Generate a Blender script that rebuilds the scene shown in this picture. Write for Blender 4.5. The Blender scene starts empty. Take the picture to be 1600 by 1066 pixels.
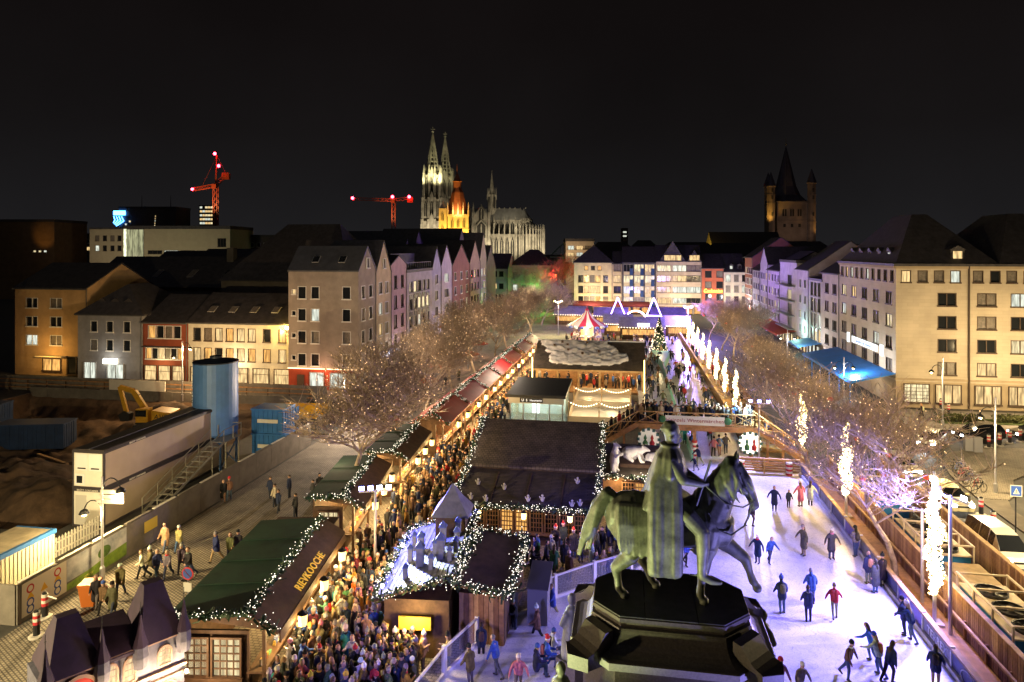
import bpy, bmesh, math, random
import numpy as np
from mathutils import Vector, Matrix
S = bpy.context.scene
C = S.collection
rnd = random.Random(7)
PI = math.pi
# ---------------------------------------------------------------- camera
YAW = math.atan(180 / 1066.667)          # the square's axis is +Y, the camera looks a little to its west
cam = bpy.data.cameras.new('camera'); camo = bpy.data.objects.new('camera', cam); C.objects.link(camo)
cam.lens = 24; cam.sensor_width = 36; cam.shift_y = -143 / 1600; cam.clip_end = 4000; cam.clip_start = 0.3
CAMZ = 19.0
camo.location = (0, 0, CAMZ); camo.rotation_euler = (PI / 2, 0, YAW)
S.camera = camo
# ---------------------------------------------------------------- night sky
w = bpy.data.worlds.new('World'); S.world = w; w.use_nodes = True
nt = w.node_tree; nt.nodes.clear()
out = nt.nodes.new('ShaderNodeOutputWorld'); bg = nt.nodes.new('ShaderNodeBackground')
tc = nt.nodes.new('ShaderNodeTexCoord'); sep = nt.nodes.new('ShaderNodeSeparateXYZ'); ramp = nt.nodes.new('ShaderNodeValToRGB')
nt.links.new(tc.outputs['Generated'], sep.inputs[0]); nt.links.new(sep.outputs['Z'], ramp.inputs[0])
cn = nt.nodes.new('ShaderNodeTexNoise'); cn.inputs['Scale'].default_value = 2.2; cn.inputs['Detail'].default_value = 5; nt.links.new(tc.outputs['Generated'], cn.inputs[0])   # thin lit cloud
cm = nt.nodes.new('ShaderNodeMapRange'); cm.inputs[1].default_value = .3; cm.inputs[2].default_value = .7; cm.inputs[3].default_value = .78; cm.inputs[4].default_value = 1.25; nt.links.new(cn.outputs[0], cm.inputs[0])
cs_ = nt.nodes.new('ShaderNodeVectorMath'); cs_.operation = 'SCALE'; nt.links.new(ramp.outputs[0], cs_.inputs[0]); nt.links.new(cm.outputs[0], cs_.inputs['Scale']); nt.links.new(cs_.outputs[0], bg.inputs[0]); nt.links.new(bg.outputs[0], out.inputs[0])
cr = ramp.color_ramp
cr.elements[0].position = 0.0; cr.elements[0].color = (.0170, .0165, .0180, 1)
cr.elements[1].position = 0.55; cr.elements[1].color = (.0048, .0036, .0036, 1)
for p_, c_ in ((.06, (.0140, .0132, .0142, 1)), (.16, (.0098, .0084, .0086, 1)), (.30, (.0072, .0056, .0056, 1))):
    e_ = cr.elements.new(p_); e_.color = c_
bg.inputs[1].default_value = .29
fill_sun = bpy.data.lights.new('fill_sun', 'SUN'); fill_sun.energy = .02; fill_sun.angle = math.radians(15); fill_sun.color = (.8, .85, 1)  # faint sun added to fill the shadows, stands for no real moon
mo = bpy.data.objects.new('fill_sun', fill_sun); C.objects.link(mo); mo.rotation_euler = (math.radians(35), 0, math.radians(-40))
S.view_settings.view_transform = 'Standard'; S.view_settings.look = 'None'; S.view_settings.exposure = 1.4; S.view_settings.gamma = 1
S.view_settings.use_curve_mapping = False
cy = S.cycles
cy.max_bounces = 4; cy.diffuse_bounces = 2; cy.glossy_bounces = 2; cy.transmission_bounces = 3; cy.transparent_max_bounces = 8; cy.volume_bounces = 0
cy.sample_clamp_indirect = 2.0; cy.caustics_reflective = False; cy.caustics_refractive = False
cy.use_adaptive_sampling = True; cy.adaptive_threshold = .02; cy.use_denoising = True
# ---------------------------------------------------------------- helpers
F_ = 1066.667
def at(px, D):                            # a point seen in photo column px at depth D (x, y)
    xc = (px - 800) / F_ * D
    return xc * math.cos(YAW) - D * math.sin(YAW), xc * math.sin(YAW) + D * math.cos(YAW)
def gp(px, py, z=0.0):                    # the ground (or level z) point of a photo pixel
    D = F_ * (CAMZ - z) / (py - 390)
    x, y = at(px, D); return Vector((x, y, z))
def y_on(X, px):                          # where the plane x = X crosses photo column px
    k = (px - 800) / F_
    return X * (math.cos(YAW) + k * math.sin(YAW)) / (k * math.cos(YAW) - math.sin(YAW))
def z_at(py, D): return CAMZ - (py - 390) / F_ * D

MATS = {}
def mat(name, col, rough=.7, metal=0., var=.0, scale=4., bump=0., emit=None, es=0., spec=.4, sample=False, col2=None, dist=.02, alpha=None, detail=4):
    if name in MATS: return MATS[name]
    m = bpy.data.materials.new(name); m.use_nodes = True; n = m.node_tree.nodes; l = m.node_tree.links
    b = n['Principled BSDF']; b.inputs['Base Color'].default_value = (*col, 1); b.inputs['Roughness'].default_value = rough
    b.inputs['Metallic'].default_value = metal; b.inputs['Specular IOR Level'].default_value = spec
    if var or bump or col2:
        t = n.new('ShaderNodeTexCoord'); nz = n.new('ShaderNodeTexNoise'); nz.inputs['Scale'].default_value = scale; nz.inputs['Detail'].default_value = detail
        nz.inputs['Roughness'].default_value = .65
        l.new(t.outputs['Object'], nz.inputs['Vector'])
        if var or col2:
            r = n.new('ShaderNodeValToRGB'); l.new(nz.outputs['Fac'], r.inputs[0])
            r.color_ramp.elements[0].position = .3; r.color_ramp.elements[1].position = .7
            c0 = tuple(x * (1 - var) for x in col); c1 = col2 if col2 else tuple(min(1, x * (1 + var)) for x in col)
            r.color_ramp.elements[0].color = (*c0, 1); r.color_ramp.elements[1].color = (*c1, 1)
            l.new(r.outputs[0], b.inputs['Base Color'])
        if bump:
            bp = n.new('ShaderNodeBump'); bp.inputs['Strength'].default_value = bump; bp.inputs['Distance'].default_value = dist
            l.new(nz.outputs['Fac'], bp.inputs['Height']); l.new(bp.outputs[0], b.inputs['Normal'])
    if emit:
        b.inputs['Emission Color'].default_value = (*emit, 1); b.inputs['Emission Strength'].default_value = es
        if not sample: m.cycles.emission_sampling = 'NONE'
    if alpha is not None: b.inputs['Alpha'].default_value = alpha
    MATS[name] = m; return m
def brickmat(name, c1, c2, cm, bw, bh, off=.5, mortar=.02, bump=.6, rough=.8, rot=0., coord='Object', axis='XY', var=.25, nscale=.6, dist=.02):
    if name in MATS: return MATS[name]
    m = bpy.data.materials.new(name); m.use_nodes = True; n = m.node_tree.nodes; l = m.node_tree.links
    b = n['Principled BSDF']; b.inputs['Roughness'].default_value = rough
    t = n.new('ShaderNodeTexCoord'); src = t.outputs[coord]
    if axis != 'XY':
        sp = n.new('ShaderNodeSeparateXYZ'); cb = n.new('ShaderNodeCombineXYZ'); l.new(src, sp.inputs[0])
        if axis == 'UZ':                  # x+y against z, for upright faces
            ad = n.new('ShaderNodeMath'); ad.operation = 'ADD'; l.new(sp.outputs[0], ad.inputs[0]); l.new(sp.outputs[1], ad.inputs[1]); l.new(ad.outputs[0], cb.inputs[0])
        else: l.new(sp.outputs['XYZ'.index(axis[0])], cb.inputs[0])
        l.new(sp.outputs[2] if axis[1] == 'Z' else sp.outputs['XYZ'.index(axis[1])], cb.inputs[1]); src = cb.outputs[0]
    mp = n.new('ShaderNodeMapping'); mp.inputs['Rotation'].default_value = (0, 0, rot); l.new(src, mp.inputs[0])
    br = n.new('ShaderNodeTexBrick'); br.offset = off; br.inputs['Scale'].default_value = 1
    br.inputs['Color1'].default_value = (*c1, 1); br.inputs['Color2'].default_value = (*c2, 1); br.inputs['Mortar'].default_value = (*cm, 1)
    br.inputs['Mortar Size'].default_value = mortar; br.inputs['Brick Width'].default_value = bw; br.inputs['Row Height'].default_value = bh
    l.new(mp.outputs[0], br.inputs[0])
    nz = n.new('ShaderNodeTexNoise'); nz.inputs['Scale'].default_value = nscale; nz.inputs['Detail'].default_value = 6; l.new(t.outputs[coord], nz.inputs[0])
    mr = n.new('ShaderNodeMapRange'); mr.inputs[1].default_value = .3; mr.inputs[2].default_value = .7; mr.inputs[3].default_value = 1 - var; mr.inputs[4].default_value = 1 + var
    l.new(nz.outputs[0], mr.inputs[0])
    mx = n.new('ShaderNodeVectorMath'); mx.operation = 'SCALE'; l.new(br.outputs[0], mx.inputs[0]); l.new(mr.outputs[0], mx.inputs['Scale'])
    l.new(mx.outputs[0], b.inputs['Base Color'])
    bp = n.new('ShaderNodeBump'); bp.inputs['Strength'].default_value = bump; bp.inputs['Distance'].default_value = dist; bp.invert = True
    l.new(br.outputs['Fac'], bp.inputs['Height']); l.new(bp.outputs[0], b.inputs['Normal'])
    MATS[name] = m; return m
def attrmat(name, key, rough=.8, var=.25):   # cloth whose colour is the wearer's own (a custom property of the object)
    m = bpy.data.materials.new(name); m.use_nodes = True; n = m.node_tree.nodes; l = m.node_tree.links
    b = n['Principled BSDF']; b.inputs['Roughness'].default_value = rough; b.inputs['Specular IOR Level'].default_value = .25
    a = n.new('ShaderNodeAttribute'); a.attribute_type = 'OBJECT'; a.attribute_name = key
    t = n.new('ShaderNodeTexCoord'); nz = n.new('ShaderNodeTexNoise'); nz.inputs['Scale'].default_value = 9; nz.inputs['Detail'].default_value = 3; l.new(t.outputs['Object'], nz.inputs[0])
    mr = n.new('ShaderNodeMapRange'); mr.inputs[1].default_value = .3; mr.inputs[2].default_value = .7; mr.inputs[3].default_value = 1 - var; mr.inputs[4].default_value = 1 + var; l.new(nz.outputs[0], mr.inputs[0])
    mx = n.new('ShaderNodeVectorMath'); mx.operation = 'SCALE'; l.new(a.outputs['Color'], mx.inputs[0]); l.new(mr.outputs[0], mx.inputs['Scale']); l.new(mx.outputs[0], b.inputs['Base Color'])
    bp = n.new('ShaderNodeBump'); bp.inputs['Strength'].default_value = .5; bp.inputs['Distance'].default_value = .02; l.new(nz.outputs[0], bp.inputs['Height']); l.new(bp.outputs[0], b.inputs['Normal'])
    MATS[name] = m; return m
def litmat(name, col, st, s2=1.6):            # a lit window: uneven warm room light behind the pane
    if name in MATS: return MATS[name]
    m = bpy.data.materials.new(name); m.use_nodes = True; n = m.node_tree.nodes; l = m.node_tree.links
    b = n['Principled BSDF']; b.inputs['Base Color'].default_value = (.03, .03, .03, 1); b.inputs['Roughness'].default_value = .15
    t = n.new('ShaderNodeTexCoord'); nz = n.new('ShaderNodeTexNoise'); nz.inputs['Scale'].default_value = s2; nz.inputs['Detail'].default_value = 2
    oi = n.new('ShaderNodeObjectInfo'); ad = n.new('ShaderNodeVectorMath'); ad.operation = 'ADD'; l.new(t.outputs['Object'], ad.inputs[0]); 
    mu = n.new('ShaderNodeMath'); mu.operation = 'MULTIPLY'; mu.inputs[1].default_value = 40; l.new(oi.outputs['Random'], mu.inputs[0]); l.new(mu.outputs[0], ad.inputs[1])
    mp = n.new('ShaderNodeMapping'); mp.inputs['Scale'].default_value = (2.6, 2.6, .45); l.new(ad.outputs[0], mp.inputs[0]); l.new(mp.outputs[0], nz.inputs[0])   # hangs like curtains
    r = n.new('ShaderNodeValToRGB'); r.color_ramp.elements[0].position = .34; r.color_ramp.elements[1].position = .66
    r.color_ramp.elements[0].color = tuple(x * .34 for x in col) + (1,); r.color_ramp.elements[1].color = (*col, 1)
    l.new(nz.outputs[0], r.inputs[0]); l.new(r.outputs[0], b.inputs['Emission Color']); b.inputs['Emission Strength'].default_value = st
    m.cycles.emission_sampling = 'NONE'
    MATS[name] = m; return m

class MB:
    def __init__(s): s.v = []; s.f = []; s.m = []
    def add(s, vs, fs, mi=0):
        o = len(s.v); s.v.extend([tuple(v) for v in vs]); s.f.extend([tuple(i + o for i in f) for f in fs]); s.m.extend([mi] * len(fs)); return s
    def box(s, x0, y0, z0, x1, y1, z1, mi=0, T=None):
        vs = [(x, y, z) for z in (z0, z1) for y in (y0, y1) for x in (x0, x1)]
        if T is not None: vs = [T @ Vector(v) for v in vs]
        return s.add(vs, [(0, 2, 3, 1), (4, 5, 7, 6), (0, 1, 5, 4), (2, 6, 7, 3), (0, 4, 6, 2), (1, 3, 7, 5)], mi)
    def bar(s, p, q, wd, h=None, mi=0, up=(0, 0, 1)):      # rectangular bar from p to q
        p = Vector(p); q = Vector(q); d = (q - p).normalized(); u = Vector(up)
        if abs(d.dot(u)) > .98: u = Vector((1, 0, 0))
        a = d.cross(u).normalized(); b = a.cross(d); h = h or wd; a = a * wd / 2; b = b * h / 2
        vs = [p - a - b, p + a - b, p + a + b, p - a + b, q - a - b, q + a - b, q + a + b, q - a + b]
        return s.add(vs, [(0, 1, 2, 3), (7, 6, 5, 4), (0, 4, 5, 1), (1, 5, 6, 2), (2, 6, 7, 3), (3, 7, 4, 0)], mi)
    def cyl(s, p, q, r0, r1=None, n=8, mi=0, caps=True):
        p = Vector(p); q = Vector(q); r1 = r0 if r1 is None else r1; d = (q - p).normalized(); u = Vector((0, 0, 1)) if abs(d.z) < .95 else Vector((1, 0, 0))
        a = d.cross(u).normalized(); b = d.cross(a); vs = []
        for c, r in ((p, r0), (q, r1)):
            for i in range(n):
                t = 2 * PI * i / n; vs.append(c + a * (r * math.cos(t)) + b * (r * math.sin(t)))
        fs = [(i, i + n, (i + 1) % n + n, (i + 1) % n) for i in range(n)]
        if caps: fs += [tuple(range(n)), tuple(range(2 * n - 1, n - 1, -1))]
        return s.add(vs, fs, mi)
    def tube(s, pts, r, n=6, mi=0):
        for i in range(len(pts) - 1): s.cyl(pts[i], pts[i + 1], r if not isinstance(r, (list, tuple)) else r[i], r if not isinstance(r, (list, tuple)) else r[i + 1], n, mi, caps=True)
        return s
    def lathe(s, prof, n=12, c=(0, 0, 0), mi=0, a0=0):
        vs = []
        for r, z in prof:
            for i in range(n):
                t = 2 * PI * i / n + a0; vs.append((c[0] + r * math.cos(t), c[1] + r * math.sin(t), c[2] + z))
        fs = []
        for k in range(len(prof) - 1):
            for i in range(n): fs.append((k * n + i, k * n + (i + 1) % n, (k + 1) * n + (i + 1) % n, (k + 1) * n + i))
        fs += [tuple(range(n - 1, -1, -1)), tuple((len(prof) - 1) * n + i for i in range(n))]
        return s.add(vs, fs, mi)
    def prism(s, poly, z0, z1, mi=0, T=None):
        n = len(poly); vs = [(x, y, z0) for x, y in poly] + [(x, y, z1) for x, y in poly]
        if T is not None: vs = [T @ Vector(v) for v in vs]
        return s.add(vs, [tuple(range(n - 1, -1, -1)), tuple(range(n, 2 * n))] + [(i, (i + 1) % n, (i + 1) % n + n, i + n) for i in range(n)], mi)
    def poly(s, *vs, mi=0): return s.add(vs, [tuple(range(len(vs)))], mi)
    def octa(s, c, r, mi=0):
        x, y, z = c
        return s.add([(x + r, y, z), (x - r, y, z), (x, y + r, z), (x, y - r, z), (x, y, z + r), (x, y, z - r)],
                     [(0, 2, 4), (2, 1, 4), (1, 3, 4), (3, 0, 4), (2, 0, 5), (1, 2, 5), (3, 1, 5), (0, 3, 5)], mi)
    def ball(s, c, r, nu=8, nv=6, mi=0, sc=(1, 1, 1)):
        prof = [(max(.001, math.sin(PI * k / nv)) * r, -math.cos(PI * k / nv) * r) for k in range(nv + 1)]
        o = len(s.v); s.lathe(prof, nu, (0, 0, 0), mi)
        for i in range(o, len(s.v)): x, y, z = s.v[i]; s.v[i] = (c[0] + x * sc[0], c[1] + y * sc[1], c[2] + z * sc[2])
        return s
    def xf(s, T): s.v = [tuple(T @ Vector(v)) for v in s.v]; return s
    def mesh(s, name, mats):
        me = bpy.data.meshes.new(name); me.from_pydata(s.v, [], s.f)
        for m in (mats if isinstance(mats, (list, tuple)) else [mats]): me.materials.append(m)
        if any(s.m): me.polygons.foreach_set('material_index', s.m)
        return me
    def obj(s, name, mats, parent=None, smooth=False, mw=None):
        me = s.mesh(name, mats)
        if smooth: me.polygons.foreach_set('use_smooth', [True] * len(me.polygons))
        return link(name, me, parent, mw)
def link(name, me, parent=None, mw=None):
    o = bpy.data.objects.new(name, me); C.objects.link(o)
    if parent is not None: o.parent = parent
    if mw is not None: o.matrix_local = mw
    return o
def tag(o, label, cat, group=None, kind=None):
    if label: o['label'] = label
    if cat: o['category'] = cat
    if group: o['group'] = group
    if kind: o['kind'] = kind
    return o
def thing(name, label, cat, loc=(0, 0, 0), rz=0, group=None):
    o = bpy.data.objects.new(name, None); C.objects.link(o); o.location = loc; o.rotation_euler = (0, 0, rz); o.empty_display_size = .2
    return tag(o, label, cat, group)
def struct(o): o['kind'] = 'structure'; return o
def stuff(o): o['kind'] = 'stuff'; return o
def PM(o): return Matrix.LocRotScale(o.location, o.rotation_euler, o.scale)     # world matrix of a top-level thing
def lamp(name, kind, loc, power, col, parent=None, size=.15, aim=None, angle=80, blend=.6):
    d = bpy.data.lights.new(name, kind); d.energy = power; d.color = col
    if kind != 'SUN': d.shadow_soft_size = size
    o = bpy.data.objects.new(name, d); C.objects.link(o); o.location = loc
    if kind == 'SPOT':
        d.spot_size = math.radians(angle); d.spot_blend = blend
        o.rotation_euler = (Vector(aim) - Vector(loc)).to_track_quat('-Z', 'Y').to_euler()
    if parent is not None:
        o.parent = parent; o.matrix_parent_inverse = PM(parent).inverted()
    return o
def text(body, size, m, parent, mw, ext=.01, align='CENTER', name='lettering', shear=0, xs=1.0):
    cu = bpy.data.curves.new(name, 'FONT'); cu.body = body; cu.size = size; cu.extrude = ext; cu.align_x = align; cu.align_y = 'CENTER'; cu.shear = shear
    cu.resolution_u = 2; cu.space_character = 1.08; cu.materials.append(m)
    o = bpy.data.objects.new('tmp', cu); C.objects.link(o); me = bpy.data.meshes.new_from_object(o); me.name = name
    bpy.data.objects.remove(o); me.materials.clear(); me.materials.append(m)
    return stuff(link(name, me, parent, mw @ Matrix.Diagonal((xs, 1, 1, 1))))
def frame(o, xdir, zdir):                    # matrix with given local x and z (text faces local z)
    x = Vector(xdir).normalized(); z = Vector(zdir).normalized(); y = z.cross(x).normalized(); x = y.cross(z)
    return Matrix(((x.x, y.x, z.x, o[0]), (x.y, y.y, z.y, o[1]), (x.z, y.z, z.z, o[2]), (0, 0, 0, 1)))
def RZ(x, y, z, a): return Matrix.Translation((x, y, z)) @ Matrix.Rotation(a, 4, 'Z')
bulb = mat('bulb_warm', (1, .9, .7), emit=(1, .80, .48), es=3.2)
bulbw = mat('bulb_white', (1, 1, .95), emit=(1, .92, .70), es=1.5)
needle = mat('fir_needles', (.02, .05, .02), var=.4, scale=9)
def garland(pts, parent, dens=22, rad=.20, br=.022, bm=None, seed=1, needles=26):
    r = random.Random(seed); mb = MB()
    for i in range(len(pts) - 1):
        p = Vector(pts[i]); q = Vector(pts[i + 1]); L = (q - p).length
        for k in range(int(L * needles)):
            c = p.lerp(q, r.random()) + Vector((r.gauss(0, rad * .6), r.gauss(0, rad * .6), r.gauss(0, rad * .5)))
            a = Vector((r.uniform(-1, 1), r.uniform(-1, 1), r.uniform(-1, 1))).normalized() * .16; b = Vector((r.uniform(-1, 1), r.uniform(-1, 1), r.uniform(-1, 1))).normalized() * .05
            mb.add([c - a - b, c + a - b, c + a + b, c - a + b], [(0, 1, 2, 3)], 0)
        for k in range(int(L * dens)):
            c = p.lerp(q, r.random()) + Vector((r.gauss(0, rad * .75), r.gauss(0, rad * .75), r.gauss(.03, rad * .6)))
            mb.octa(c, br * r.uniform(.7, 1.25), 1)
    o = mb.obj('garland', [needle, bm or bulbw], parent); o['kind'] = 'stuff'; return o
# ---------------------------------------------------------------- solid modelling by voxel union
def cap(mb, a, b, ra, rb, n=10, sc=None, mi=0):
    """closed round cone from a to b"""
    a = Vector(a); b = Vector(b); d = b - a; L = d.length
    if L < 1e-5: d = Vector((0, 0, 1)); L = 1e-4
    d = d.normalized(); u = Vector((0, 1, 0)) if abs(d.y) < .9 else Vector((1, 0, 0)); x = d.cross(u).normalized(); y = d.cross(x)
    sx, sy = sc or (1, 1)
    rings = [(a, ra, -.999), (a, ra, -.7), (a, ra, 0), (b, rb, 0), (b, rb, .7), (b, rb, .999)]; vs = []
    for c, r, h in rings:
        rr = r * math.sqrt(max(0, 1 - h * h)) + 1e-4
        for i in range(n):
            t = 2 * PI * i / n; vs.append(c + d * (h * r) + x * (rr * math.cos(t) * sx) + y * (rr * math.sin(t) * sy))
    fs = [(k * n + i, k * n + (i + 1) % n, (k + 1) * n + (i + 1) % n, (k + 1) * n + i) for k in range(5) for i in range(n)] + [tuple(range(n - 1, -1, -1)), tuple(5 * n + i for i in range(n))]
    fs = [tuple(reversed(f)) for f in fs]
    return mb.add(vs, fs, mi)
S2 = bpy.data.scenes.new('workshop')      # scratch scene for the voxel unions, removed at the end
def fuse(mb, voxel, smooth_it=2, name='body'):
    o = bpy.data.objects.new('tmp', mb.mesh('tmp', [])); S2.collection.objects.link(o); m = o.modifiers.new('r', 'REMESH'); m.mode = 'VOXEL'; m.voxel_size = voxel; m.adaptivity = 0
    if smooth_it: k = o.modifiers.new('s', 'SMOOTH'); k.factor = .5; k.iterations = smooth_it
    S2.view_layers[0].update(); me = bpy.data.meshes.new_from_object(o.evaluated_get(S2.view_layers[0].depsgraph)); me.name = name
    old = o.data; bpy.data.objects.remove(o); bpy.data.meshes.remove(old)
    me.polygons.foreach_set('use_smooth', [True] * len(me.polygons)); return me
def zones(me, segs, mats):                    # material of each face = zone of the nearest limb; segs: (a, b, ra, rb, zone)
    n = len(me.polygons); c = np.empty(n * 3); me.polygons.foreach_get('center', c); c = c.reshape(-1, 3)
    best = np.full(n, 1e9); idx = np.zeros(n, int)
    for a, b, ra, rb, z in segs:
        a = np.array(a, float); b = np.array(b, float); d = b - a; L2 = max(1e-9, d @ d); t = np.clip(((c - a) @ d) / L2, 0, 1)
        dist = np.linalg.norm(c - (a + t[:, None] * d), axis=1) - (ra + (rb - ra) * t)
        k = dist < best; best[k] = dist[k]; idx[k] = z
    me.materials.clear()
    for m in mats: me.materials.append(m)
    me.polygons.foreach_set('material_index', idx)
# ================================================================ ground
def x_on(Y, px):
    k = (px - 800) / F_; return Y * (k * math.cos(YAW) - math.sin(YAW)) / (math.cos(YAW) + k * math.sin(YAW))
def grid_holes(mb, x0, z0, x1, z1, holes, fn, mi=0):
    """flat sheet with rectangular openings; fn(x, z) gives the 3-D point"""
    xs = sorted({x0, x1, *[h[0] for h in holes], *[h[2] for h in holes]}); zs = sorted({z0, z1, *[h[1] for h in holes], *[h[3] for h in holes]})
    for i in range(len(xs) - 1):
        for j in range(len(zs) - 1):
            cx = (xs[i] + xs[i + 1]) / 2; cz = (zs[j] + zs[j + 1]) / 2
            if any(h[0] < cx < h[2] and h[1] < cz < h[3] for h in holes): continue
            mb.add([fn(xs[i], zs[j]), fn(xs[i + 1], zs[j]), fn(xs[i + 1], zs[j + 1]), fn(xs[i], zs[j + 1])], [(0, 1, 2, 3)], mi)
asphalt = mat('asphalt', (.05, .048, .045), .75, var=.35, scale=1.2, bump=.25)
PIT = (-78., 40., -38., 79.)
g = MB(); grid_holes(g, -1500, -300, 1500, 2500, [PIT], lambda x, y: (x, y, 0)); struct(g.obj('ground', asphalt))
cobble = brickmat('cobbles', (.20, .17, .13), (.27, .235, .18), (.07, .06, .05), .22, .16, mortar=.03, bump=1., rot=.5, var=.35, nscale=.5, dist=.03)
sett = brickmat('plaza_setts', (.20, .175, .15), (.26, .23, .20), (.09, .08, .07), .3, .2, mortar=.025, bump=.8, var=.3, nscale=.25)
struct(MB().poly((-30.2, 8, .004), (-19.5, 8, .004), (-21.5, 62, .004), (-30.2, 80, .004)).obj('cobbled_street', cobble))
struct(MB().poly((-19.5, 8, .005), (15, 8, .005), (15, 205, .005), (-34, 205, .005), (-34, 80.5, .005), (-30.2, 80.2, .005), (-21.5, 62, .005)).obj('plaza_paving', sett))
pave = brickmat('pavement_slabs', (.17, .155, .14), (.21, .19, .17), (.08, .075, .07), .6, .6, off=0, mortar=.012, bump=.4)
struct(MB().box(-92, 80.2, 0, -35.4, 88, .12).obj('pavement', pave)); struct(MB().box(25.5, 78, 0, 70, 87.4, .12).obj('pavement.001', pave))
# construction pit: churned soil below street level
soil = mat('soil', (.075, .045, .026), .95, var=.45, scale=.8, bump=1., dist=.12)
pm = MB(); N = 110; r = random.Random(3); hs = [(r.uniform(-76, -40), r.uniform(43, 76), r.uniform(2, 5), r.uniform(.6, 1.7)) for _ in range(16)] + [(-44, 46, 4.5, 2.6), (-52, 52, 5, 1.8), (-42.5, 55, 3, 1.6)]
from mathutils import noise as mnoise
def mnz(x, y): return mnoise.fractal(Vector((x * .6, y * .6, 0)), .9, 2., 5)
def pz(x, y):
    e = min(x - PIT[0], PIT[2] - x, y - PIT[1], PIT[3] - y); z = -2.6
    for hx, hy, s, h in hs: z += h * math.exp(-((x - hx) ** 2 + (y - hy) ** 2) / (s * s))
    z += .35 * mnz(x, y) + .22 * math.sin(x * 1.7 + y) * math.sin(y * 1.3 - x * .6) + .15 * math.sin(3.1 * x) * math.sin(2.7 * y)
    k = max(0, min(1, e / 2.2)); return z * k - .02 * (1 - k)
vs = []; fs = []
for j in range(N + 1):
    for i in range(N + 1):
        x = PIT[0] + (PIT[2] - PIT[0]) * i / N; y = PIT[1] + (PIT[3] - PIT[1]) * j / N; vs.append((x, y, pz(x, y)))
for j in range(N):
    for i in range(N): a = j * (N + 1) + i; fs.append((a, a + 1, a + N + 2, a + N + 1))
pm.add(vs, fs); struct(pm.obj('construction_pit_ground', soil, smooth=True))
# ================================================================ buildings
glass = mat('dark_glass', (.015, .017, .02), .08, spec=.6)
curtain = mat('curtained_glass', (.16, .14, .12), .4, var=.4, scale=3)
LIT = [litmat('lit_warm', (1, .68, .30), .5), litmat('lit_cream', (1, .82, .46), .52), litmat('lit_white', (.9, .95, .80), .45)]
LITO = [litmat('lit_amber', (1, .50, .13), .5), LIT[0]]
white = mat('window_white', (.62, .60, .57), .6); brownf = mat('window_brown', (.07, .045, .03), .6); greyf = mat('window_grey', (.25, .25, .26), .6)
WC = {}
def win_mesh(w, h, style, fm):
    k = ('f', round(w, 2), round(h, 2), style, fm.name)
    if k not in WC:
        b = MB(); t = .09; d0, d1 = -.03, .12
        b.box(-t, d0, -t, 0, d1, h + t); b.box(w, d0, -t, w + t, d1, h + t); b.box(0, d0, h, w, d1, h + t); b.box(-t - .06, d0 - .09, -t - .08, w + t + .06, d1, -.001)
        if style in 'dq': b.box(w / 2 - .05, .04, 0, w / 2 + .05, .14, h)
        if style == 't':
            for f in (1 / 3, 2 / 3): b.box(w * f - .05, .04, 0, w * f + .05, .14, h)
        if style in 'qc': b.box(0, .05, h * .62 - .03, w, .13, h * .62 + .03)
        if style == 'g':
            for f in (.25, .5, .75): b.box(w * f - .025, .05, 0, w * f + .025, .11, h)
            for f in (.2, .4, .6, .8): b.box(0, .055, h * f - .025, w, .105, h * f + .025)
        WC[k] = b.mesh('window', fm)
    return WC[k]
def pane_mesh(w, h, pm):
    k = ('p', round(w, 2), round(h, 2), pm.name)
    if k not in WC: WC[k] = MB().poly((0, .15, 0), (w, .15, 0), (w, .15, h), (0, .15, h)).mesh('pane', pm)
    return WC[k]
def pick(p, lits=None):
    x = rnd.random()
    if x < p: return rnd.choice(lits or LIT)
    return glass if x < p + (1 - p) * .6 else curtain
def window(parent, T, w, h, style='s', fm=None, pm=None, p=.25, lits=None):
    o = link('window', win_mesh(w, h, style, fm or white), parent, T); link('pane', pane_mesh(w, h, pm or pick(p, lits)), o); return o
def swindow(parent, T, *a, **k): return window(parent, T @ Matrix.Translation((0, -.17, 0)), *a, **k)
def faceT(face, W, Dp):
    return {'front': Matrix.Identity(4), 'right': RZ(W, 0, 0, PI / 2), 'left': RZ(0, Dp, 0, -PI / 2), 'back': RZ(W, Dp, 0, PI)}[face]
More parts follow.
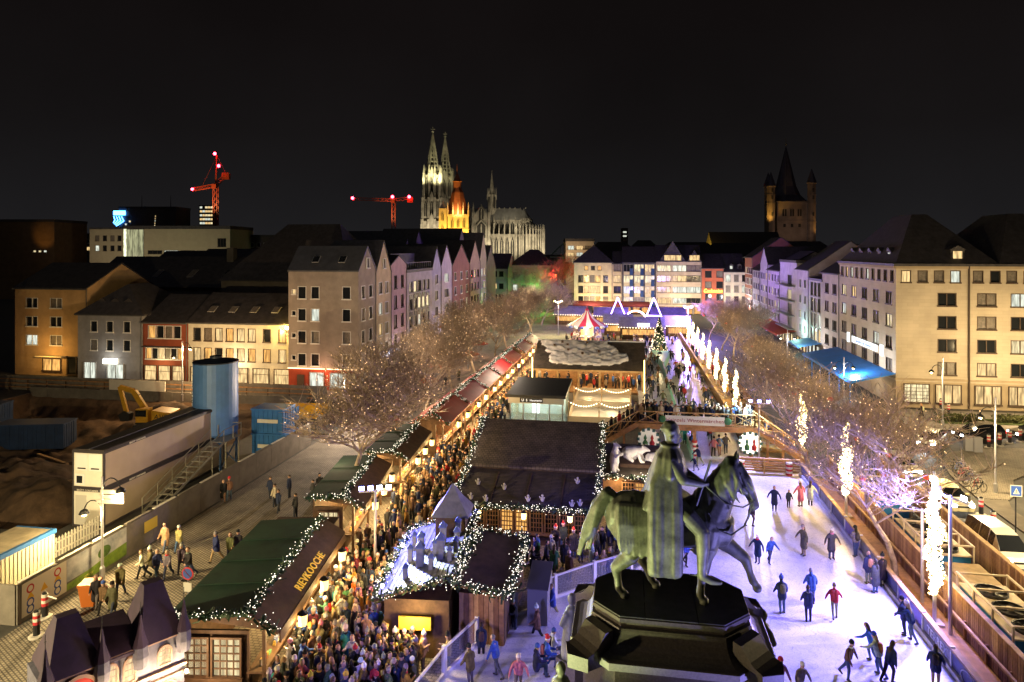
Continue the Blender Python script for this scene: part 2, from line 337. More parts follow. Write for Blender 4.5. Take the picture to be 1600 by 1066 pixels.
def building(name, label, o, ang, W, Dp, H, wall, wins, roof=('gable_u', 3), roofm=None, fm=None, p=.25, lits=None, ground=None, gh=3.1, cat='building', group=None, over=.35, gwin=None, reveal=.16, sides=('front', 'right', 'left', 'back')):
    """local frame: x along the front, y inward, front at y = 0"""
    t = thing(name, label, cat, (o[0], o[1], 0), ang, group)
    wb = MB(); Wf = {'front': W, 'right': Dp, 'left': Dp, 'back': W}
    byf = {}
    for f, x, z, w_, h_, st in wins: byf.setdefault(f, []).append((x, z, w_, h_, st))
    for f in sides:
        T = faceT(f, W, Dp); ws = byf.get(f, []); holes = [(x, z, x + w_, z + h_) for x, z, w_, h_, st in ws]
        z0 = gh if ground else 0
        grid_holes(wb, 0, z0, Wf[f], H, holes, lambda x, z: T @ Vector((x, 0, z)))
        if ground: wb.add([T @ Vector(v) for v in ((0, 0, 0), (Wf[f], 0, 0), (Wf[f], 0, gh), (0, 0, gh))], [(0, 1, 2, 3)], 1)
        for x, z, w_, h_, st in ws:
            for a, b in (((x, z), (x + w_, z)), ((x + w_, z), (x + w_, z + h_)), ((x + w_, z + h_), (x, z + h_)), ((x, z + h_), (x, z))):
                wb.add([T @ Vector((a[0], 0, a[1])), T @ Vector((a[0], reveal, a[1])), T @ Vector((b[0], reveal, b[1])), T @ Vector((b[0], 0, b[1]))], [(0, 1, 2, 3)])
            window(t, T @ Matrix.Translation((x, 0, z)), w_, h_, st, fm, None, p, lits)
    rb = MB(); k = roof[0]; R = roof[1]; v = over
    if k == 'gable_n':       # gable to the front
        wb.poly((0, 0, H), (W, 0, H), (W / 2, 0, H + R)); wb.poly((W, Dp, H), (0, Dp, H), (W / 2, Dp, H + R))
        e = .12; d = R / (W / 2) * e
        for sx, mx in ((-e, W / 2), (W + e, W / 2)):
            for dz in (0,):
                a = Vector((sx, -.1, H - d + .02)); b = Vector((mx, -.1, H + R + .02)); c = Vector((mx, Dp + .1, H + R + .02)); dd = Vector((sx, Dp + .1, H - d + .02)); up = Vector((0, 0, .18))
                rb.add([a, b, c, dd, a + up, b + up, c + up, dd + up], [(0, 1, 2, 3), (4, 7, 6, 5), (0, 4, 5, 1), (1, 5, 6, 2), (2, 6, 7, 3), (3, 7, 4, 0)])
    elif k == 'gable_u':
        wb.poly((W, 0, H), (W, Dp, H), (W, Dp / 2, H + R)); wb.poly((0, Dp, H), (0, 0, H), (0, Dp / 2, H + R))
        d = R / (Dp / 2) * v
        for sy in (-v, Dp + v):
            a = Vector((-.1, sy, H - d + .02)); b = Vector((W + .1, sy, H - d + .02)); c = Vector((W + .1, Dp / 2, H + R + .02)); dd = Vector((-.1, Dp / 2, H + R + .02)); up = Vector((0, 0, .18))
            rb.add([a, b, c, dd, a + up, b + up, c + up, dd + up], [(0, 1, 2, 3), (4, 7, 6, 5), (0, 4, 5, 1), (1, 5, 6, 2), (2, 6, 7, 3), (3, 7, 4, 0)])
    elif k == 'hip':
        i = min(W, Dp) / 2 * (roof[2] if len(roof) > 2 else 1)
        base = [(-v, -v, H), (W + v, -v, H), (W + v, Dp + v, H), (-v, Dp + v, H)]; lo = [(x, y, H - .2) for x, y, z in base]
        if W >= Dp: top = [(i, Dp / 2, H + R), (W - i, Dp / 2, H + R)]; rb.add(base + top, [(0, 1, 5, 4), (1, 2, 5), (2, 3, 4, 5), (3, 0, 4)])
        else: top = [(W / 2, i, H + R), (W / 2, Dp - i, H + R)]; rb.add(base + top, [(0, 1, 4), (1, 2, 5, 4), (2, 3, 5), (3, 0, 4, 5)])
        rb.add(base + lo, [(0, 4, 5, 1), (1, 5, 6, 2), (2, 6, 7, 3), (3, 7, 4, 0), (7, 6, 5, 4)])
    elif k == 'flat':
        rb.box(-.15, -.15, H, W + .15, Dp + .15, H + R)
    elif k == 'multi_hip':   # several pavilion roofs side by side along the depth
        n = roof[2]; dl = Dp / n; rb.box(-v, -v, H, W + v, Dp + v, H + .3)
        for q in range(n):
            y0 = q * dl; base = [(0, y0, H + .3), (W, y0, H + .3), (W, y0 + dl, H + .3), (0, y0 + dl, H + .3)]; m_ = dl * .42
            top = [(W / 2 - 3, y0 + dl / 2 - .3, H + R), (W / 2 + 3, y0 + dl / 2 + .3, H + R)]
            rb.add(base + [(W * .36, y0 + m_, H + R), (W * .64, y0 + m_, H + R), (W * .64, y0 + dl - m_, H + R), (W * .36, y0 + dl - m_, H + R)], [(0, 1, 5, 4), (1, 2, 6, 5), (2, 3, 7, 6), (3, 0, 4, 7), (4, 5, 6, 7)])
    wb.obj('wall', [wall, ground or wall], t)
    if rb.v: rb.obj('roof', roofm or slate, t)
    if wins and H < 20 and k in ('gable_u', 'gable_n', 'hip'):        # gutter and drainpipe
        if k != 'gable_n': MB().bar((-.1, -over - .06, H - .18), (W + .1, -over - .06, H - .18), .16, .12).obj('gutter', mat('gutter_zinc', (.10, .10, .10), .5, .3), t)
        MB().cyl((W - .12, -.1, .1), (W - .12, -.1, H), .06, n=6).obj('drainpipe', mat('gutter_zinc', (.10, .10, .10)), t)
        MB().box(0, -.07, gh, W - .2, -.003, gh + .16).obj('string_course', wall, t)
    return t
slate = mat('slate_roof', (.05, .046, .05), .6, var=.4, scale=1.5, bump=.4, dist=.05)
zinc = mat('zinc_roof', (.10, .10, .11), .45, .3, var=.2, scale=1)
def plaster(name, col, **k): return mat('plaster_' + name, col, .9, var=k.get('var', .2), scale=k.get('scale', .5), bump=.25, dist=.02)
def grid_wins(face, xs, zs, w_, h_, st='s'): return [(face, x, z, w_, h_, st) for z in zs for x in xs]
def skylight(t, T, w_=.8, h_=1.2, pm=None):
    o = MB().box(-.06, -.06, 0, w_ + .06, h_ + .06, .1).obj('skylight', greyf, t, mw=T); MB().poly((0, 0, .11), (w_, 0, .11), (w_, h_, .11), (0, h_, .11)).obj('pane', pm or glass, o); return o
def dormer(t, x, y, z, w_=1.5, h_=1.3, dep=2., face=None, p=.3):
    """small roofed window box; front at local y"""
    T = face or Matrix.Identity(4); T = T @ Matrix.Translation((x, y, z)); b = MB()
    b.box(0, 0, 0, w_, dep, h_); b.add([(-.12, -.15, h_), (w_ + .12, -.15, h_), (w_ / 2, -.15, h_ + .5), (-.12, dep, h_), (w_ + .12, dep, h_), (w_ / 2, dep, h_ + .5)], [(0, 1, 2), (0, 2, 5, 3), (1, 4, 5, 2), (3, 5, 4), (0, 3, 4, 1)], 1)
    o = b.obj('dormer', [slate, slate], t, mw=T); link('pane', pane_mesh(w_ - .5, h_ - .45, pick(p)), o, Matrix.Translation((.25, -.17, .25))); return o
XL = -35.3
lav = plaster('lavender', (.46, .40, .44)); 
# --- west side of the square (gables to the square)
br = [y_on(XL, p_) for p_ in (560, 587, 611, 635, 675, 689, 706, 734, 750, 760)]
def LW(i): return br[i + 1] - br[i] - .02
W0 = LW(0); Dp0 = 10.0
redshop = plaster('red_shopfront', (.28, .045, .02)); 
ew = [('left', x, z, w_, h_, 's') for z in (12.4, 9.4, 6.4, 3.35) for x, w_, h_ in ((1.45, 1.05, 1.55), (3.35, 1.05, 1.55), (7.8, 1.05, 1.55))] + [('left', .55, z, .5, .55, 's') for z in (13., 10.1, 7.1, 4.1)]
h1 = building('corner_house', 'taupe plastered corner house with white-framed windows and red shopfront', (XL, br[0]), PI / 2, W0, Dp0, 16.1, plaster('taupe', (.27, .225, .19)),
    ew + grid_wins('front', (W0 * .17, W0 * .6), (12.4, 9.4, 6.4, 3.5), 1.15, 1.6), ('gable_n', 3.2), zinc, white, .06, ground=redshop, gh=2.9, over=.1)
swindow(h1, Matrix.Translation((W0 / 2 - .45, 0, 16.5)), .9, 1.3, 's', white, glass)
for k_ in (2.2, 6.0): skylight(h1, Matrix.Translation((.75, k_, 17.15)) @ Matrix.Rotation(-math.atan2(3.2, W0 / 2), 4, 'Y') @ Matrix.Translation((0, 0, .15)), 1.1, .9)
b = MB()                                       # red street-level shop openings on the end wall
for x, w_, h_ in ((1.3, 1.0, 2.1),): b.box(-.12, Dp0 - x - w_, .1, .05, Dp0 - x, h_)
b.obj('door', brownf, h1)
for x, w_, m_ in ((3.2, 1.9, LIT[2]), (6.1, 2.2, LIT[2]), (8.7, .9, LIT[0])): swindow(h1, RZ(0, Dp0 - x, .5, -PI / 2), w_, 1.9, 'd', greyf, m_)
for x in (.6, 3.2): swindow(h1, Matrix.Translation((x, 0, .4)), 2., 2.0, 'd', greyf, LIT[2])
cornice = mat('light_rope', (1, .8, .5), emit=(1, .62, .30), es=2.2)
b = MB(); b.box(-.2, -.2, 2.92, -.1, Dp0, 3.0); b.box(-.2, -.2, 2.92, W0, -.1, 3.0); b.obj('light_rope', cornice, h1)
lamp('shop_light', 'POINT', (XL - 5, br[0] - 1.5, 2.4), 120, (1, .5, .3), h1, .3)
def gable_house(i, name, label, H, rise, wall, cols, rows, wsz, roof='gable_n', **k):
    Wd = LW(i); xs = [Wd * c - wsz[0] / 2 for c in cols]
    return building(name, label, (XL, br[i]), PI / 2, Wd, 12, H, wall, grid_wins('front', xs, rows, *wsz), (roof, rise), **k)
R5 = (12.6, 9.6, 6.6, 3.7)
h2 = gable_house(1, 'gabled_house', 'narrow cream gabled house beside the taupe corner house', 15.6, 4.6, plaster('cream', (.50, .40, .27)), (.3, .7), R5, (1.3, 1.6, 'd'), p=.3, ground=plaster('dark_shop', (.06, .06, .07)))
swindow(h2, Matrix.Translation((LW(1) / 2 - .4, 0, 16.3)), .8, 1.3, 's', white, glass)
h3 = gable_house(2, 'gabled_house', 'pink house with tall narrow brown windows among gabled houses', 16.6, 1.4, plaster('pink', (.46, .30, .33)), (.28, .72), (13., 9.9, 6.9, 3.9), (1.15, 1.9, 's'), fm=brownf, p=.12, ground=plaster('dark_shop', (.06, .06, .07)))
Wd = LW(3); xs = [Wd * (.10 + .165 * q) for q in range(5)]
h4 = building('office_house', 'lavender office house with vertical window strips and roof terrace', (XL, br[3]), PI / 2, Wd, 12, 15.2, plaster('pale_lilac', (.46, .42, .46)),
    grid_wins('front', xs, (11.9, 9.0, 6.1, 3.6), Wd * .115, 1.75, 's'), ('flat', .5), slate, greyf, .25, ground=plaster('dark_shop', (.06, .06, .07)))
for x in xs:
    for z in (5.42, 7.95, 10.83): MB().box(x - .04, -.06, z, x + Wd * .115 + .04, -.012, z + .7).obj('spandrel', mat('dark_spandrel', (.05, .045, .06), .5), h4)
b = MB(); b.box(1, 3, 15.7, Wd - 1, 9, 18.3); b.obj('roof_storey', slate, h4)
b = MB(); [b.bar((x, .2, 15.7), (x, .2, 16.8), .05) for x in np.linspace(.2, Wd - .2, 12)]; b.bar((.2, .2, 16.8), (Wd - .2, .2, 16.8), .07); b.obj('railing', greyf, h4)
h5 = gable_house(4, 'gabled_house', 'slim pale blue-lilac house next to the office house', 15.4, 4, plaster('bluelilac', (.40, .38, .46)), (.5,), R5, (1.9, 1.6, 'd'), p=.3)
h6 = gable_house(5, 'gabled_house', 'pale lilac house with three-part windows in four rows', 15.8, 4, lav, (.5,), R5, (3., 1.6, 't'), p=.3)
h7 = gable_house(6, 'gabled_house', 'dark red plastered house behind a bare tree', 15.4, 4.6, plaster('oxblood', (.22, .10, .09)), (.18, .5, .82), R5, (1.6, 1.6, 'd'), p=.25)
h8 = gable_house(7, 'gabled_house', 'tan house with rows of three brown windows', 16, 5, plaster('tan', (.34, .24, .17)), (.2, .5, .8), R5, (1.6, 1.6, 's'), fm=brownf, p=.2)
h9 = gable_house(8, 'gabled_house', 'narrow green-lit gable house closing the west row', 17, 6, plaster('ochre', (.40, .34, .2)), (.3, .7), R5, (1.4, 1.6, 's'), p=.3)
signb = mat('sign_blue', (.03, .05, .16), .4); neonw = mat('neon_white', (1, 1, 1), emit=(.7, .82, 1), es=1.3)
b = MB(); b.box(.2, -.35, 2.9, br[3] - br[1] - .2, -.1, 4.2); sg = b.obj('shop_sign', signb, h2)
text('Brasserie', .95, neonw, sg, frame((3.2, -.37, 3.5), (1, 0, 0), (0, -1, 0)), xs=.8); text('café bar', .95, neonw, sg, frame((9.2, -.37, 3.6), (1, 0, 0), (0, -1, 0)), xs=.8)
for q in range(3): swindow(h2, Matrix.Translation((.4 + 1.7 * q, -.02, .3)), 1.3, 2.1, 's', brownf, LIT[q % 3])
for q in range(3): swindow(h3, Matrix.Translation((.5 + 1.9 * q, -.02, .3)), 1.5, 2.1, 's', brownf, LIT[(q + 1) % 3])
for q, hh in enumerate((h4, h5, h6, h7, h8, h9)):
    Wq = LW(q + 3)
    for x in np.arange(.5, Wq - 1.8, 2.2): swindow(hh, Matrix.Translation((float(x), -.02, .35)), 1.6, 2.1, 's', brownf, LIT[q % 3])
lamp('facade_light', 'POINT', (-32.6, br[2] + 2, 2.6), 260, (.75, .8, 1), h3, .3); lamp('facade_light', 'POINT', (-32.6, br[5], 2.6), 220, (.9, .8, 1), h6, .3)
lamp('green_light', 'POINT', (-32.5, br[8] + 2, 4), 260, (.2, 1, .3), h9, .3)
# big dark steep roof behind the western gables
building('roofed_block', 'tall block with steep dark hipped roof rising behind the western gables', (-66, 103), 0, 22, 22, 14, plaster('greybrown', (.16, .14, .12)), [], ('hip', 9.5, .55), slate)
for q, (x, y, W_, D_, H_, R_) in enumerate(((-62, 127, 18, 12, 14, 7), (-66, 140, 20, 14, 15, 8), (-60, 156, 20, 14, 16, 8), (-58, 172, 22, 14, 14, 6))):
    building('roofed_block', ('dark gabled block behind the office house', 'dark gabled block behind the lilac houses', 'dark gabled block with high ridge behind the oxblood house', 'dark gabled block behind the tan house')[q], (x, y), 0, W_, D_, H_, plaster('greybrown', (.16, .14, .12)), [], ('gable_u', R_), slate)
# --- low row facing the building site
dk = plaster('dark_shop', (.06, .06, .07))
lo1 = building('apartment_house', 'orange-lit three storey apartment house at the street corner', (-92, 90), 0, 12.5, 14, 13.2, plaster('orange_ochre', (.42, .27, .13)), grid_wins('front', (2.0, 6.2), (4.6, 7.4, 10.2), 1.9, 1.4, 'd') + [('right', 5, 10.4, 1.3, 1.2, 's')], ('gable_u', 3.5), slate, white, .35)
swindow(lo1, Matrix.Translation((5., -.02, .8)), 3.0, 1.7, 'd', brownf, LITO[0]); swindow(lo1, Matrix.Translation((9.2, -.02, .3)), 3.0, 2.6, 'd', brownf, glass); MB().box(4.4, -1.0, 2.9, 9, -.02, 3.05).obj('awning', mat('awning_cream', (.6, .5, .3), .8), lo1)
lo2 = building('town_house', 'grey three-bay town house with three lit dormers', (-79.6, 88.3), 0, 10.6, 12, 9.6, plaster('bluegrey', (.23, .23, .25)), grid_wins('front', (2.2, 4.8, 7.6), (4.3, 7.0), 1.0, 1.5, 's'), ('hip', 4.2, .7), slate, white, .1)
for x in (2.2, 4.4, 6.6): dormer(lo2, x, 1.4, 10.0, 1.3, 1.3, 2.4, p=.9)
swindow(lo2, Matrix.Translation((5., -.02, .3)), 2.6, 2., 'd', greyf, LIT[2]); MB().box(4.4, -.3, 2.4, 6.6, -.02, 3.1).obj('shop_sign', mat('sign_lit', (1, 1, .9), emit=(1, .95, .7), es=2.5), lo2); swindow(lo2, Matrix.Translation((1.2, -.02, .1)), 1.9, 2.4, 'd', greyf, LIT[2])
lo3 = building('town_house', 'narrow red-brown town house with lit restaurant windows below', (-68.9, 88.3), 0, 7.1, 12, 8.6, plaster('brickred', (.24, .06, .03)), [('front', .9 + 1.35 * q, 6.3, 1.05, 1.7, 's') for q in range(4)] + [('front', .5 + 1.0 * q, 3.3, .85, 1.5, 's') for q in range(6)], ('gable_u', 3.4), slate, white, .5, lits=LITO)
MB().box(.2, -.7, 5.0, 6.9, -.02, 5.15).obj('canopy', slate, lo3)
for q in range(3): swindow(lo3, Matrix.Translation((.4 + 2.2 * q, -.02, .3)), 1.8, 2.0, 'c', brownf, LIT[0])
lo4 = building('restaurant_house', 'long low white town house with amber windows under dark roof', (-61.7, 88.3), 0, 16.6, 12, 8.7, plaster('white', (.52, .49, .40)), grid_wins('front', [.9 + 1.68 * q for q in range(6)] + [11.6, 13.9], (6.1, 3.3), 1.0, 1.7, 's'), ('gable_u', 3.6), slate, brownf, .75, lits=LITO)
for q in range(4): skylight(lo4, Matrix.Translation((2 + 3.3 * q, 1.6, 10.0)) @ Matrix.Rotation(math.atan2(3.6, 6), 4, 'X'), .9, 1.3, curtain)
for q in range(5): swindow(lo4, Matrix.Translation((.5 + 3.2 * q, -.02, .3)), 2.3, 2.0, 'c', brownf, LIT[0])
lamp('wall_lamp', 'POINT', (-46.2, 87.2, 8.3), 1300, (1, .62, .12), lo4, .15); MB().ball((15.6, -.9, 8.2), .28, mi=0).obj('wall_lamp_globe', mat('globe_orange', (1, .8, .4), emit=(1, .65, .15), es=9), lo4)
lamp('shop_light', 'POINT', (-54, 86.6, 3.2), 160, (1, .8, .5), lo4, .2); lamp('shop_light', 'POINT', (-65.5, 86.6, 3), 90, (1, .8, .4), lo3, .2); lamp('shop_light', 'POINT', (-73.8, 86.6, 3.2), 60, (1, .95, .8), lo2, .2); lamp('shop_light', 'POINT', (-85, 87, 3.6), 240, (1, .58, .16), lo1, .2)
# --- dark roofs further back, with lit skylights
lob = [(-96, 108, 34, 16, 12.5, 5), (-58, 108, 0, 0, 0, 0), (-104, 132, 40, 18, 13.5, 5), (-60, 112, 22, 14, 10.5, 4.5), (-112, 160, 46, 18, 14, 5), (-84, 150, 24, 16, 14, 5)]
dn = ['long dark roof behind the apartment house', '', 'wide dark roof with chimneys beyond the grey town house', 'dark roof behind the white restaurant house', 'far dark roof below the museum wing', 'dark roof with amber skylights below the museum']
for q, (x, y, W_, D_, H_, R_) in enumerate(lob):
    if not W_: continue
    t = building('roofed_block', dn[q], (x, y), 0, W_, D_, H_, plaster('greybrown', (.16, .14, .12)), [], ('gable_u', R_), slate)
    for k_ in range(4): skylight(t, Matrix.Translation((W_ * (.15 + .2 * k_), 2.2, H_ + 2.2 * R_ / (D_ / 2) + .2)) @ Matrix.Rotation(math.atan2(R_, D_ / 2), 4, 'X'), 1.0, 2.2, rnd.choice([LIT[0], curtain, LITO[0], glass]))
    b = MB(); b.box(W_ * .7, D_ * .4, H_ + R_ * .6, W_ * .7 + 1.3, D_ * .4 + 1.3, H_ + R_ + 1.8); b.obj('chimney', plaster('greybrown', (.16, .14, .12)), t)
# --- east side
XR = 32.0
bR = [y_on(XR, p_) for p_ in (1400, 1312, 1285, 1264, 1245, 1219, 1200, 1188, 1176, 1164)]   # near to far
def RW(i): return bR[i + 1] - bR[i] - .02
Wn = RW(0); fr = .25
sand = brickmat('sandstone_cladding', (.46, .395, .30), (.42, .36, .275), (.34, .29, .22), 1.3, .42, mortar=.008, bump=.15, axis='UZ', var=.14, nscale=.35)
DR = 34.0
wr = [('right', x, 15.1, .95, 1.3, 's') for x in (.65, 2.5, 4.3, 6.1, 8.55, 10.4, 12.15, 13.95, 16.4, 18.2, 20., 21.8)]
for z in (12.3, 9.55, 6.8, 4.05): wr += [('right', x, z, 1.9, 1.42, 'd') for x in (4.7, 9., 12.6, 16.8, 20.4)]
for z in (12.3, 9.55, 6.8, 4.05): wr += [('front', Wn * c - .95, z, 1.9, 1.45, 'd') for c in (.1, .3, .5, .7, .9)]
wr += [('front', Wn * (.04 + .098 * q), 15.1, .95, 1.3, 's') for q in range(10)]
r1 = building('corner_block', 'five storey sandstone corner block with blue awning and paired windows', (XR, bR[1]), -PI / 2, Wn, DR, 17.0, sand, wr, ('multi_hip', 6.6, 3), slate, brownf, .28, ground=mat('sandstone_base', (.34, .27, .18), .85, var=.15, scale=.5))
b = MB(); b.box(Wn, -.15, 3.3, Wn + .14, DR, 3.5); b.box(0, -.14, 3.3, Wn, 0, 3.5); b.box(Wn, -.1, 16.7, Wn + .2, DR, 17.); b.box(0, -.2, 16.7, Wn, 0, 17.); b.obj('cornice', mat('sandstone_base', (.34, .27, .18)), r1)
MB().cyl((Wn + .12, 8., .1), (Wn + .12, 8., 17), .11, n=8).obj('drainpipe', mat('drain', (.05, .03, .02), .5), r1)
for q, x in enumerate((.9, 4.4, 8.7, 12.3, 16, 20)):
    swindow(r1, RZ(Wn + .02, x, .7, PI / 2), 2.7, 2.1, 'g' if q == 0 else 't', brownf, LIT[0] if q else LIT[1])
for q in range(5): dormer(r1, Wn * (.12 + .16 * q), .9, 17.5, 1.2, 1.3, 2.2, p=.15)
for x in (6.4, 17.6): dormer(r1, x, .8, 17.5, 1.5, 1.5, 2.4, face=RZ(Wn, 0, 0, PI / 2), p=1)
awn = mat('awning_blue', (.015, .19, .66), .55, var=.12, scale=.8)
b = MB(); b.add([(-1, 0, 4.0), (Wn, 0, 4.0), (Wn, -5.2, 2.9), (-1, -5.2, 2.9), (-1, 0, 3.95), (Wn, 0, 3.95), (Wn, -5.2, 2.6), (-1, -5.2, 2.6)], [(0, 1, 2, 3), (3, 2, 6, 7), (1, 5, 6, 2), (0, 3, 7, 4), (7, 6, 5, 4)])
[b.cyl((x, -5.1, 0), (x, -5.1, 2.7), .06) for x in np.linspace(0, Wn - .3, 6)]; b.obj('awning', awn, r1)
lamp('awning_light', 'POINT', (XR - 3, bR[0] + 6, 2.4), 130, (1, .8, .55), r1, .3); lamp('awning_light', 'POINT', (XR - 3, bR[0] + 15, 2.4), 130, (1, .8, .55), r1, .3)
sgm = mat('sign_panel_lit', (1, 1, 1), emit=(.72, .90, 1), es=.5)
s1 = MB().box(Wn * .28, -.16, 5.75, Wn * .72, -.02, 6.6).obj('facade_sign', sgm, r1); text('Gaststätte am Heumarkt', .62, mat('sign_text_blue', (.01, .06, .3), emit=(.0, .05, .35), es=.6), s1, frame((Wn * .5, -.17, 6.15), (1, 0, 0), (0, -1, 0)))
MB().box(Wn * .18, -.16, 5.5, Wn * .22, -.02, 6.9).obj('facade_sign', sgm, r1); MB().box(Wn * .78, -.16, 5.5, Wn * .82, -.02, 6.9).obj('facade_sign', sgm, r1)
def east(i, name, label, H, wall, wins, roof, **k):
    t = building(name, label, (XR, bR[i + 1]), -PI / 2, RW(i), 14, H, wall, wins, roof, **k)
    for x in np.arange(.5, RW(i) - 1.9, 2.4): swindow(t, Matrix.Translation((float(x), -.02, .35)), 1.7, 2.2, 's', brownf, LIT[i % 3])
    return t
def ew_(i, cols, wsz, zs=(12., 9.1, 6.3, 3.7)): return grid_wins('front', [RW(i) * c - wsz[0] / 2 for c in cols], zs, *wsz)
pinkw = plaster('rosewhite', (.47, .41, .38))
r2 = east(1, 'terraced_house', 'rose-white house with pairs of windows beside the sandstone block', 15.3, pinkw, ew_(1, (.28, .72), (1.9, 1.5, 'd')), ('gable_u', 4.5), fm=brownf, p=.3)
r3 = east(2, 'terraced_house', 'house with dark vertical glass strips beside the rose-white house', 13.6, plaster('whitish', (.48, .45, .44)), grid_wins('front', [RW(2) * (.14 + .27 * q) for q in range(3)], (11., 8.3, 5.6, 3.3), RW(2) * .19, 2.3, 's'), ('flat', .4), fm=greyf, p=.35)
r4 = east(3, 'terraced_house', 'plain lilac-white house with two columns of small windows', 15.4, lav, ew_(3, (.3, .7), (1.1, 1.4, 's')), ('gable_u', 5), p=.3)
r5 = east(4, 'balcony_house', 'white stepped house with stacked balconies and set-back top floor', 16.4, plaster('whitish', (.48, .45, .44)), ew_(4, (.6,), (3.2, 1.9, 't')), ('flat', .5), fm=greyf, p=.5)
for z in (3.4, 6., 8.8, 11.7):
    b = MB(); b.box(RW(4) * .1, -1.3, z, RW(4) * .9, 0, z + .15); b.bar((RW(4) * .1, -1.25, z + 1.05), (RW(4) * .9, -1.25, z + 1.05), .06); [b.bar((x, -1.25, z + .15), (x, -1.25, z + 1.05), .03) for x in np.linspace(RW(4) * .1, RW(4) * .9, 20)]; b.obj('balcony', greyf, r5)
r6 = east(5, 'terraced_house', 'lilac house with fine rows of windows past the balcony house', 14.5, lav, ew_(5, (.14, .38, .62, .86), (1.3, 1.5, 's')), ('gable_u', 4), p=.25)
r7 = east(6, 'terraced_house', 'white gabled house near the far end of the east row', 15.5, plaster('whitish', (.48, .45, .44)), ew_(6, (.2, .5, .8), (1.5, 1.5, 's')), ('gable_n', 4), p=.2)
r8 = east(7, 'terraced_house', 'small white house beside the brick-red east house', 14.0, plaster('whitish', (.48, .45, .44)), ew_(7, (.2, .5, .8), (1.6, 1.5, 's')), ('gable_u', 5), p=.2)
r9 = east(8, 'terraced_house', 'brick-red house at the far end of the east row', 17.0, plaster('brick', (.30, .12, .08)), ew_(8, (.15, .38, .62, .85), (1.8, 1.6, 's'), (12.6, 9.8, 7., 4.2)), ('gable_u', 5), p=.2)
lamp('shop_light', 'POINT', (XR - 2, bR[8] + 4, 4), 1500, (.95, .95, 1), r9, .3); lamp('shop_light', 'POINT', (XR - 2, bR[3] + 3, 4.5), 350, (.5, 1, .8), r4, .3)
orn = mat('awning_red', (.35, .05, .02), .7, var=.15)
for i_, m_, lbl in ((2, mat('awning_bluegreen', (.02, .12, .3), .6), ''), (4, orn, ''), (5, orn, '')):
    t_ = {2: r3, 4: r5, 5: r6}[i_]; MB().add([(0, 0, 3.3), (RW(i_), 0, 3.3), (RW(i_), -3.6, 2.6), (0, -3.6, 2.6), (RW(i_), -3.6, 2.35), (0, -3.6, 2.35)], [(0, 1, 2, 3), (3, 2, 4, 5)]).obj('awning', m_, t_)
# --- far end of the square
YF = 206.
fx = [x_on(YF, p_) for p_ in (897, 957, 972, 1025, 1096.5, 1131, 1165)]
FW = [fx[i + 1] - fx[i] - .02 for i in range(6)]
RF = (12.6, 9.2, 6., 2.9)
f1 = building('hotel_building', 'broad cream building with small attic windows at the far end', (fx[0], YF), 0, FW[0], 14, 15.2, plaster('farcream', (.60, .50, .34)), grid_wins('front', [FW[0] * c - .6 for c in (.17, .32, .47, .62, .82)], RF[1:], 1.3, 2., 's') + grid_wins('front', [FW[0] * c - .45 for c in (.32, .49, .66)], (12.9,), 1., 1.1, 's'), ('hip', 5.2, .9), fm=brownf, p=.35, lits=LITO)
f2 = building('narrow_building', 'narrow cream annex between broad building and blue balconies', (fx[1], YF), 0, FW[1], 14, 14.8, plaster('farcream2', (.56, .46, .32)), [('front', FW[1] / 2 - 1., z, 2., 2., 'd') for z in RF], ('gable_u', 3.5), fm=brownf, p=.35, lits=LITO)
f3 = building('balcony_block', 'dark framed block with blue and cream balconies at the far end', (fx[2], YF), 0, FW[2], 14, 15.2, mat('dark_frame', (.07, .07, .08), .6), [('front', FW[2] * (.05 + .315 * q), z, FW[2] * .27, 2.1, 't') for q in range(3) for z in (12.4, 9.1, 5.9, 2.7)], ('gable_u', 4.5), fm=greyf, p=.8)
for q in range(3):
    for k_, z in enumerate((12.4, 9.1, 5.9, 2.7)): MB().box(FW[2] * (.05 + .315 * q), -.5, z - .95, FW[2] * (.05 + .315 * q) + FW[2] * .17, -.12, z + .05).obj('balcony', mat('balcony_cream', (.5, .44, .32)), f3); MB().box(FW[2] * (.05 + .315 * q) + FW[2] * .18, -.5, z - .95, FW[2] * (.05 + .315 * q) + FW[2] * .27, -.12, z + 1.).obj('balcony', mat('balcony_blue', (.02, .06, .2)), f3)
f4 = building('gabled_hotel', 'beige hotel with long window bands and glazed roof gables', (fx[3], YF), 0, FW[3], 14, 15.6, plaster('farbeige', (.50, .42, .33)), [('front', FW[3] * c, z, FW[3] * .3, 1.7, 't') for c in (.03, .37, .67) for z in (12.6, 9.6, 6.3, 3.)], ('gable_u', 4.6), fm=brownf, p=.75)
b = MB(); b.add([(1, -.2, 15.6), (8.5, -.2, 15.6), (4.8, -.2, 21.5), (1, 5, 15.6), (8.5, 5, 15.6), (4.8, 5, 21.5)], [(0, 1, 2), (0, 2, 5, 3), (1, 4, 5, 2)]); b.add([(9, -.2, 15.6), (13, -.2, 15.6), (11, -.2, 18.8), (9, 5, 15.6), (13, 5, 15.6), (11, 5, 18.8)], [(0, 1, 2), (0, 2, 5, 3), (1, 4, 5, 2)]); b.obj('gable', slate, f4)
for x, w_ in ((2.4, 4.8), (9.6, 2.8)): swindow(f4, Matrix.Translation((x, -.4, 15.8)), w_, 1.5, 't', brownf, LIT[0])
f5 = building('red_building', 'brick-red house with yellow script sign at the far end', (fx[4], YF), 0, FW[4], 14, 13.6, plaster('farred', (.46, .13, .08)), grid_wins('front', (1.0, 4.2), (10.9, 7.8, 4.2), 1.7, 1.8, 's'), ('gable_u', 4), fm=brownf, p=.15)
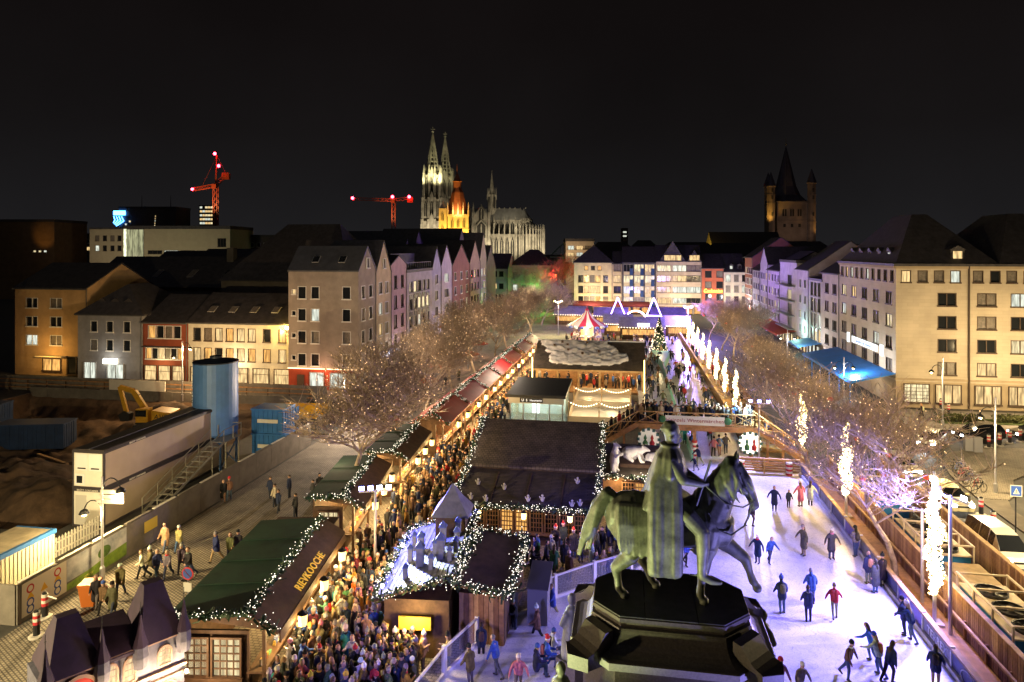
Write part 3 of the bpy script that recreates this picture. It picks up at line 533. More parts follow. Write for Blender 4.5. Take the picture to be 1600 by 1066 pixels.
text('Corkonian', 1.5, mat('neon_yellow', (1, .8, .1), emit=(1, .72, .06), es=3), f5, frame((FW[4] / 2, -.1, 6.9), (1, 0, 0), (0, -1, 0)), shear=.3, xs=.75)
f6 = building('white_house', 'white house with arched ground floor and twin dormers at the far end', (fx[5], YF), 0, FW[5], 14, 12.6, plaster('farwhite', (.60, .56, .48)), grid_wins('front', (.6, 2.9, 5.1), (9.7, 6.6, 3.5), 1.2, 1.9, 's'), ('gable_u', 5), fm=greyf, p=.3)
for x in (1.6, 3.9): dormer(f6, x, .8, 13., 1.2, 1.4, 2.)
text('hotel garni', .8, mat('neon_red', (1, .2, .05), emit=(1, .18, .04), es=2.4), f1, frame((4.2, -.1, 5.5), (1, 0, 0), (0, -1, 0)))
for q, f in enumerate((f1, f2, f3, f4, f5, f6)):
    for x in np.arange(.6, FW[q] - 2, 2.6): swindow(f, Matrix.Translation((float(x), -.02, .2)), 1.9, 1.9, 's', brownf, LITO[0])
    lamp('facade_light', 'POINT', (fx[q] + FW[q] / 2, YF - 6, 5), (1500, 350, 500, 1300, 700, 500)[q], (1, .78, .48), f, .4)
# awning row in front of the far end
b = MB(); L_ = fx[2] - fx[0] + 8; b.add([(0, 0, 3.6), (L_, 0, 3.6), (L_, -4.5, 2.7), (0, -4.5, 2.7), (L_, -4.5, 2.3), (0, -4.5, 2.3)], [(0, 1, 2, 3), (3, 2, 4, 5)]); [b.cyl((x, -4.4, 0), (x, -4.4, 2.6), .07) for x in np.linspace(.3, L_ - .3, 7)]
aw = thing('terrace_awning', 'long dark red terrace awning before the cream far building', 'awning', (fx[0], YF - .4, 0)); b.obj('canopy', mat('awning_darkred', (.12, .015, .02), .7), aw)
lamp('terrace_light', 'POINT', (fx[0] + 8, YF - 3, 2.1), 700, (1, .6, .25), aw, .4)
# buildings north-west of the square, lit green from the trees
gb = building('tree_shaded_house', 'green-lit house behind bare trees at the north-west corner', (x_on(222, 797), 222), 0, 14, 14, 14, plaster('stone', (.34, .32, .28)), grid_wins('front', (1, 4, 7, 10), (9.5, 5.5), 1.4, 1.9, 's'), ('hip', 5, .8), fm=brownf, p=.35)
lamp('green_light', 'POINT', (x_on(222, 842), 217.5, 3), 380, (.1, 1, .2), gb, .4)
gb2 = building('tree_shaded_house', 'grey stone house left of the green-lit house', (x_on(214, 757), 214), 0, 7.6, 14, 13, plaster('stone', (.34, .32, .28)), grid_wins('front', (.7, 2.7, 4.8), (10.4, 6.5, 3), 1.3, 1.6, 's'), ('gable_u', 4.5), fm=brownf, p=.4)
bb = building('apartment_tower', 'pale balconied apartment block beyond the cream far building', at(884, 300), YAW, 12.4, 12, 22.6, plaster('pale', (.45, .38, .30)), grid_wins('front', (1, 4.8, 8.6), (19, 16, 13), 2.6, 1.6, 'd'), ('flat', 1.2), fm=brownf, p=.5)
for z in (18., 15., 12.): MB().box(.5, -1.1, z, 11.8, 0, z + .9).obj('balcony', plaster('pale', (.45, .38, .30)), bb)
lamp('facade_light', 'POINT', (*at(890, 288), 14), 2600, (1, .7, .4), bb, .5)
# ================================================================ skyline
stone = mat('minster_stone', (.26, .24, .20), .9, var=.45, scale=.12, bump=.6, dist=.6); stoned = mat('minster_opening_shade', (.03, .028, .025), .9); lead = mat('lead_roof', (.20, .20, .19), .55, var=.2, scale=.2)  # dark copy of the stone: shade of the openings put into the colour
def lancet(b, x, y, z, w_, h_, mi=1, d=.25):          # flat pointed face coloured dark as a shaded recess, tracery bar, on a face looking to -y
    b.add([(x - w_ / 2, y - d, z), (x + w_ / 2, y - d, z), (x + w_ / 2, y - d, z + h_ * .7), (x, y - d, z + h_), (x - w_ / 2, y - d, z + h_ * .7)], [(0, 1, 2, 3, 4)], mi)
    fr_ = w_ * .13
    for a, c in (((x - w_ / 2, z), (x - w_ / 2, z + h_ * .7)), ((x - w_ / 2, z + h_ * .7), (x, z + h_)), ((x, z + h_), (x + w_ / 2, z + h_ * .7)), ((x + w_ / 2, z + h_ * .7), (x + w_ / 2, z)), ((x, z), (x, z + h_ * .8))):
        b.bar((a[0], y - d - .1, a[1]), (c[0], y - d - .1, c[1]), fr_, fr_, 0)
def pinnacle(b, x, y, z, h, r, mi=0):
    b.lathe([(r, 0), (r, h * .35), (r * 1.25, h * .37), (r * .8, h * .42), (.05, h)], 6, (x, y, z), mi)
    for k in range(3): b.octa((x, y, z + h * (.5 + .15 * k)), r * (.55 - .1 * k), mi)
D0 = 720.; sc = F_ / D0
ca = thing('cathedral', 'floodlit gothic cathedral with twin openwork spires on the skyline', 'cathedral', (*at(653, D0), 0), YAW)
def cx(px): return (px - 653) / sc
def cz(py): return CAMZ + (390 - py) / sc
def tower(x0, y0, wd, top, off=0):
    b = MB(); c = wd / 2
    tiers = [(0, 49, wd), (49, 72, wd * .93), (72, 98, wd * .80)]
    for z0, z1, w_ in tiers:
        x = x0 + c - w_ / 2; b.box(x, y0 + c - w_ / 2, z0, x + w_, y0 + c + w_ / 2, z1)
        b.box(x - .8, y0 + c - w_ / 2 - .8, z1 - 1.2, x + w_ + .8, y0 + c + w_ / 2 + .8, z1)
        for f in (0, .333, .666, 1):
            b.box(x + w_ * f - 1.2, y0 + c - w_ / 2 - 2.2, z0, x + w_ * f + 1.2, y0 + c - w_ / 2, z1 - 3); pinnacle(b, x + w_ * f, y0 + c - w_ / 2 - 1.2, z1 - 4, 15, 1.3)
            b.box(x + w_, y0 + c - w_ / 2 + w_ * f - 1, z0, x + w_ + 2, y0 + c - w_ / 2 + w_ * f + 1, z1 - 3); pinnacle(b, x + w_ + 1, y0 + c - w_ / 2 + w_ * f, z1 - 4, 14, 1.2)
        for f in (.166, .5, .833): lancet(b, x + w_ * f, y0 + c - w_ / 2, z0 + 5, w_ * .19, (z1 - z0) * .78)
        b.add([(x0 + c - 4, y0 + c - w_ / 2 - 1.5, z1 - 2), (x0 + c + 4, y0 + c - w_ / 2 - 1.5, z1 - 2), (x0 + c, y0 + c - w_ / 2 - 1.5, z1 + 9)], [(0, 1, 2)])
    cxn, cyn = x0 + c, y0 + c
    b.lathe([(wd * .40, 72), (wd * .40, 99), (wd * .43, 100)], 8, (cxn, cyn, 0), 0, PI / 8)
    for k in range(8): pinnacle(b, cxn + wd * .42 * math.cos(k * PI / 4 + PI / 8), cyn + wd * .42 * math.sin(k * PI / 4 + PI / 8), 92, 17, 1.3)
    # openwork spire: ribs, rings, crockets
    R0 = wd * .36
    for k in range(8):
        a = k * PI / 4 + PI / 8; b.bar((cxn + R0 * math.cos(a), cyn + R0 * math.sin(a), 99), (cxn, cyn, top - 4), 1.3, 1.3)
        for q in range(13):
            f = q / 13; rr = R0 * (1 - f) + .5; b.octa((cxn + rr * math.cos(a), cyn + rr * math.sin(a), 99 + (top - 103) * f), .95 * (1 - .5 * f))
    for q in range(10):
        f = q / 10; rr = R0 * (1 - f); b.lathe([(rr, 99 + (top - 103) * f), (rr * .97, 99 + (top - 103) * f + 1.3)], 8, (cxn, cyn, 0), 0, PI / 8)
    b.lathe([(R0 * .55, 99), (.2, top - 6)], 8, (cxn, cyn, 0), 1, PI / 8)  # solid core, the shade of the hollow spire put into its dark colour
    b.cyl((cxn, cyn, top - 6), (cxn, cyn, top + 3), .5, .3, 6); b.octa((cxn, cyn, top - 2), 1.6); b.bar((cxn - 2, cyn, top + .6), (cxn + 2, cyn, top + .6), .7)
    return b.obj('tower', [stone, stoned], ca)
tower(cx(659), 0, 21, 147); tower(cx(675.4), 25, 20.5, 146)
b = MB()                                         # nave, transept, choir
nx0, nx1 = cx(695), cx(822); y0, y1 = 14, 30; ridge = cz(324); eave = cz(343)
b.box(nx0, y0, 0, nx1, y1, eave); b.add([(nx0, y0, eave), (nx1 + 1, y0, eave), (nx1 - 5, (y0 + y1) / 2, ridge), (nx0, (y0 + y1) / 2, ridge), (nx0, y1, eave), (nx1 + 1, y1, eave)], [(0, 1, 2, 3), (5, 4, 3, 2), (1, 5, 2)], 2)
b.box(nx0, y0 - 14, 0, nx1, y0, cz(366))
n = 15
for k in range(n + 1):
    x = nx0 + (nx1 - nx0) * k / n
    b.box(x - .6, y0 - 15, 0, x + .6, y0 - 13.5, cz(360)); pinnacle(b, x, y0 - 13.7, cz(362), 9, .8); b.bar((x, y0 - 13, cz(360)), (x, y0, cz(348)), .9, 1.6); b.box(x - .7, y0 - 1, 0, x + .7, y0, eave); pinnacle(b, x, y0 - .5, eave - 3, 6, .6)
    if k < n: lancet(b, x + (nx1 - nx0) / n / 2, y0, cz(366) + .5, 4.6, eave - cz(366) - 1.5); lancet(b, x + (nx1 - nx0) / n / 2, y0 - 14, 8, 4.4, cz(366) - 9)
    b.octa((x, (y0 + y1) / 2, ridge + .5), .9)
b.obj('nave', [stone, stoned, lead], ca)
b = MB(); ap = (nx1, 22)                          # apse ring of chapels
for rr, h in ((21, cz(366)), (8.5, eave)):
    b.lathe([(rr, 0), (rr, h)], 14, (ap[0] - 2, ap[1] - 4, 0))
b.lathe([(9, eave), (.3, ridge)], 14, (ap[0] - 2, ap[1], 0), 2)
for k in range(15):
    a = -PI * .62 + k * PI * .72 / 14; x, y = ap[0] - 2 + 22 * math.cos(a), ap[1] - 4 + 22 * math.sin(a); b.cyl((x, y, 0), (x, y, cz(360)), .9, .8, 5); pinnacle(b, x, y, cz(362), 8, .8)
    x2, y2 = ap[0] - 2 + 9 * math.cos(a), ap[1] - 4 + 9 * math.sin(a); b.bar((x, y, cz(360)), (x2, y2, cz(348)), .8, 1.5); pinnacle(b, x2, y2, eave - 3, 5, .6)
    if k % 2 == 0:
        xm, ym = ap[0] - 2 + 21.1 * math.cos(a + .025), ap[1] - 4 + 21.1 * math.sin(a + .025); b.box(xm - 1.4, ym - .3, 8, xm + 1.4, ym + .3, cz(370), 1)
b.obj('choir', [stone, stoned, lead], ca)
b = MB(); tx = cx(752.5); tw = 8.2; ty = -8         # transept front
b.box(tx - tw, ty, 0, tx + tw, y1 + 16, eave + 2); b.add([(tx - tw, ty, eave + 2), (tx + tw, ty, eave + 2), (tx, ty, cz(320)), (tx - tw, y1 + 16, eave + 2), (tx + tw, y1 + 16, eave + 2), (tx, y1 + 16, cz(320))], [(0, 1, 2), (0, 2, 5, 3), (1, 4, 5, 2)], 0)
lancet(b, tx, ty, cz(372), 10, cz(345) - cz(372), 1); lancet(b, tx, ty, cz(343), 6, 13, 1)
for s in (-1, 1): b.box(tx + s * tw - 1.3, ty - 2, 0, tx + s * tw + 1.3, ty, eave + 1); pinnacle(b, tx + s * tw, ty - 1, eave, 18, 1.4); pinnacle(b, tx + s * (tw + 5), ty + 3, cz(358), 16, 1.3)
b.obj('transept', [stone, stoned], ca)
b = MB(); fxx = cx(767.6); fy = 22
b.lathe([(4.6, ridge - 8), (4.6, cz(303)), (5.3, cz(302))], 8, (fxx, fy, 0), 0); b.lathe([(3.1, cz(302)), (1.6, cz(285)), (.15, cz(264))], 8, (fxx, fy, 0), 0)
for k in range(8): pinnacle(b, fxx + 4.7 * math.cos(k * PI / 4), fy + 4.7 * math.sin(k * PI / 4), cz(310), 13, .7); b.box(fxx - 1 + 3 * math.cos(k * PI / 4), fy - 4.9, ridge, fxx + 1 + 3 * math.cos(k * PI / 4), fy - 4.5, cz(306), 1) if k % 4 == 0 else None
for q in range(9): b.octa((fxx, fy - 2.6 * (1 - q / 9), cz(302) + (cz(264) - cz(302)) * q / 9), 1.1 * (1 - q / 12))
b.cyl((fxx, fy, cz(265)), (fxx, fy, cz(262)), .4, .3, 5); b.obj('crossing_spire', [stone, stoned], ca)
def floodat(root, lx, ly, lz, ax, ay, az, power, col, ang=110):
    T = PM(root); lamp('floodlight', 'SPOT', T @ Vector((lx, ly, lz)), power, col, root, .8, T @ Vector((ax, ay, az)), ang, .8)
wc = (1, .84, .56)
for x in (4, 17, 32): floodat(ca, x, -16, 18, x, 6, 52, 27000, wc, 120)
for x, zz in ((2, 88), (20, 88), (28, 90)): floodat(ca, x, -10, zz, x + 1, 14, 118, 19000, (1, .92, .48), 120)
floodat(ca, 14.5, 11, 97, 14.5, 12, 130, 15000, (.95, 1, .4), 150); floodat(ca, 25.4, 35, 97, 25.4, 36, 130, 15000, (.95, 1, .5), 150)
for x in (62, 82, 100, 118, 134): floodat(ca, x, -26, 14, x + 2, 10, 44, 19000 + 7000 * math.sin(x), wc, 125)
floodat(ca, 146, 0, 12, 126, 16, 40, 13000, wc, 125); floodat(ca, fxx - 8, -6, 56, fxx, fy, 84, 12000, wc, 90); floodat(ca, 100, -14, 47, 104, 16, 60, 9000, wc, 130)
# --- town hall tower
D1 = 330.; s1_ = F_ / D1
th = thing('town_hall_tower', 'amber floodlit town hall tower with brown tapering roof before the cathedral', 'tower', (*at(686, D1), 0), YAW)
def tz(py): return CAMZ + (390 - py) / s1_
def tx_(px): return (px - 686) / s1_
ashlar = mat('ashlar', (.40, .34, .24), .85, var=.2, scale=.3); rroof = mat('copper_brown_roof', (.22, .08, .03), .6, var=.3, scale=.5)
b = MB(); x0, x1 = tx_(699.5), tx_(732); wd = x1 - x0
b.box(x0, 0, 0, x1, wd, tz(337)); b.box(x0 - .3, -.3, tz(338), x1 + .3, wd + .3, tz(335)); b.box(x0 - .3, -.3, tz(359), x1 + .3, wd + .3, tz(357.5))
for z, h_ in ((tz(356), 4.5), (tz(376), 4.5), (tz(396), 4.5)):
    for f in (.22, .5, .78): lancet(b, x0 + wd * f, 0, z, 1.5, h_, 1, .06)
for f in (0, .25, .5, .75, 1): pinnacle(b, x0 + wd * f, -.2, tz(337), 6.5, .45); pinnacle(b, x0 + wd * f, wd, tz(337), 6.5, .45)
b.obj('shaft', [ashlar, stoned], th)
b = MB(); b.box(tx_(686), -1, 0, tx_(698), 3, tz(326)); b.lathe([(2.4, 0), (.1, 3.5)], 4, (tx_(692), 1, tz(326)), 0, PI / 4); [lancet(b, tx_(692), -1, tz(p_), 1.3, 4, 1, .06) for p_ in (345, 364)]; b.obj('stair_turret', [ashlar, stoned], th)
b = MB(); c_ = (x0 + x1) / 2; b.lathe([(wd * .58, 0), (wd * .30, tz(300) - tz(336)), (1.9, tz(292) - tz(336))], 8, (c_ - .6, wd / 2, tz(336)), 0, PI / 8); b.obj('roof', rroof, th)
b = MB(); b.lathe([(2.0, 0), (2.0, 3.0), (2.5, 3.3), (1.6, 4.4), (.3, 7.5), (.08, 12)], 8, (c_ - .9, wd / 2, tz(293)), 0); b.obj('lantern', [rroof], th)
for px, py, pw in ((692, 392, 7000), (706, 396, 9000), (726, 396, 9000)): floodat(th, tx_(px), -9, tz(384), tx_(px), 2, tz(352), pw, (1, .55, .08), 130)
floodat(th, c_, -5, tz(338), c_, 4, tz(312), 5200, (1, .50, .18), 100)
# --- romanesque church tower
D2 = 400.; s2_ = F_ / D2
sm = thing('church_tower', 'dark romanesque church tower with spire and four corner turrets', 'church', (*at(1198, D2), 0), YAW)
def mx_(px): return (px - 1198) / s2_
def mz(py): return CAMZ + (390 - py) / s2_
tuff = mat('tuff_stone', (.22, .17, .13), .9, var=.25, scale=.2); blue_slate = mat('blue_slate', (.06, .055, .075), .5, var=.2, scale=.3)
b = MB(); X0, X1 = mx_(1214), mx_(1261); Wd = X1 - X0
b.box(X0, 0, 0, X1, Wd, mz(315)); [b.box(X0 - .4, -.4, mz(p_), X1 + .4, Wd + .4, mz(p_ - 1.6)) for p_ in (316, 346)]
for f in (.25, .5, .75): [b.box(X0 + Wd * f + d_ - .45, -.15, mz(338), X0 + Wd * f + d_ + .45, .1, mz(327), 1) for d_ in (-.7, .7)]; b.box(X0 + Wd * f - .7, -.15, mz(355), X0 + Wd * f + .7, .1, mz(350), 1)
b.obj('shaft', [tuff, stoned], sm)
MB().lathe([(Wd * .70, 0), (Wd * .46, (mz(303) - mz(315)) * .9), (Wd * .33, mz(290) - mz(315)), (.15, mz(225) - mz(315))], 8, (X0 + Wd / 2, Wd / 2, mz(315)), 0, PI / 8).obj('spire', blue_slate, sm)
MB().cyl((X0 + Wd / 2, Wd / 2, mz(226)), (X0 + Wd / 2, Wd / 2, mz(212)), .2, .1, 5).octa((X0 + Wd / 2, Wd / 2, mz(222)), .8).obj('finial', mat('gilded', (.5, .4, .2), .4, .8), sm)
for px, yy, tp in ((1203.5, -1, 293), (1267, -1, 288), (1219, Wd + 1, 288), (1250, Wd + 1, 290)):
    b = MB(); r_ = 2.4; b.lathe([(r_, 0), (r_, mz(tp)), (r_ + .5, mz(tp) + .2), (r_ + .5, mz(tp) + .8)], 8, (mx_(px), yy, 0)); [b.lathe([(r_ + .25, mz(p_)), (r_ + .25, mz(p_) + .7)], 8, (mx_(px), yy, 0)) for p_ in (319, 348, 306)]
    for p_ in (338, 312, 301): b.box(mx_(px) - .5, yy - r_ - .12, mz(p_), mx_(px) + .5, yy - r_ + .2, mz(p_) + 2.2, 1)
    o = b.obj('corner_turret', [tuff, stoned], sm); MB().lathe([(r_ + .6, mz(tp) + .8), (.1, mz(tp - 24))], 8, (mx_(px), yy, 0)).obj('cone_roof', blue_slate, o)
floodat(sm, mx_(1192), -8, mz(352), mx_(1203), -1, mz(310), 3600, (1, .55, .10), 90); floodat(sm, mx_(1282), -8, mz(372), mx_(1270), -1, mz(330), 1300, (1, .5, .12), 90); floodat(sm, mx_(1238), -26, mz(380), mx_(1238), 0, mz(335), 2000, (.9, .6, .45), 90)
# --- long dark church nave with lit gable edge
nv = building('church_nave', 'long black church roof with one amber-lit gable edge', at(1115, 330), YAW, 34, 16, 18, plaster('greybrown', (.16, .14, .12)), [], ('gable_u', 9.5), slate)
floodat(nv, -9, -2, 17, 0, 4, 24, 4200, (1, .62, .06), 90)
# --- roofs behind the far row
for q, (px, D, W_, H_, R_, lb) in enumerate(((915, 262, 22, 16, 6, 'dark hipped roof behind the cream far building'), (978, 250, 16, 16, 6.5, 'dark hipped roof behind the blue balconies'), (1030, 268, 26, 17, 5, 'low dark roof behind the gabled far hotel'), (1100, 255, 24, 16, 5.5, 'dark roof behind the red far building'), (1205, 240, 26, 16, 6, 'dark roof below the church tower'), (1290, 250, 34, 15, 6, 'dark roof far behind the east row'), (1400, 260, 50, 16, 6, 'black roof line behind the sandstone block'))):
    building('roofed_block', lb, at(px, D), YAW, W_, 14, H_, plaster('greybrown', (.16, .14, .12)), [('front', 2 + 3. * k, H_ - 3, 1.4, 1.6, 's') for k in range(int(W_ / 3.2))], ('hip', R_, .8), slate, p=.35)
# --- museum and blocks to the north-west
mu_l = plaster('limestone', (.42, .37, .26), var=.08)
mus = building('museum', 'long flat-roofed limestone museum with lit glass stair strip', at(193, 250), YAW, 39, 22, CAMZ + (390 - 358) / 4.267, mu_l, [('front', 9 + 6 * k, CAMZ - 1.6, 5, 1.2, 't') for k in range(5)] + [('front', 34.5, CAMZ + 1, 3, 3, 't')], ('flat', 1.2), slate, brownf, .15)
swindow(mus, Matrix.Translation((.1, -.05, 14.5)), 1.1, 12, 's', greyf, litmat('lit_strip', (.95, .98, .6), .9, 2)); swindow(mus, Matrix.Translation((1.4, -.05, 14.5)), 6, 11.8, 't', greyf, litmat('lit_dim', (.5, .5, .28), .35, .7))
floodat(mus, 14, -26, 12, 14, 0, 22, 2400, (1, .86, .56), 130); floodat(mus, 34, -26, 12, 34, 0, 22, 1500, (1, .85, .56), 110)
mus2 = building('museum_wing', 'lower limestone museum wing with square windows', at(140, 252), YAW, 12.4, 18, 26.5, mu_l, grid_wins('front', (2.2, 5., 7.8, 10.4), (18.5, 22.2), 1.3, 1.9, 's'), ('flat', .6), slate, brownf, .1); floodat(mus2, 6, -24, 14, 6, 0, 20, 1600, (1, .75, .5), 110)
fl = building('flat_block', 'low dark block with an orange-lit wall on the far west', at(-30, 260), YAW, 28, 20, 29.5, plaster('brownwall', (.14, .085, .045)), [('front', 20 + 2 * k, 18, 1, .6, 's') for k in range(3)], ('flat', 1.), slate, p=.8); floodat(fl, 24, -9, 19, 24.5, 0, 24, 500, (1, .5, .1), 60)
tb = building('office_slab', 'dark office slab carrying a small blue neon emblem', at(186, 350), YAW, 29, 16, 40, plaster('slab', (.10, .085, .075)), [('front', 18 + .1 * k, 31 + 1.2 * k, .5, .6, 's') for k in range(5)] + [('front', 3, 31.5, 1, .8, 's'), ('front', 5, 33, 1, .8, 's')], ('flat', 1.), slate, p=1)
nb = mat('neon_blue', (.2, .5, 1), emit=(.06, .30, 1), es=5); b = MB(); b.box(-2.6, -.6, 36.6, 3.5, -.3, 38.8); [b.tube([(-2.4 + d_ * 1.3, -.5, 36), (-1.8 + d_ * 1.5, -.5, 34.2 - .2 * d_), (-2.6 + d_ * .5, -.5, 32.6 - .5 * d_)], .22, 5) for d_ in range(4)]; b.obj('neon_emblem', nb, tb)
for x in (9, 24): MB().cyl((x, 5, 41), (x, 5, 47), .2, .08, 5).obj('mast', slate, tb)
sk = building('office_tower', 'distant office tower with lit floors beside the red-lamped crane', at(311, 900), YAW, 19, 16, 76, plaster('slab', (.10, .085, .075)), [('front', 1 + 3.5 * k, 42 + 5.2 * j, 3.2, 2.6, 's') for k in range(5) for j in range(7)], ('flat', 1.5), slate, p=.95)
tw2 = building('office_tower', 'slim distant tower with few lights above the far roofs', at(972, 700), YAW, 6, 8, 40, plaster('slab', (.10, .085, .075)), [('front', 1., 28 + 4. * j, 3.6, 1.6, 's') for j in range(3)], ('flat', 1), slate, p=.9)
for q, (px, D, W_, H_) in enumerate(((365, 270, 24, 24), (455, 330, 40, 24), (30, 330, 40, 26), (520, 420, 60, 26))):
    building('flat_block', ('dim block with pale lower windows beside the museum', 'black flat roofs between museum and crane', 'dark block on the western horizon', 'dark blocks below the slewing crane')[q], at(px, D), YAW, W_, 16, H_, plaster('slab', (.10, .085, .075)), [('front', 1.5 + 2.6 * k, H_ - 4 - 3.4 * j, 1.3, 1.6, 's') for k in range(int(W_ / 3)) for j in range(2)], ('flat', .8), slate, p=.16)
# --- tower cranes
cro = mat('crane_red', (.35, .06, .02), .5); redl = mat('beacon_red', (1, .1, .1), emit=(1, .03, .06), es=14)
def lattice(b, p, q, w_, n, r=.12):
    p = Vector(p); q = Vector(q); d = (q - p).normalized(); u = Vector((0, 1, 0)); a = d.cross(u).normalized() * w_ / 2; c = u * w_ / 2
    cs = [a + c, a - c, -a - c, -a + c]
    for k in cs: b.bar(p + k, q + k, r)
    for i in range(n):
        s_ = p.lerp(q, i / n); e = p.lerp(q, (i + 1) / n)
        for k in range(4): b.bar(s_ + cs[k], e + cs[(k + 1) % 4], r * .7)
def crane(px, D, ytop, jib0, jib1, lab, apex, lamps, lit):
    s_ = F_ / D; t = thing('tower_crane', lab, 'crane', (*at(px, D), 0), YAW); Z = lambda py: CAMZ + (390 - py) / s_; X = lambda p_: (p_ - px) / s_
    b = MB(); lattice(b, (0, 0, 0), (0, 0, Z(ytop)), 2.4, 16, .35); b.obj('mast', cro, t)
    b = MB(); lattice(b, (0, 0, Z(ytop)), (X(jib0[0]), -2, Z(jib0[1])), 1.8, 9, .28); b.obj('jib', cro, t)
    b = MB(); lattice(b, (0, 0, Z(ytop)), (X(jib1[0]), 2, Z(jib1[1])), 1.8, 4, .28); b.box(X(jib1[0]) - 2.5, .5, Z(jib1[1]) - 3.5, X(jib1[0]) + 2, 3, Z(jib1[1]) + .5); b.obj('counter_jib', cro, t)
    b = MB()
    if apex: b.bar((0, 0, Z(ytop)), (X(apex[0]), 0, Z(apex[1])), .7); b.bar((X(apex[0]), 0, Z(apex[1])), (X(jib0[0]) * .6, -1.2, Z(ytop) + (Z(jib0[1]) - Z(ytop)) * .6), .15); b.bar((X(apex[0]), 0, Z(apex[1])), (X(jib1[0]), 1, Z(jib1[1])), .15)
    b.box(-1.6, -2.4, Z(ytop) - 2, 1.2, -.6, Z(ytop) + .8); b.obj('cab', cro, t)
    for p_, q_ in lamps: MB().ball((X(p_), -2.2, Z(q_)), 1.0 * D / 450, 8, 6).obj('beacon', redl, t)
    floodat(t, -6, -14, Z(ytop) - 14, 0, 0, Z(ytop) - 4, lit, (1, .5, .2), 100)
crane(337, 420, 290, (302, 297), (352, 271), 'orange crane with three red beacons beside the lit office tower', (339, 243), ((338, 241), (344, 260), (303, 296)), 9000)
crane(615, 500, 313, (551, 311), (641, 309), 'low red crane with level jib left of the cathedral', None, ((552, 310), (614, 308), (640, 308)), 7000)
b = MB(); ar = thing('arch_bridge', 'dim steel arch bridge just right of the cathedral', 'bridge', (*at(862, 900), 0), YAW)
for y_ in (0, 8): b.tube([(x, y_, 12 + 20 * math.sin(PI * x / 60)) for x in range(0, 61, 6)], .8, 5); [b.bar((x, y_, 10), (x, y_, 12 + 20 * math.sin(PI * x / 60)), .3) for x in range(6, 60, 6)]
b.box(-2, -1, 8, 62, 9, 10); b.obj('arch', mat('bridge_steel', (.10, .16, .14), .5), ar)
# ================================================================ ice rink
def icemat():
    m = mat('ice', (.80, .81, .86), .32, spec=.5); n = m.node_tree.nodes; l = m.node_tree.links; b = n['Principled BSDF']
    t = n.new('ShaderNodeTexCoord'); nz = n.new('ShaderNodeTexNoise'); nz.inputs['Scale'].default_value = .35; nz.inputs['Detail'].default_value = 7; l.new(t.outputs['Object'], nz.inputs[0])
    wv = n.new('ShaderNodeTexNoise'); wv.inputs['Scale'].default_value = 5; wv.inputs['Detail'].default_value = 9; wv.inputs['Distortion'].default_value = 2.5; l.new(t.outputs['Object'], wv.inputs[0])
    r = n.new('ShaderNodeValToRGB'); r.color_ramp.elements[0].color = (.50, .52, .62, 1); r.color_ramp.elements[1].color = (.84, .84, .87, 1); r.color_ramp.elements[0].position = .33; r.color_ramp.elements[1].position = .62
    l.new(nz.outputs[0], r.inputs[0]); l.new(r.outputs[0], b.inputs['Base Color'])
    r2 = n.new('ShaderNodeMapRange'); r2.inputs[1].default_value = .35; r2.inputs[2].default_value = .65; r2.inputs[3].default_value = .18; r2.inputs[4].default_value = .55; l.new(wv.outputs[0], r2.inputs[0]); l.new(r2.outputs[0], b.inputs['Roughness'])
    src = r.outputs[0]                        # skate tracks: thin curved lines cut pale into the surface
    for sc_, th in ((.45, .006), (.9, .008), (1.7, .010), (.25, .004)):
        k = n.new('ShaderNodeTexNoise'); k.inputs['Scale'].default_value = sc_; k.inputs['Detail'].default_value = 1.5; k.inputs['Distortion'].default_value = .8; l.new(t.outputs['Object'], k.inputs[0])
        m1 = n.new('ShaderNodeMath'); m1.operation = 'PINGPONG'; m1.inputs[1].default_value = .03; l.new(k.outputs[0], m1.inputs[0]); m2 = n.new('ShaderNodeMath'); m2.operation = 'LESS_THAN'; m2.inputs[1].default_value = th * .35; l.new(m1.outputs[0], m2.inputs[0])
        m3 = n.new('ShaderNodeMath'); m3.operation = 'MULTIPLY'; m3.inputs[1].default_value = .34; l.new(m2.outputs[0], m3.inputs[0]); mx = n.new('ShaderNodeMix'); mx.data_type = 'RGBA'; l.new(m3.outputs[0], mx.inputs[0]); l.new(src, mx.inputs[6]); mx.inputs[7].default_value = (.30, .33, .45, 1); src = mx.outputs[2]
    l.new(src, b.inputs['Base Color'])
    bp = n.new('ShaderNodeBump'); bp.inputs['Strength'].default_value = .25; bp.inputs['Distance'].default_value = .01; l.new(wv.outputs[0], bp.inputs['Height']); l.new(bp.outputs[0], b.inputs['Normal'])
    return m
ice = icemat(); ZI = .35
curve = [(-9.4, 18), (-9.0, 22), (-8.5, 26), (-7.9, 29), (-7.0, 31.6), (-5.6, 34.2), (-3.8, 36.4), (-1.8, 38.3), (.2, 39.9), (1.7, 42), (2.5, 44.5), (2.6, 48), (2.6, 52), (2.5, 56), (2.0, 60), (1.5, 63)]
poly = [(14.15, 8), (14.15, 59.7), (10.6, 59.7), (10.8, 64), (10.9, 150), (1.4, 150), (1.4, 64)] + curve[::-1] + [(-9.4, 8)]
struct(MB().prism(poly, .02, ZI).obj('ice_rink', ice))
wood = mat('deck_wood', (.30, .16, .07), .75, var=.35, scale=2.2, bump=.3); woodd = mat('dark_wood', (.075, .042, .024), .8, var=.4, scale=2.2, bump=.4); woodl = mat('light_wood', (.42, .27, .12), .7, var=.3, scale=2.5, bump=.2)
whitep = mat('white_paint', (.72, .72, .74), .5, var=.06, scale=2); alu = mat('aluminium', (.45, .45, .48), .35, .7)
def clear(name, col, a=.16):
    return mat(name, col, .06, alpha=a, spec=.6)
acryl = clear('clear_panel', (.55, .6, .7), .2); kick = mat('kick_plate', (.62, .62, .68), .5)
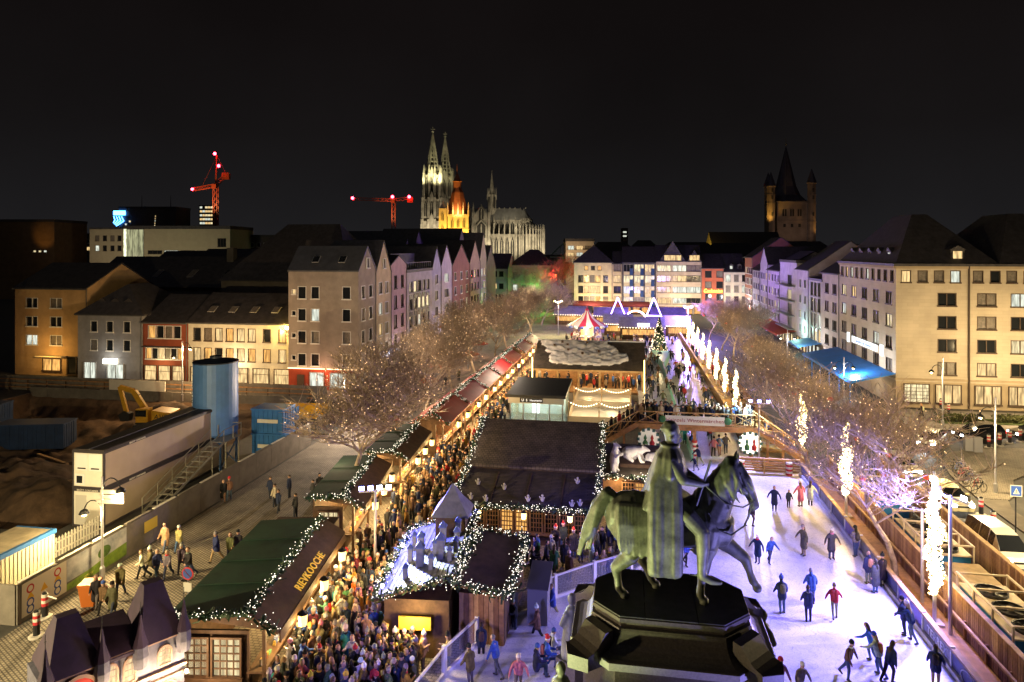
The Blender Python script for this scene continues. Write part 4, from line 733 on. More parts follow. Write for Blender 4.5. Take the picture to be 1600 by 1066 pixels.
rb_ = thing('rink_barrier', 'curved glazed rink barrier with white posts beside the crowd', 'barrier')
for i in range(len(curve) - 1):
    p = Vector((*curve[i], ZI)); q = Vector((*curve[i + 1], ZI)); up = Vector((0, 0, 1))
    MB().box(-.09, -.09, -.3, .09, .09, 1.3).obj('post', whitep, rb_, mw=RZ(p.x, p.y, ZI, math.atan2((q - p).y, (q - p).x)))
    MB().poly(p + up * .12, q + up * .12, q + up * 1.15, p + up * 1.15).obj('glass_panel', acryl, rb_)
    b = MB(); b.bar(p + up * 1.2, q + up * 1.2, .1, .08); b.bar(p + up * .06, q + up * .06, .12, .14); b.obj('rail', kick, rb_)
rb2 = thing('rink_barrier', 'straight banner-clad rink barrier along the wooden fence', 'barrier')
ban = [mat('banner_violet', (.13, .10, .42), .5, var=.4, scale=1.1), mat('banner_navy', (.05, .06, .16), .5, var=.6, scale=.9), mat('banner_grey', (.16, .16, .2), .5, var=.5, scale=1.3)]
ytx = mat('banner_text', (.7, .7, .85), .6)
for k in range(17):
    y0 = 9 + 3. * k; y1 = min(y0 + 3., 59.7)
    MB().box(14.16, y0 + .03, .30, 14.22, y1 - .03, 1.28).obj('banner_panel', ban[k % 3], rb2); MB().box(14.1, y0 - .05, .02, 14.28, y0 + .05, 1.45).obj('post', whitep, rb2)
    MB().box(14.08, y0, 1.3, 14.34, y1, 1.40).obj('hand_rail', woodl, rb2); MB().box(14.02, y0, ZI, 14.15, y1, ZI + .22).obj('kick_plate', kick, rb2)
    if k == 8: text('TERREX', .55, ytx, rb2, frame((14.15, y0 + 1.5, .85), (0, -1, 0), (-1, 0, 0)))
MB().tube([(14.14, 31.4 + .75 * math.cos(a), .8 + .36 * math.sin(a)) for a in np.linspace(0, 2 * PI, 17)], .025, 5).obj('oval_emblem', ytx, rb2)
rb3 = thing('slatted_barrier', 'slatted wooden rink end with red and white striped posts', 'barrier')
for z in (.5, .72, .94, 1.16, 1.38): MB().box(8.9, 59.62, z, 14.1, 59.68, z + .14).obj('slat', wood, rb3)
stripe_r = mat('stripe_red', (.45, .03, .04), .6)
for x in (9.4, 13.2):
    b = MB(); [b.lathe([(.27, 0), (.27, .17)], 10, (x, 59.45, ZI + .18 * q), q % 2) for q in range(6)]; b.obj('striped_post', [stripe_r, whitep], rb3)
MB().box(11.2, 59.5, ZI, 11.32, 59.62, 1.6).obj('post', woodl, rb3); MB().box(8.9, 59.55, 1.52, 14.1, 59.75, 1.6).obj('top_rail', woodl, rb3)
# teal divider in the far arm of the rink
dv = thing('rink_divider', 'teal translucent divider down the middle of the far rink arm', 'barrier'); teal = mat('teal_panel', (.20, .55, .50), .4)
for k in range(14):
    y0 = 62 + 4.2 * k; MB().box(5.62 - .02 * k, y0, ZI, 5.74 - .02 * k, y0 + 4.15, ZI + .95).obj('panel', teal, dv); MB().box(5.6 - .02 * k, y0, ZI + .96, 5.78 - .02 * k, y0 + 4.2, ZI + 1.03).obj('rail', whitep, dv)
b = MB(); b.prism([(4.0, 121), (7.3, 121), (5.6, 108)], ZI, ZI + 1.1); b.obj('wedge', teal, dv)
fb = thing('rink_barrier', 'wood-topped barrier between far rink arm and glowing poles', 'barrier')
for k in range(21): y0 = 64.6 + 4 * k; MB().box(10.95, y0, .1, 11.05, y0 + 3.95, 1.35).obj('panel', wood, fb); MB().box(10.9, y0, 1.36, 11.15, y0 + 4, 1.44).obj('rail', woodl, fb)
fb2 = thing('rink_barrier', 'low barrier on the pavilion side of the far rink arm', 'barrier')
for k in range(14): y0 = 92 + 4 * k; MB().box(1.28, y0, .1, 1.38, y0 + 3.95, 1.3).obj('panel', whitep, fb2)
# ---------------------------------------------------------------- footbridge over the rink
fbx = thing('footbridge', 'wooden footbridge over the ice with stairs and hanging banner', 'bridge'); zd = 3.0; YB0, YB1 = 63.4, 66.0
MB().box(1.0, YB0, zd, 11.2, YB1, zd + .14).obj('deck', wood, fbx)
for y in (YB0 + .05, YB1 - .15): MB().box(1.0, y, zd - .38, 11.2, y + .16, zd - .002).obj('beam', wood, fbx)
for x in (1.3, 6.0, 10.9):
    for y in (YB0 + .1, YB1 - .3): MB().box(x - .12, y, .02, x + .12, y + .24, zd - .385).obj('post', wood, fbx)
b = MB(); [b.lathe([(.24, 0), (.24, .2)], 10, (6.0, YB0 + .22, ZI + .2 * q), q % 2) for q in range(7)]; b.obj('striped_padding', [stripe_r, whitep], fbx)
def railing(pts, parent, y, h=1.1, bays=1.7):
    for i in range(len(pts) - 1):
        p = Vector((pts[i][0], y, pts[i][1])); q = Vector((pts[i + 1][0], y, pts[i + 1][1])); n = max(1, round((q - p).length / bays)); up = Vector((0, 0, h))
        MB().bar(p + up, q + up, .12, .09).obj('hand_rail', woodl, parent); MB().bar(p + up * .12, q + up * .12, .08, .1).obj('bottom_rail', wood, parent)
        for k in range(n + 1): a = p.lerp(q, k / n); MB().bar(a, a + up * 1.03, .11, .11).obj('baluster', wood, parent)
        for k in range(n):
            a = p.lerp(q, k / n); c = p.lerp(q, (k + 1) / n); MB().bar(a + up * .15, c + up * .95, .06, .05).obj('brace', woodl, parent); MB().bar(a + up * .95, c + up * .15, .05, .06).obj('brace', woodl, parent)
for y in (YB0 + .05, YB1 - .05): railing([(-3.8, .2), (1.0, zd + .14), (11.2, zd + .14), (15.6, .2)], fbx, y)
for k in range(12):
    f = k / 12; MB().box(1.0 - 4.8 * (1 - f) - .2, YB0 + .1, zd * f, 1.0 - 4.8 * (1 - f) + .22, YB1 - .1, zd * f + .06).obj('step', wood, fbx); MB().box(11.2 + 4.4 * (1 - f) - .2, YB0 + .1, zd * f, 11.2 + 4.4 * (1 - f) + .2, YB1 - .1, zd * f + .06).obj('step', wood, fbx)
for y in (YB0, YB1 - .12):
    MB().bar((-3.8, y + .06, .1), (1.0, y + .06, zd), .1, .34).obj('stringer', wood, fbx); MB().bar((15.6, y + .06, .1), (11.2, y + .06, zd), .1, .34).obj('stringer', wood, fbx)
for x, z in ((12.3, 2.2), (13.6, 1.3), (-.3, 2.2), (-1.8, 1.2)): MB().box(x - .1, YB0 + .1, .02, x + .1, YB0 + .3, z).obj('post', wood, fbx)
bn = MB().box(3.4, YB0 - .08, zd + .18, 8.6, YB0 - .02, zd + .98).obj('banner', mat('banner_white', (.62, .66, .66), .7), fbx)
text('Heinzels Wintermärchen', .46, mat('banner_red_text', (.25, .03, .04)), bn, frame((6.0, YB0 - .09, zd + .58), (1, 0, 0), (0, -1, 0)))
for x in (3.15, 8.85): MB().ball((x, YB0 - .06, zd + .62), .33, 10, 8, sc=(1, .3, 1)).obj('rosette', mat('banner_green', (.04, .16, .07)), fbx)
# ---------------------------------------------------------------- wooden fences east of the rink
plk = [mat('plank_a', (.27, .145, .07), .8, var=.35, scale=3), mat('plank_b', (.19, .095, .045), .8, var=.35, scale=3), mat('plank_c', (.34, .20, .095), .8, var=.3, scale=3)]
plm = [MB().box(0, 0, .06, .035, .15, 2.1).mesh('plank', m_) for m_ in plk]; plm2 = [MB().box(0, 0, .06, .035, .19, 1.95).mesh('plank', m_) for m_ in plk]
fn1 = thing('plank_fence', 'upright plank fence between rink walkway and cooling machines', 'fence')
for k in range(176): link('plank', plm[rnd.randrange(3)], fn1, Matrix.Translation((16.1 + rnd.uniform(0, .012), 26 + .19 * k, rnd.uniform(0, .03))))
for z in (.5, 1.6): MB().box(16.16, 26, z, 16.22, 59.4, z + .12).obj('batten', woodd, fn1)
MB().box(16.02, 26, 2.14, 16.26, 59.4, 2.19).obj('cap_rail', woodl, fn1); MB().box(15.86, 26, .95, 15.98, 59.4, 1.07).obj('hand_rail', woodl, fn1)
for k in range(17): MB().box(15.99, 26 + 2 * k, .02, 16.09, 26.1 + 2 * k, 1.1).obj('rail_post', wood, fn1)
fn2 = thing('plank_fence', 'upright plank fence along the road past the cooling machines', 'fence')
for k in range(140): link('plank', plm2[rnd.randrange(3)], fn2, Matrix.Translation((20.4 + rnd.uniform(0, .012), 28 + .235 * k, 0)))
for z in (.5, 1.6): MB().box(20.46, 28, z, 20.52, 60.8, z + .12).obj('batten', woodd, fn2)
MB().box(20.34, 28, 1.99, 20.6, 60.8, 2.05).obj('cap_rail', woodl, fn2)
fn3 = thing('plank_fence', 'low board fence beyond the bridge stairs by the glowing poles', 'fence')
for k in range(110): link('plank', plm2[rnd.randrange(3)], fn3, Matrix.Translation((14.6, 68 + .5 * k, 0)) @ Matrix.Diagonal((1, 2.2, .7, 1)))
struct(MB().box(14.3, 8, .01, 16.05, 59.4, .22).obj('boardwalk', wood)); struct(MB().box(11.15, 67, .01, 14.5, 150, .16).obj('boardwalk.001', woodl))
# cooling machines
blu = mat('chiller_blue', (.02, .14, .34), .45, var=.15, scale=2); blk = mat('black_plastic', (.015, .015, .017), .5); cream = mat('cream_metal', (.50, .42, .30), .5, var=.12, scale=1.5); tray = mat('tray_wood', (.34, .25, .14), .8, var=.3, scale=2)
chill_lab = ['blue cooling machine with three fans nearest the bottom edge', 'blue cooling machine with fans beside the brightest glowing pole', 'blue cooling machine behind the bare tree by the fence', 'blue cooling machine farthest along the plank fence']
def chiller(x, y, lab, n=3, wd=2.1):
    t = thing('cooling_machine', lab, 'machine', (x, y, 0), 0, 'cooling machines behind the plank fence'); L = 1.7 * n
    MB().box(0, 0, .25, wd, L, 1.75).obj('housing', blu, t); MB().box(-.05, -.05, 1.75, wd + .05, L + .05, 1.83).obj('top_plate', cream, t)
    for k in range(n):
        c = (wd / 2, .85 + 1.7 * k, 1.83); o = MB().lathe([(.74, 0), (.74, .12), (.66, .13), (.66, .03)], 20, c).obj('fan_ring', blk, t); b = MB()
        for q in range(6): a = q * PI / 3; b.bar((c[0], c[1], 1.87), (c[0] + .6 * math.cos(a), c[1] + .6 * math.sin(a), 1.9), .2, .03)
        b.obj('fan_blades', blk, o); MB().lathe([(.16, 0), (.16, .12), (.05, .15)], 10, (c[0], c[1], 1.86)).obj('fan_hub', cream, o)
    for sx in (-.12, wd + .12):
        b = MB(); b.bar((sx, -.1, 2.35), (sx, L + .1, 2.35), .09); [b.bar((sx, yy, .1), (sx, yy, 2.35), .08) for yy in np.linspace(-.05, L + .05, n + 1)]; b.obj('guard_frame', cream, t)
    for k in range(n + 1): MB().bar((-.12, 1.7 * k, 2.35), (wd + .12, 1.7 * k, 2.35), .08).obj('cross_bar', cream, t)
for q, (x, y) in enumerate(((16.9, 26.5), (16.9, 33.4), (16.9, 42.0), (16.9, 50.5))): chiller(x, y, chill_lab[q])
chiller(19.35 - .2, 27.5, 'narrow blue cooling machine beside the road-side plank fence', 3, .95)
cb = thing('cable_box', 'cream metal equipment box between the cooling machines', 'box', (17.4, 38.9, 0)); MB().box(0, 0, .05, 1.7, 2.5, 1.5).obj('housing', cream, cb); MB().box(-.06, -.06, 1.5, 1.76, 2.56, 1.62).obj('lid', tray, cb)
# ---------------------------------------------------------------- glowing light-wrapped poles
glow = mat('glow_bulb', (1, .9, .6), emit=(1, .74, .30), es=9); glowf = mat('glow_bulb_far', (1, .9, .6), emit=(1, .76, .36), es=6)
gl_lab = ['light-wrapped pole nearest the bottom edge, tallest and brightest', 'light-wrapped pole beside the middle of the plank fence', 'light-wrapped pole at the foot of the bridge stairs'] + ['%s light-wrapped pole beyond the bridge beside the far rink arm' % o_ for o_ in ('first', 'second', 'third', 'fourth', 'fifth', 'sixth', 'seventh', 'eighth')]
glp = [(15.2, 37.3, 1.0, 7.6), (15.2, 51.3, 1., 6.8), (15.3, 64.0, 1, 6.2)] + [(12.2, 81 + 8.6 * k, .8, 5.2) for k in range(8)]
for q, (x, y, s_, h) in enumerate(glp):
    t = thing('glowing_pole', gl_lab[q], 'light pole', (x, y, 0), 0, 'light-wrapped poles along the rink')
    MB().cyl((0, 0, .1), (0, 0, h + .3), .1, .07, 8).obj('pole', whitep, t)
    b = MB(); r = random.Random(q + 40); nb_ = 900 if q < 3 else 320; z0 = 1.7 if q < 3 else 1.0
    for k in range(nb_):
        f = r.random(); z = z0 + (h - z0) * f; rad = (.16 + .40 * math.sin(PI * min(1, f * 1.05)) ** .8 * (1 - .55 * f)) * s_ * r.uniform(.35, 1.); a = r.uniform(0, 2 * PI); b.octa((rad * math.cos(a) + .1 * math.sin(3 * z), rad * math.sin(a), z), r.uniform(.025, .05) * (1 if q < 3 else 1.25))
    stuff(b.obj('light_cluster', glow if q < 3 else glowf, t))
    b = MB()
    for k in range(26):
        z = z0 + (h - z0) * k / 26; a = k * 2.4; L = .5 * (1 - k / 34); b.cyl((0, 0, z), (L * math.cos(a), L * math.sin(a), z + .25), .018, .006, 4)
    stuff(b.obj('twigs', woodd, t)); b = MB().box(-.35, -.35, .02, .35, .35, .35).obj('base_block', cream, t)
    lamp('glow', 'POINT', (x - .2, y, h * .5), 260 if q < 3 else 190, (1, .62, .22), t, .5)
# ---------------------------------------------------------------- floodlight masts
ledb = mat('led_blue', (.3, .3, 1), emit=(.16, .16, 1), es=24); ledw = mat('led_white', (1, 1, 1), emit=(.85, .9, 1), es=22); ledy = mat('led_yellow', (1, .95, .4), emit=(1, .92, .30), es=20)
def mast(x, y, h, lab, heads, ang=0, group='floodlight masts round the rink'):
    t = thing('floodlight_mast', lab, 'floodlight', (x, y, 0), ang, group)
    MB().lathe([(.22, 0), (.22, .1), (.09, .14), (.075, h)], 10).obj('pole', alu, t); MB().bar((-.9, 0, h - .1), (.9, 0, h - .1), .08).obj('cross_arm', alu, t)
    for k, m_ in enumerate(heads):
        xx = -.75 + 1.5 * k / max(1, len(heads) - 1); o = MB().box(xx - .17, -.1, h - .02, xx + .17, .12, h + .26).obj('lamp_head', blk, t); MB().box(xx - .14, -.13, h + .01, xx + .14, -.105, h + .23).obj('lens', m_, o)
    return t
VI = (.50, .46, 1); WH = (.93, .90, 1)
mA = mast(-14.1, 36.9, 5.4, 'floodlight mast with blue and yellow lamps standing in the crowd', [ledb, ledb, ledw, ledy], math.radians(20))
mB = mast(15.5, 39.5, 5.2, 'floodlight mast with a blue lamp beside the nearest glowing pole', [ledb, ledw], math.radians(-60))
mC = mast(15.55, 36.4, 7.0, 'tall plain white mast in front of the nearest glowing pole', [ledw, ledw], math.radians(-60))
mD = mast(11.4, 62.6, 5.6, 'floodlight mast with blue lamps at the bridge stairs', [ledb, ledb, ledb], 0)
mE = mast(13.0, 152, 6.5, 'floodlight mast with blue-white lamp at the far rink end', [ledb, ledw], 0)
mF = mast(-15.0, 150, 7.5, 'floodlight mast with yellow-white lamps near the carousel', [ledy, ledy], 0)
mG = mast(-9.7, 15.0, 6.0, 'added unseen floodlight mast with violet lamps at the near end of the glazed barrier', [ledb, ledb], PI)  # out of view, added to brighten the curved part of the ice
lamp('flood', 'SPOT', (-9.5, 15.3, 6.2), 2600, (.30, .26, 1), mG, .3, (-3.5, 33, 0), 72)
lamp('flood', 'SPOT', (-13.8, 36.4, 5.6), 3700, (.14, .15, 1), mA, .3, (4, 30, 0), 130)
lamp('flood', 'SPOT', (-13.9, 36.6, 5.5), 3000, (.86, 1, .30), mA, .25, (0, 23, 9), 80)
lamp('flood', 'SPOT', (15.4, 39.3, 5.4), 4300, (.20, .16, 1), mB, .3, (5, 32, 1.5), 140)
lamp('flood', 'SPOT', (15.3, 36.3, 7.2), 3600, (.27, .25, 1), mC, .3, (6, 40, 0), 150)
lamp('flood', 'SPOT', (11.4, 62.0, 5.8), 2700, (.34, .32, 1), mD, .3, (8, 45, 0), 140)
lamp('flood', 'SPOT', (11.2, 63.2, 5.8), 1800, (.6, .9, 1), mD, .3, (6, 80, 0), 140)
lamp('flood', 'SPOT', (12.8, 151, 6.7), 4500, (.34, .28, 1), mE, .3, (4, 110, 0), 150)
lamp('flood', 'POINT', (12.6, 150.5, 6.9), 7500, (.30, .18, 1), mE, .3)
lamp('flood', 'POINT', (-14.8, 149.6, 7.8), 3800, (1, .85, .45), mF, .3)
# ================================================================ market stalls
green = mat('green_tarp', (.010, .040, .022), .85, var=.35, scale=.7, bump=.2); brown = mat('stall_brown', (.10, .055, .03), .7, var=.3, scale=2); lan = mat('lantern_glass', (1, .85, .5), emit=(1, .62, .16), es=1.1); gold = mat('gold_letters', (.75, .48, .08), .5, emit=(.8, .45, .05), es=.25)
def lantern(parent, p, s_=.32):
    o = MB().lathe([(.05, .62), (.24, .5), (.24, .47), (.2, .46)], 6, (0, 0, 0)).obj('lantern', blk, parent, mw=Matrix.Translation(p) @ Matrix.Scale(s_ / .3, 4)); MB().lathe([(.17, 0), (.2, .46)], 6).obj('lantern_glass', lan, o, mw=Matrix.Identity(4)); return o
def stall(lab, o, ang, L, Dp, ridge, eave, roofm, sign=None, yr=.9, lights=2, group=None, name='market_stall', endwin=True, pw=160, col=(1, .66, .26), seed=1, gd=20, front=True, back=None):
    zb_ = eave - .15 if back is None else back
    t = thing(name, lab, 'stall', (o[0], o[1], 0), ang, group)
    b = MB(); b.box(.1, .9, .0, L - .1, 1.0, 1.05); b.box(-.05, .35, 1.05, L + .05, 1.1, 1.12); b.obj('counter', brown, t)
    b = MB(); b.box(0, Dp - .12, 0, L, Dp, max(eave, zb_) - .05); b.obj('back_wall', woodd, t)
    for x0 in (0, L - .12):
        b = MB(); b.box(x0, 1.0, 0, x0 + .12, Dp - .125, eave - .05); b.obj('side_wall', woodd, t)
    for x in np.linspace(.06, L - .06, max(3, int(L / 2.6))): MB().box(float(x) - .07, .3, 0, float(x) + .07, .44, eave).obj('post', brown, t)
    zf = ridge - (ridge - eave) * .9
    b = MB(); up = .1
    for (ya, za), (yb, zb), mi in (((-.35, zf), (yr, ridge), 1), ((yr, ridge), (Dp + .35, zb_), 0)):
        b.add([(-.35, ya, za), (L + .35, ya, za), (L + .35, yb, zb), (-.35, yb, zb), (-.35, ya, za - up), (L + .35, ya, za - up), (L + .35, yb, zb - up), (-.35, yb, zb - up)], [(0, 1, 2, 3), (7, 6, 5, 4), (0, 4, 5, 1), (1, 5, 6, 2), (2, 6, 7, 3), (3, 7, 4, 0)], mi)
    b.obj('roof', [roofm, brown if front else roofm], t)
    n_ = max(1, int(L / 2.8))
    for k in range(1, n_ + 1):                   # welded seams of the tarpaulin
        x = L * k / (n_ + 1); MB().bar((x, yr + .05, ridge + .012), (x, Dp + .3, zb_ + .025), .05, .03).obj('seam', roofm, t)
    for x0 in (-.02, L - .06): MB().add([(x0, .3, eave), (x0 + .08, .3, eave), (x0, Dp, zb_ - .15), (x0 + .08, Dp, zb_ - .15), (x0, yr, ridge - .12), (x0 + .08, yr, ridge - .12)], [(0, 2, 4), (1, 5, 3), (0, 1, 3, 2), (0, 4, 5, 1), (2, 3, 5, 4)]).obj('gable_board', woodd, t)
    if front: MB().box(-.2, -.42, zf - .5, L + .2, -.36, zf - .02).obj('fascia', brown, t)
    if sign: text(sign, .58, gold, t, frame((L * .5, -.08, ridge - (yr + .08) * (ridge - zf) / (yr + .35) + .02), (1, 0, 0), (0, -(ridge - zf), yr + .35)), .02)
    if endwin:
        for y in ((1.35, 2.75) if Dp > 3.9 else (1.3,)): swindow(t, RZ(0, y + 1.15, .95, -PI / 2) @ Matrix.Translation((0, .02, 0)), 1.15, 1.6, 'g', brown, LIT[1])
    g_ = [(-.35, -.35, zf), (-.35, yr, ridge + .05), (L + .35, yr, ridge + .05)]; garland(g_, t, gd, .17, seed=seed); garland([(-.35, yr, ridge), (-.35, Dp + .35, zb_)], t, gd, .17, seed=seed + 1)
    for k in range(lights):
        x = L * (k + .5) / lights; lantern(t, (x, -.75, zf - .75)); lamp('lantern_light', 'POINT', PM(t) @ Vector((x, -.35, zf - .75)), pw, col, t, .25)
    lamp('stall_light', 'POINT', PM(t) @ Vector((L / 2, 1.4, eave - .4)), pw * 1.1, col, t, .3)
    # goods on the shelf
    r = random.Random(seed); b = MB(); cols = [mat('goods_%d' % i, c, .6) for i, c in enumerate(((.5, .1, .05), (.6, .4, .1), (.1, .3, .12), (.6, .55, .45), (.15, .2, .4)))]
    for k in range(int(L * 5)): x = r.uniform(.3, L - .3); s_ = r.uniform(.06, .15); b.box(x, .6, 1.13, x + s_, .6 + s_, 1.13 + r.uniform(.06, .3), r.randrange(5))
    stuff(b.obj('goods', cols, t)); return t
A8 = PI / 2 + math.radians(8)
s1s = stall('large green-roofed stall with gold lettering on its brown fascia', (-14.8, 26.8), A8, 9.6, 4.1, 3.75, 2.9, green, 'RIEVKOOCHE', lights=3, back=3.55, seed=11, pw=175)
s2s = stall('green-roofed stall under the bare tree behind the lettered stall', (-16.6, 40.6), A8, 8.0, 2.9, 3.6, 2.9, green, None, lights=3, back=3.55, seed=21, pw=230)
s3s = stall('dark green stall framed in fairy lights past the bare tree', (-16.8, 50.2), PI / 2 + math.radians(4), 7.6, 3.0, 3.6, 2.9, green, None, lights=3, back=3.55, seed=31, pw=230)
bl = MB().box(0, .3, 0, 1.1, 3.9, 3.3).obj('annex', brown, s1s, mw=Matrix.Translation((10.0, 0, 0))); 
redt = mat('red_tarp', (.34, .02, .025), .5, var=.2, scale=.8); redt2 = mat('red_tarp_b', (.42, .06, .03), .5, var=.2, scale=.8)
rl = ['first red-roofed stall past the green stalls in the lane', 'second red-roofed stall along the crowded lane', 'third red-roofed stall along the crowded lane', 'fourth red-roofed stall along the crowded lane', 'farthest red-roofed stall, near the snow-map pavilion', 'red-roofed stall beyond the pavilion beside the carousel', 'red-roofed stall at the far bend of the lane']
for q, y in enumerate((60.5, 68.8, 77., 85.2, 93.4, 104, 113)): stall(rl[q], (-16.3 + .12 * q, y), PI / 2, 7.4, 3.4, 4.1, 3., redt if q % 2 else redt2, None, lights=2, seed=50 + 3 * q, pw=300, endwin=False, yr=1.4, front=False, gd=16, group='red-roofed stalls along the lane')
# western outer huts and parasols between the trees
for q, (x, y) in enumerate(((-25.5, 84), (-26.5, 95), (-25, 106), (-26, 118))):
    t = thing('parasol', ('small red parasol nearest the corner house', 'small red parasol among the western trees', 'red parasol further up under the western trees', 'farthest red parasol on the west side')[q], 'parasol', (x, y, 0), 0, 'red parasols on the west side'); MB().cyl((0, 0, 0), (0, 0, 2.9), .05).obj('pole', alu, t); MB().lathe([(1.9, 2.3), (1.9, 2.36), (.06, 3.0)], 8).obj('canopy', redt2, t); lamp('parasol_lamp', 'POINT', (x, y - .5, 2.1), 60, (1, .6, .25), t, .2)
# --- roof with toy chimneys
shg = [mat('shingle_%d' % i, c, .6, var=.2, scale=3) for i, c in enumerate(((.17, .17, .18), (.21, .21, .22), (.14, .14, .15)))]
cs = thing('chimney_stall', 'stall with pale shingled roof crowded by toy chimneys', 'stall', (-8.0, 30.6, 0), PI / 2 + math.radians(5))   # x north, y west
Lc, Dc = 7.6, 3.3; ze, zr = 2.9, 4.0
MB().box(.15, .15, 0, Lc - .1, Dc - .1, 2.7).obj('wall', woodd, cs)
sl = math.atan2(zr - ze, Dc); MB().add([(-.2, -.2, zr + .05), (Lc, -.2, zr + .05), (Lc, Dc + .3, ze - .08), (-.2, Dc + .3, ze - .08), (-.2, -.2, zr - .1), (Lc, -.2, zr - .1), (Lc, Dc + .3, ze - .22), (-.2, Dc + .3, ze - .22)], [(0, 1, 2, 3), (7, 6, 5, 4), (0, 4, 5, 1), (1, 5, 6, 2), (2, 6, 7, 3), (3, 7, 4, 0)]).obj('roof_deck', woodd, cs)
shm = [MB().box(0, 0, 0, .36, .30, .035).mesh('shingle', m_) for m_ in shg]; k = 0
for j in range(14):
    for i in range(21):
        y = Dc + .28 - .255 * (j + 1); x = -.2 + .372 * i - (.18 if j % 2 else 0)
        if x < -.25 or x > Lc - .3: continue
        z = zr + .06 - (y + .2) * (zr - ze + .13) / (Dc + .5)
        link('shingle', shm[(i * 7 + j * 5 + (i * j) % 3) % 3], cs, Matrix.Translation((x, y, z + rnd.uniform(0, .012))) @ Matrix.Rotation(-sl - .06, 4, 'X'))
def rz_(y): return zr + .06 - (y + .2) * (zr - ze + .13) / (Dc + .5)
chm = mat('chimney_grey', (.20, .20, .22), .7, var=.2); chb = mat('chimney_cap', (.10, .13, .30), .5)
for x, y, w_, h in ((1.0, 2.4, .2, .55), (1.2, 1.2, .2, .6), (1.6, .35, .2, .55), (2.0, 1.9, .34, .95), (2.15, .9, .34, 1.0), (2.5, .2, .22, .6), (2.9, 2.6, .22, .7), (3.0, 1.35, .22, .6), (3.4, .3, .24, .7), (3.7, 2.2, .28, .85), (3.9, 1.1, .30, .95), (4.3, 2.7, .22, .8), (4.5, .4, .26, .8)):
    z = rz_(y); o = MB().box(-w_ / 2, -w_ / 2, -.15, w_ / 2, w_ / 2, h).obj('toy_chimney', chm, cs, mw=Matrix.Translation((x, y, z))); MB().lathe([(w_ * .95, h), (w_ * .95, h + .04), (.02, h + .04 + w_ * .9)], 4, a0=PI / 4).obj('cap', chb, o)
tu = MB().box(4.9, .1, 3.6, 6.7, 1.7, 4.7).obj('turret', woodd, cs); MB().lathe([(1.45, 4.7), (.7, 5.4), (.05, 6.2)], 4, (5.8, .9, 0), 0, PI / 4).obj('turret_roof', [shg[0]], tu)
garland([(-.25, -.2, zr), (-.25, Dc + .3, ze), (Lc, Dc + .3, ze), (Lc, -.2, zr), (-.25, -.2, zr)], cs, 26, .2, seed=90); sb = MB().box(-.35, .9, 1.55, -.25, 2.4, 2.15).obj('menu_board', mat('menu_yellow', (.42, .27, .03), emit=(.9, .5, .04), es=.02), cs)
TC = PM(cs)
for x, y in ((.2, 3.2), (2.3, 3.3), (4.6, 3.3)): MB().ball((x, y + .1, ze + .35), .09, 6, 5).obj('spot_lamp', mat('spot_bulb', (1, 1, .9), emit=(1, .9, .6), es=12), cs); lamp('roof_spot', 'POINT', TC @ Vector((x, y + .15, ze + .45)), 11, (1, .85, .5), cs, .08)
lamp('counter_light', 'POINT', TC @ Vector((-1.0, 1.6, 2.3)), 150, (1, .7, .25), cs, .2); lamp('counter_light', 'POINT', TC @ Vector((4, Dc + .8, 2.3)), 200, (1, .66, .24), cs, .2)
# --- small dark hut beside it
hd = thing('garlanded_hut', 'small dark-roofed hut edged with fairy-light garlands', 'stall', (-5.7, 31.6, 0), PI / 2)
for k in range(9): MB().box(-.03, .03 + .24 * k, .02, .03, .25 + .24 * k, 2.7).obj('wall_board', plk[k % 3], hd)
MB().box(.04, .0, 0, 6, 2.2, 2.68).obj('wall', woodd, hd); MB().add([(-.25, -.2, 2.75), (6.2, -.2, 2.75), (6.2, 2.4, 3.1), (-.25, 2.4, 3.1), (-.25, -.2, 2.85), (6.2, -.2, 2.85), (6.2, 2.4, 3.2), (-.25, 2.4, 3.2)], [(3, 2, 1, 0), (4, 5, 6, 7), (0, 1, 5, 4), (1, 2, 6, 5), (2, 3, 7, 6), (3, 0, 4, 7)]).obj('roof', woodd, hd)
garland([(-.25, -.2, 2.9), (6.2, -.2, 2.9), (6.2, 2.4, 3.2), (-.25, 2.4, 3.2), (-.25, -.2, 2.9)], hd, 28, .2, seed=95)
gc = thing('grey_cabinet', 'grey metal cabinet with open lid beside the dark hut', 'cabinet', (-4.9, 33.6, 0)); MB().box(0, 0, 0, 1.0, 2.2, 2.1).obj('body', mat('grey_metal', (.22, .22, .24), .5), gc); MB().add([(-.05, -.05, 2.12), (1.05, -.05, 2.12), (1.05, 2.25, 2.5), (-.05, 2.25, 2.5), (-.05, -.05, 2.17), (1.05, -.05, 2.17), (1.05, 2.25, 2.55), (-.05, 2.25, 2.55)], [(3, 2, 1, 0), (4, 5, 6, 7), (0, 1, 5, 4), (1, 2, 6, 5), (2, 3, 7, 6), (3, 0, 4, 7)]).obj('lid', mat('grey_lid', (.12, .11, .11), .6), gc)
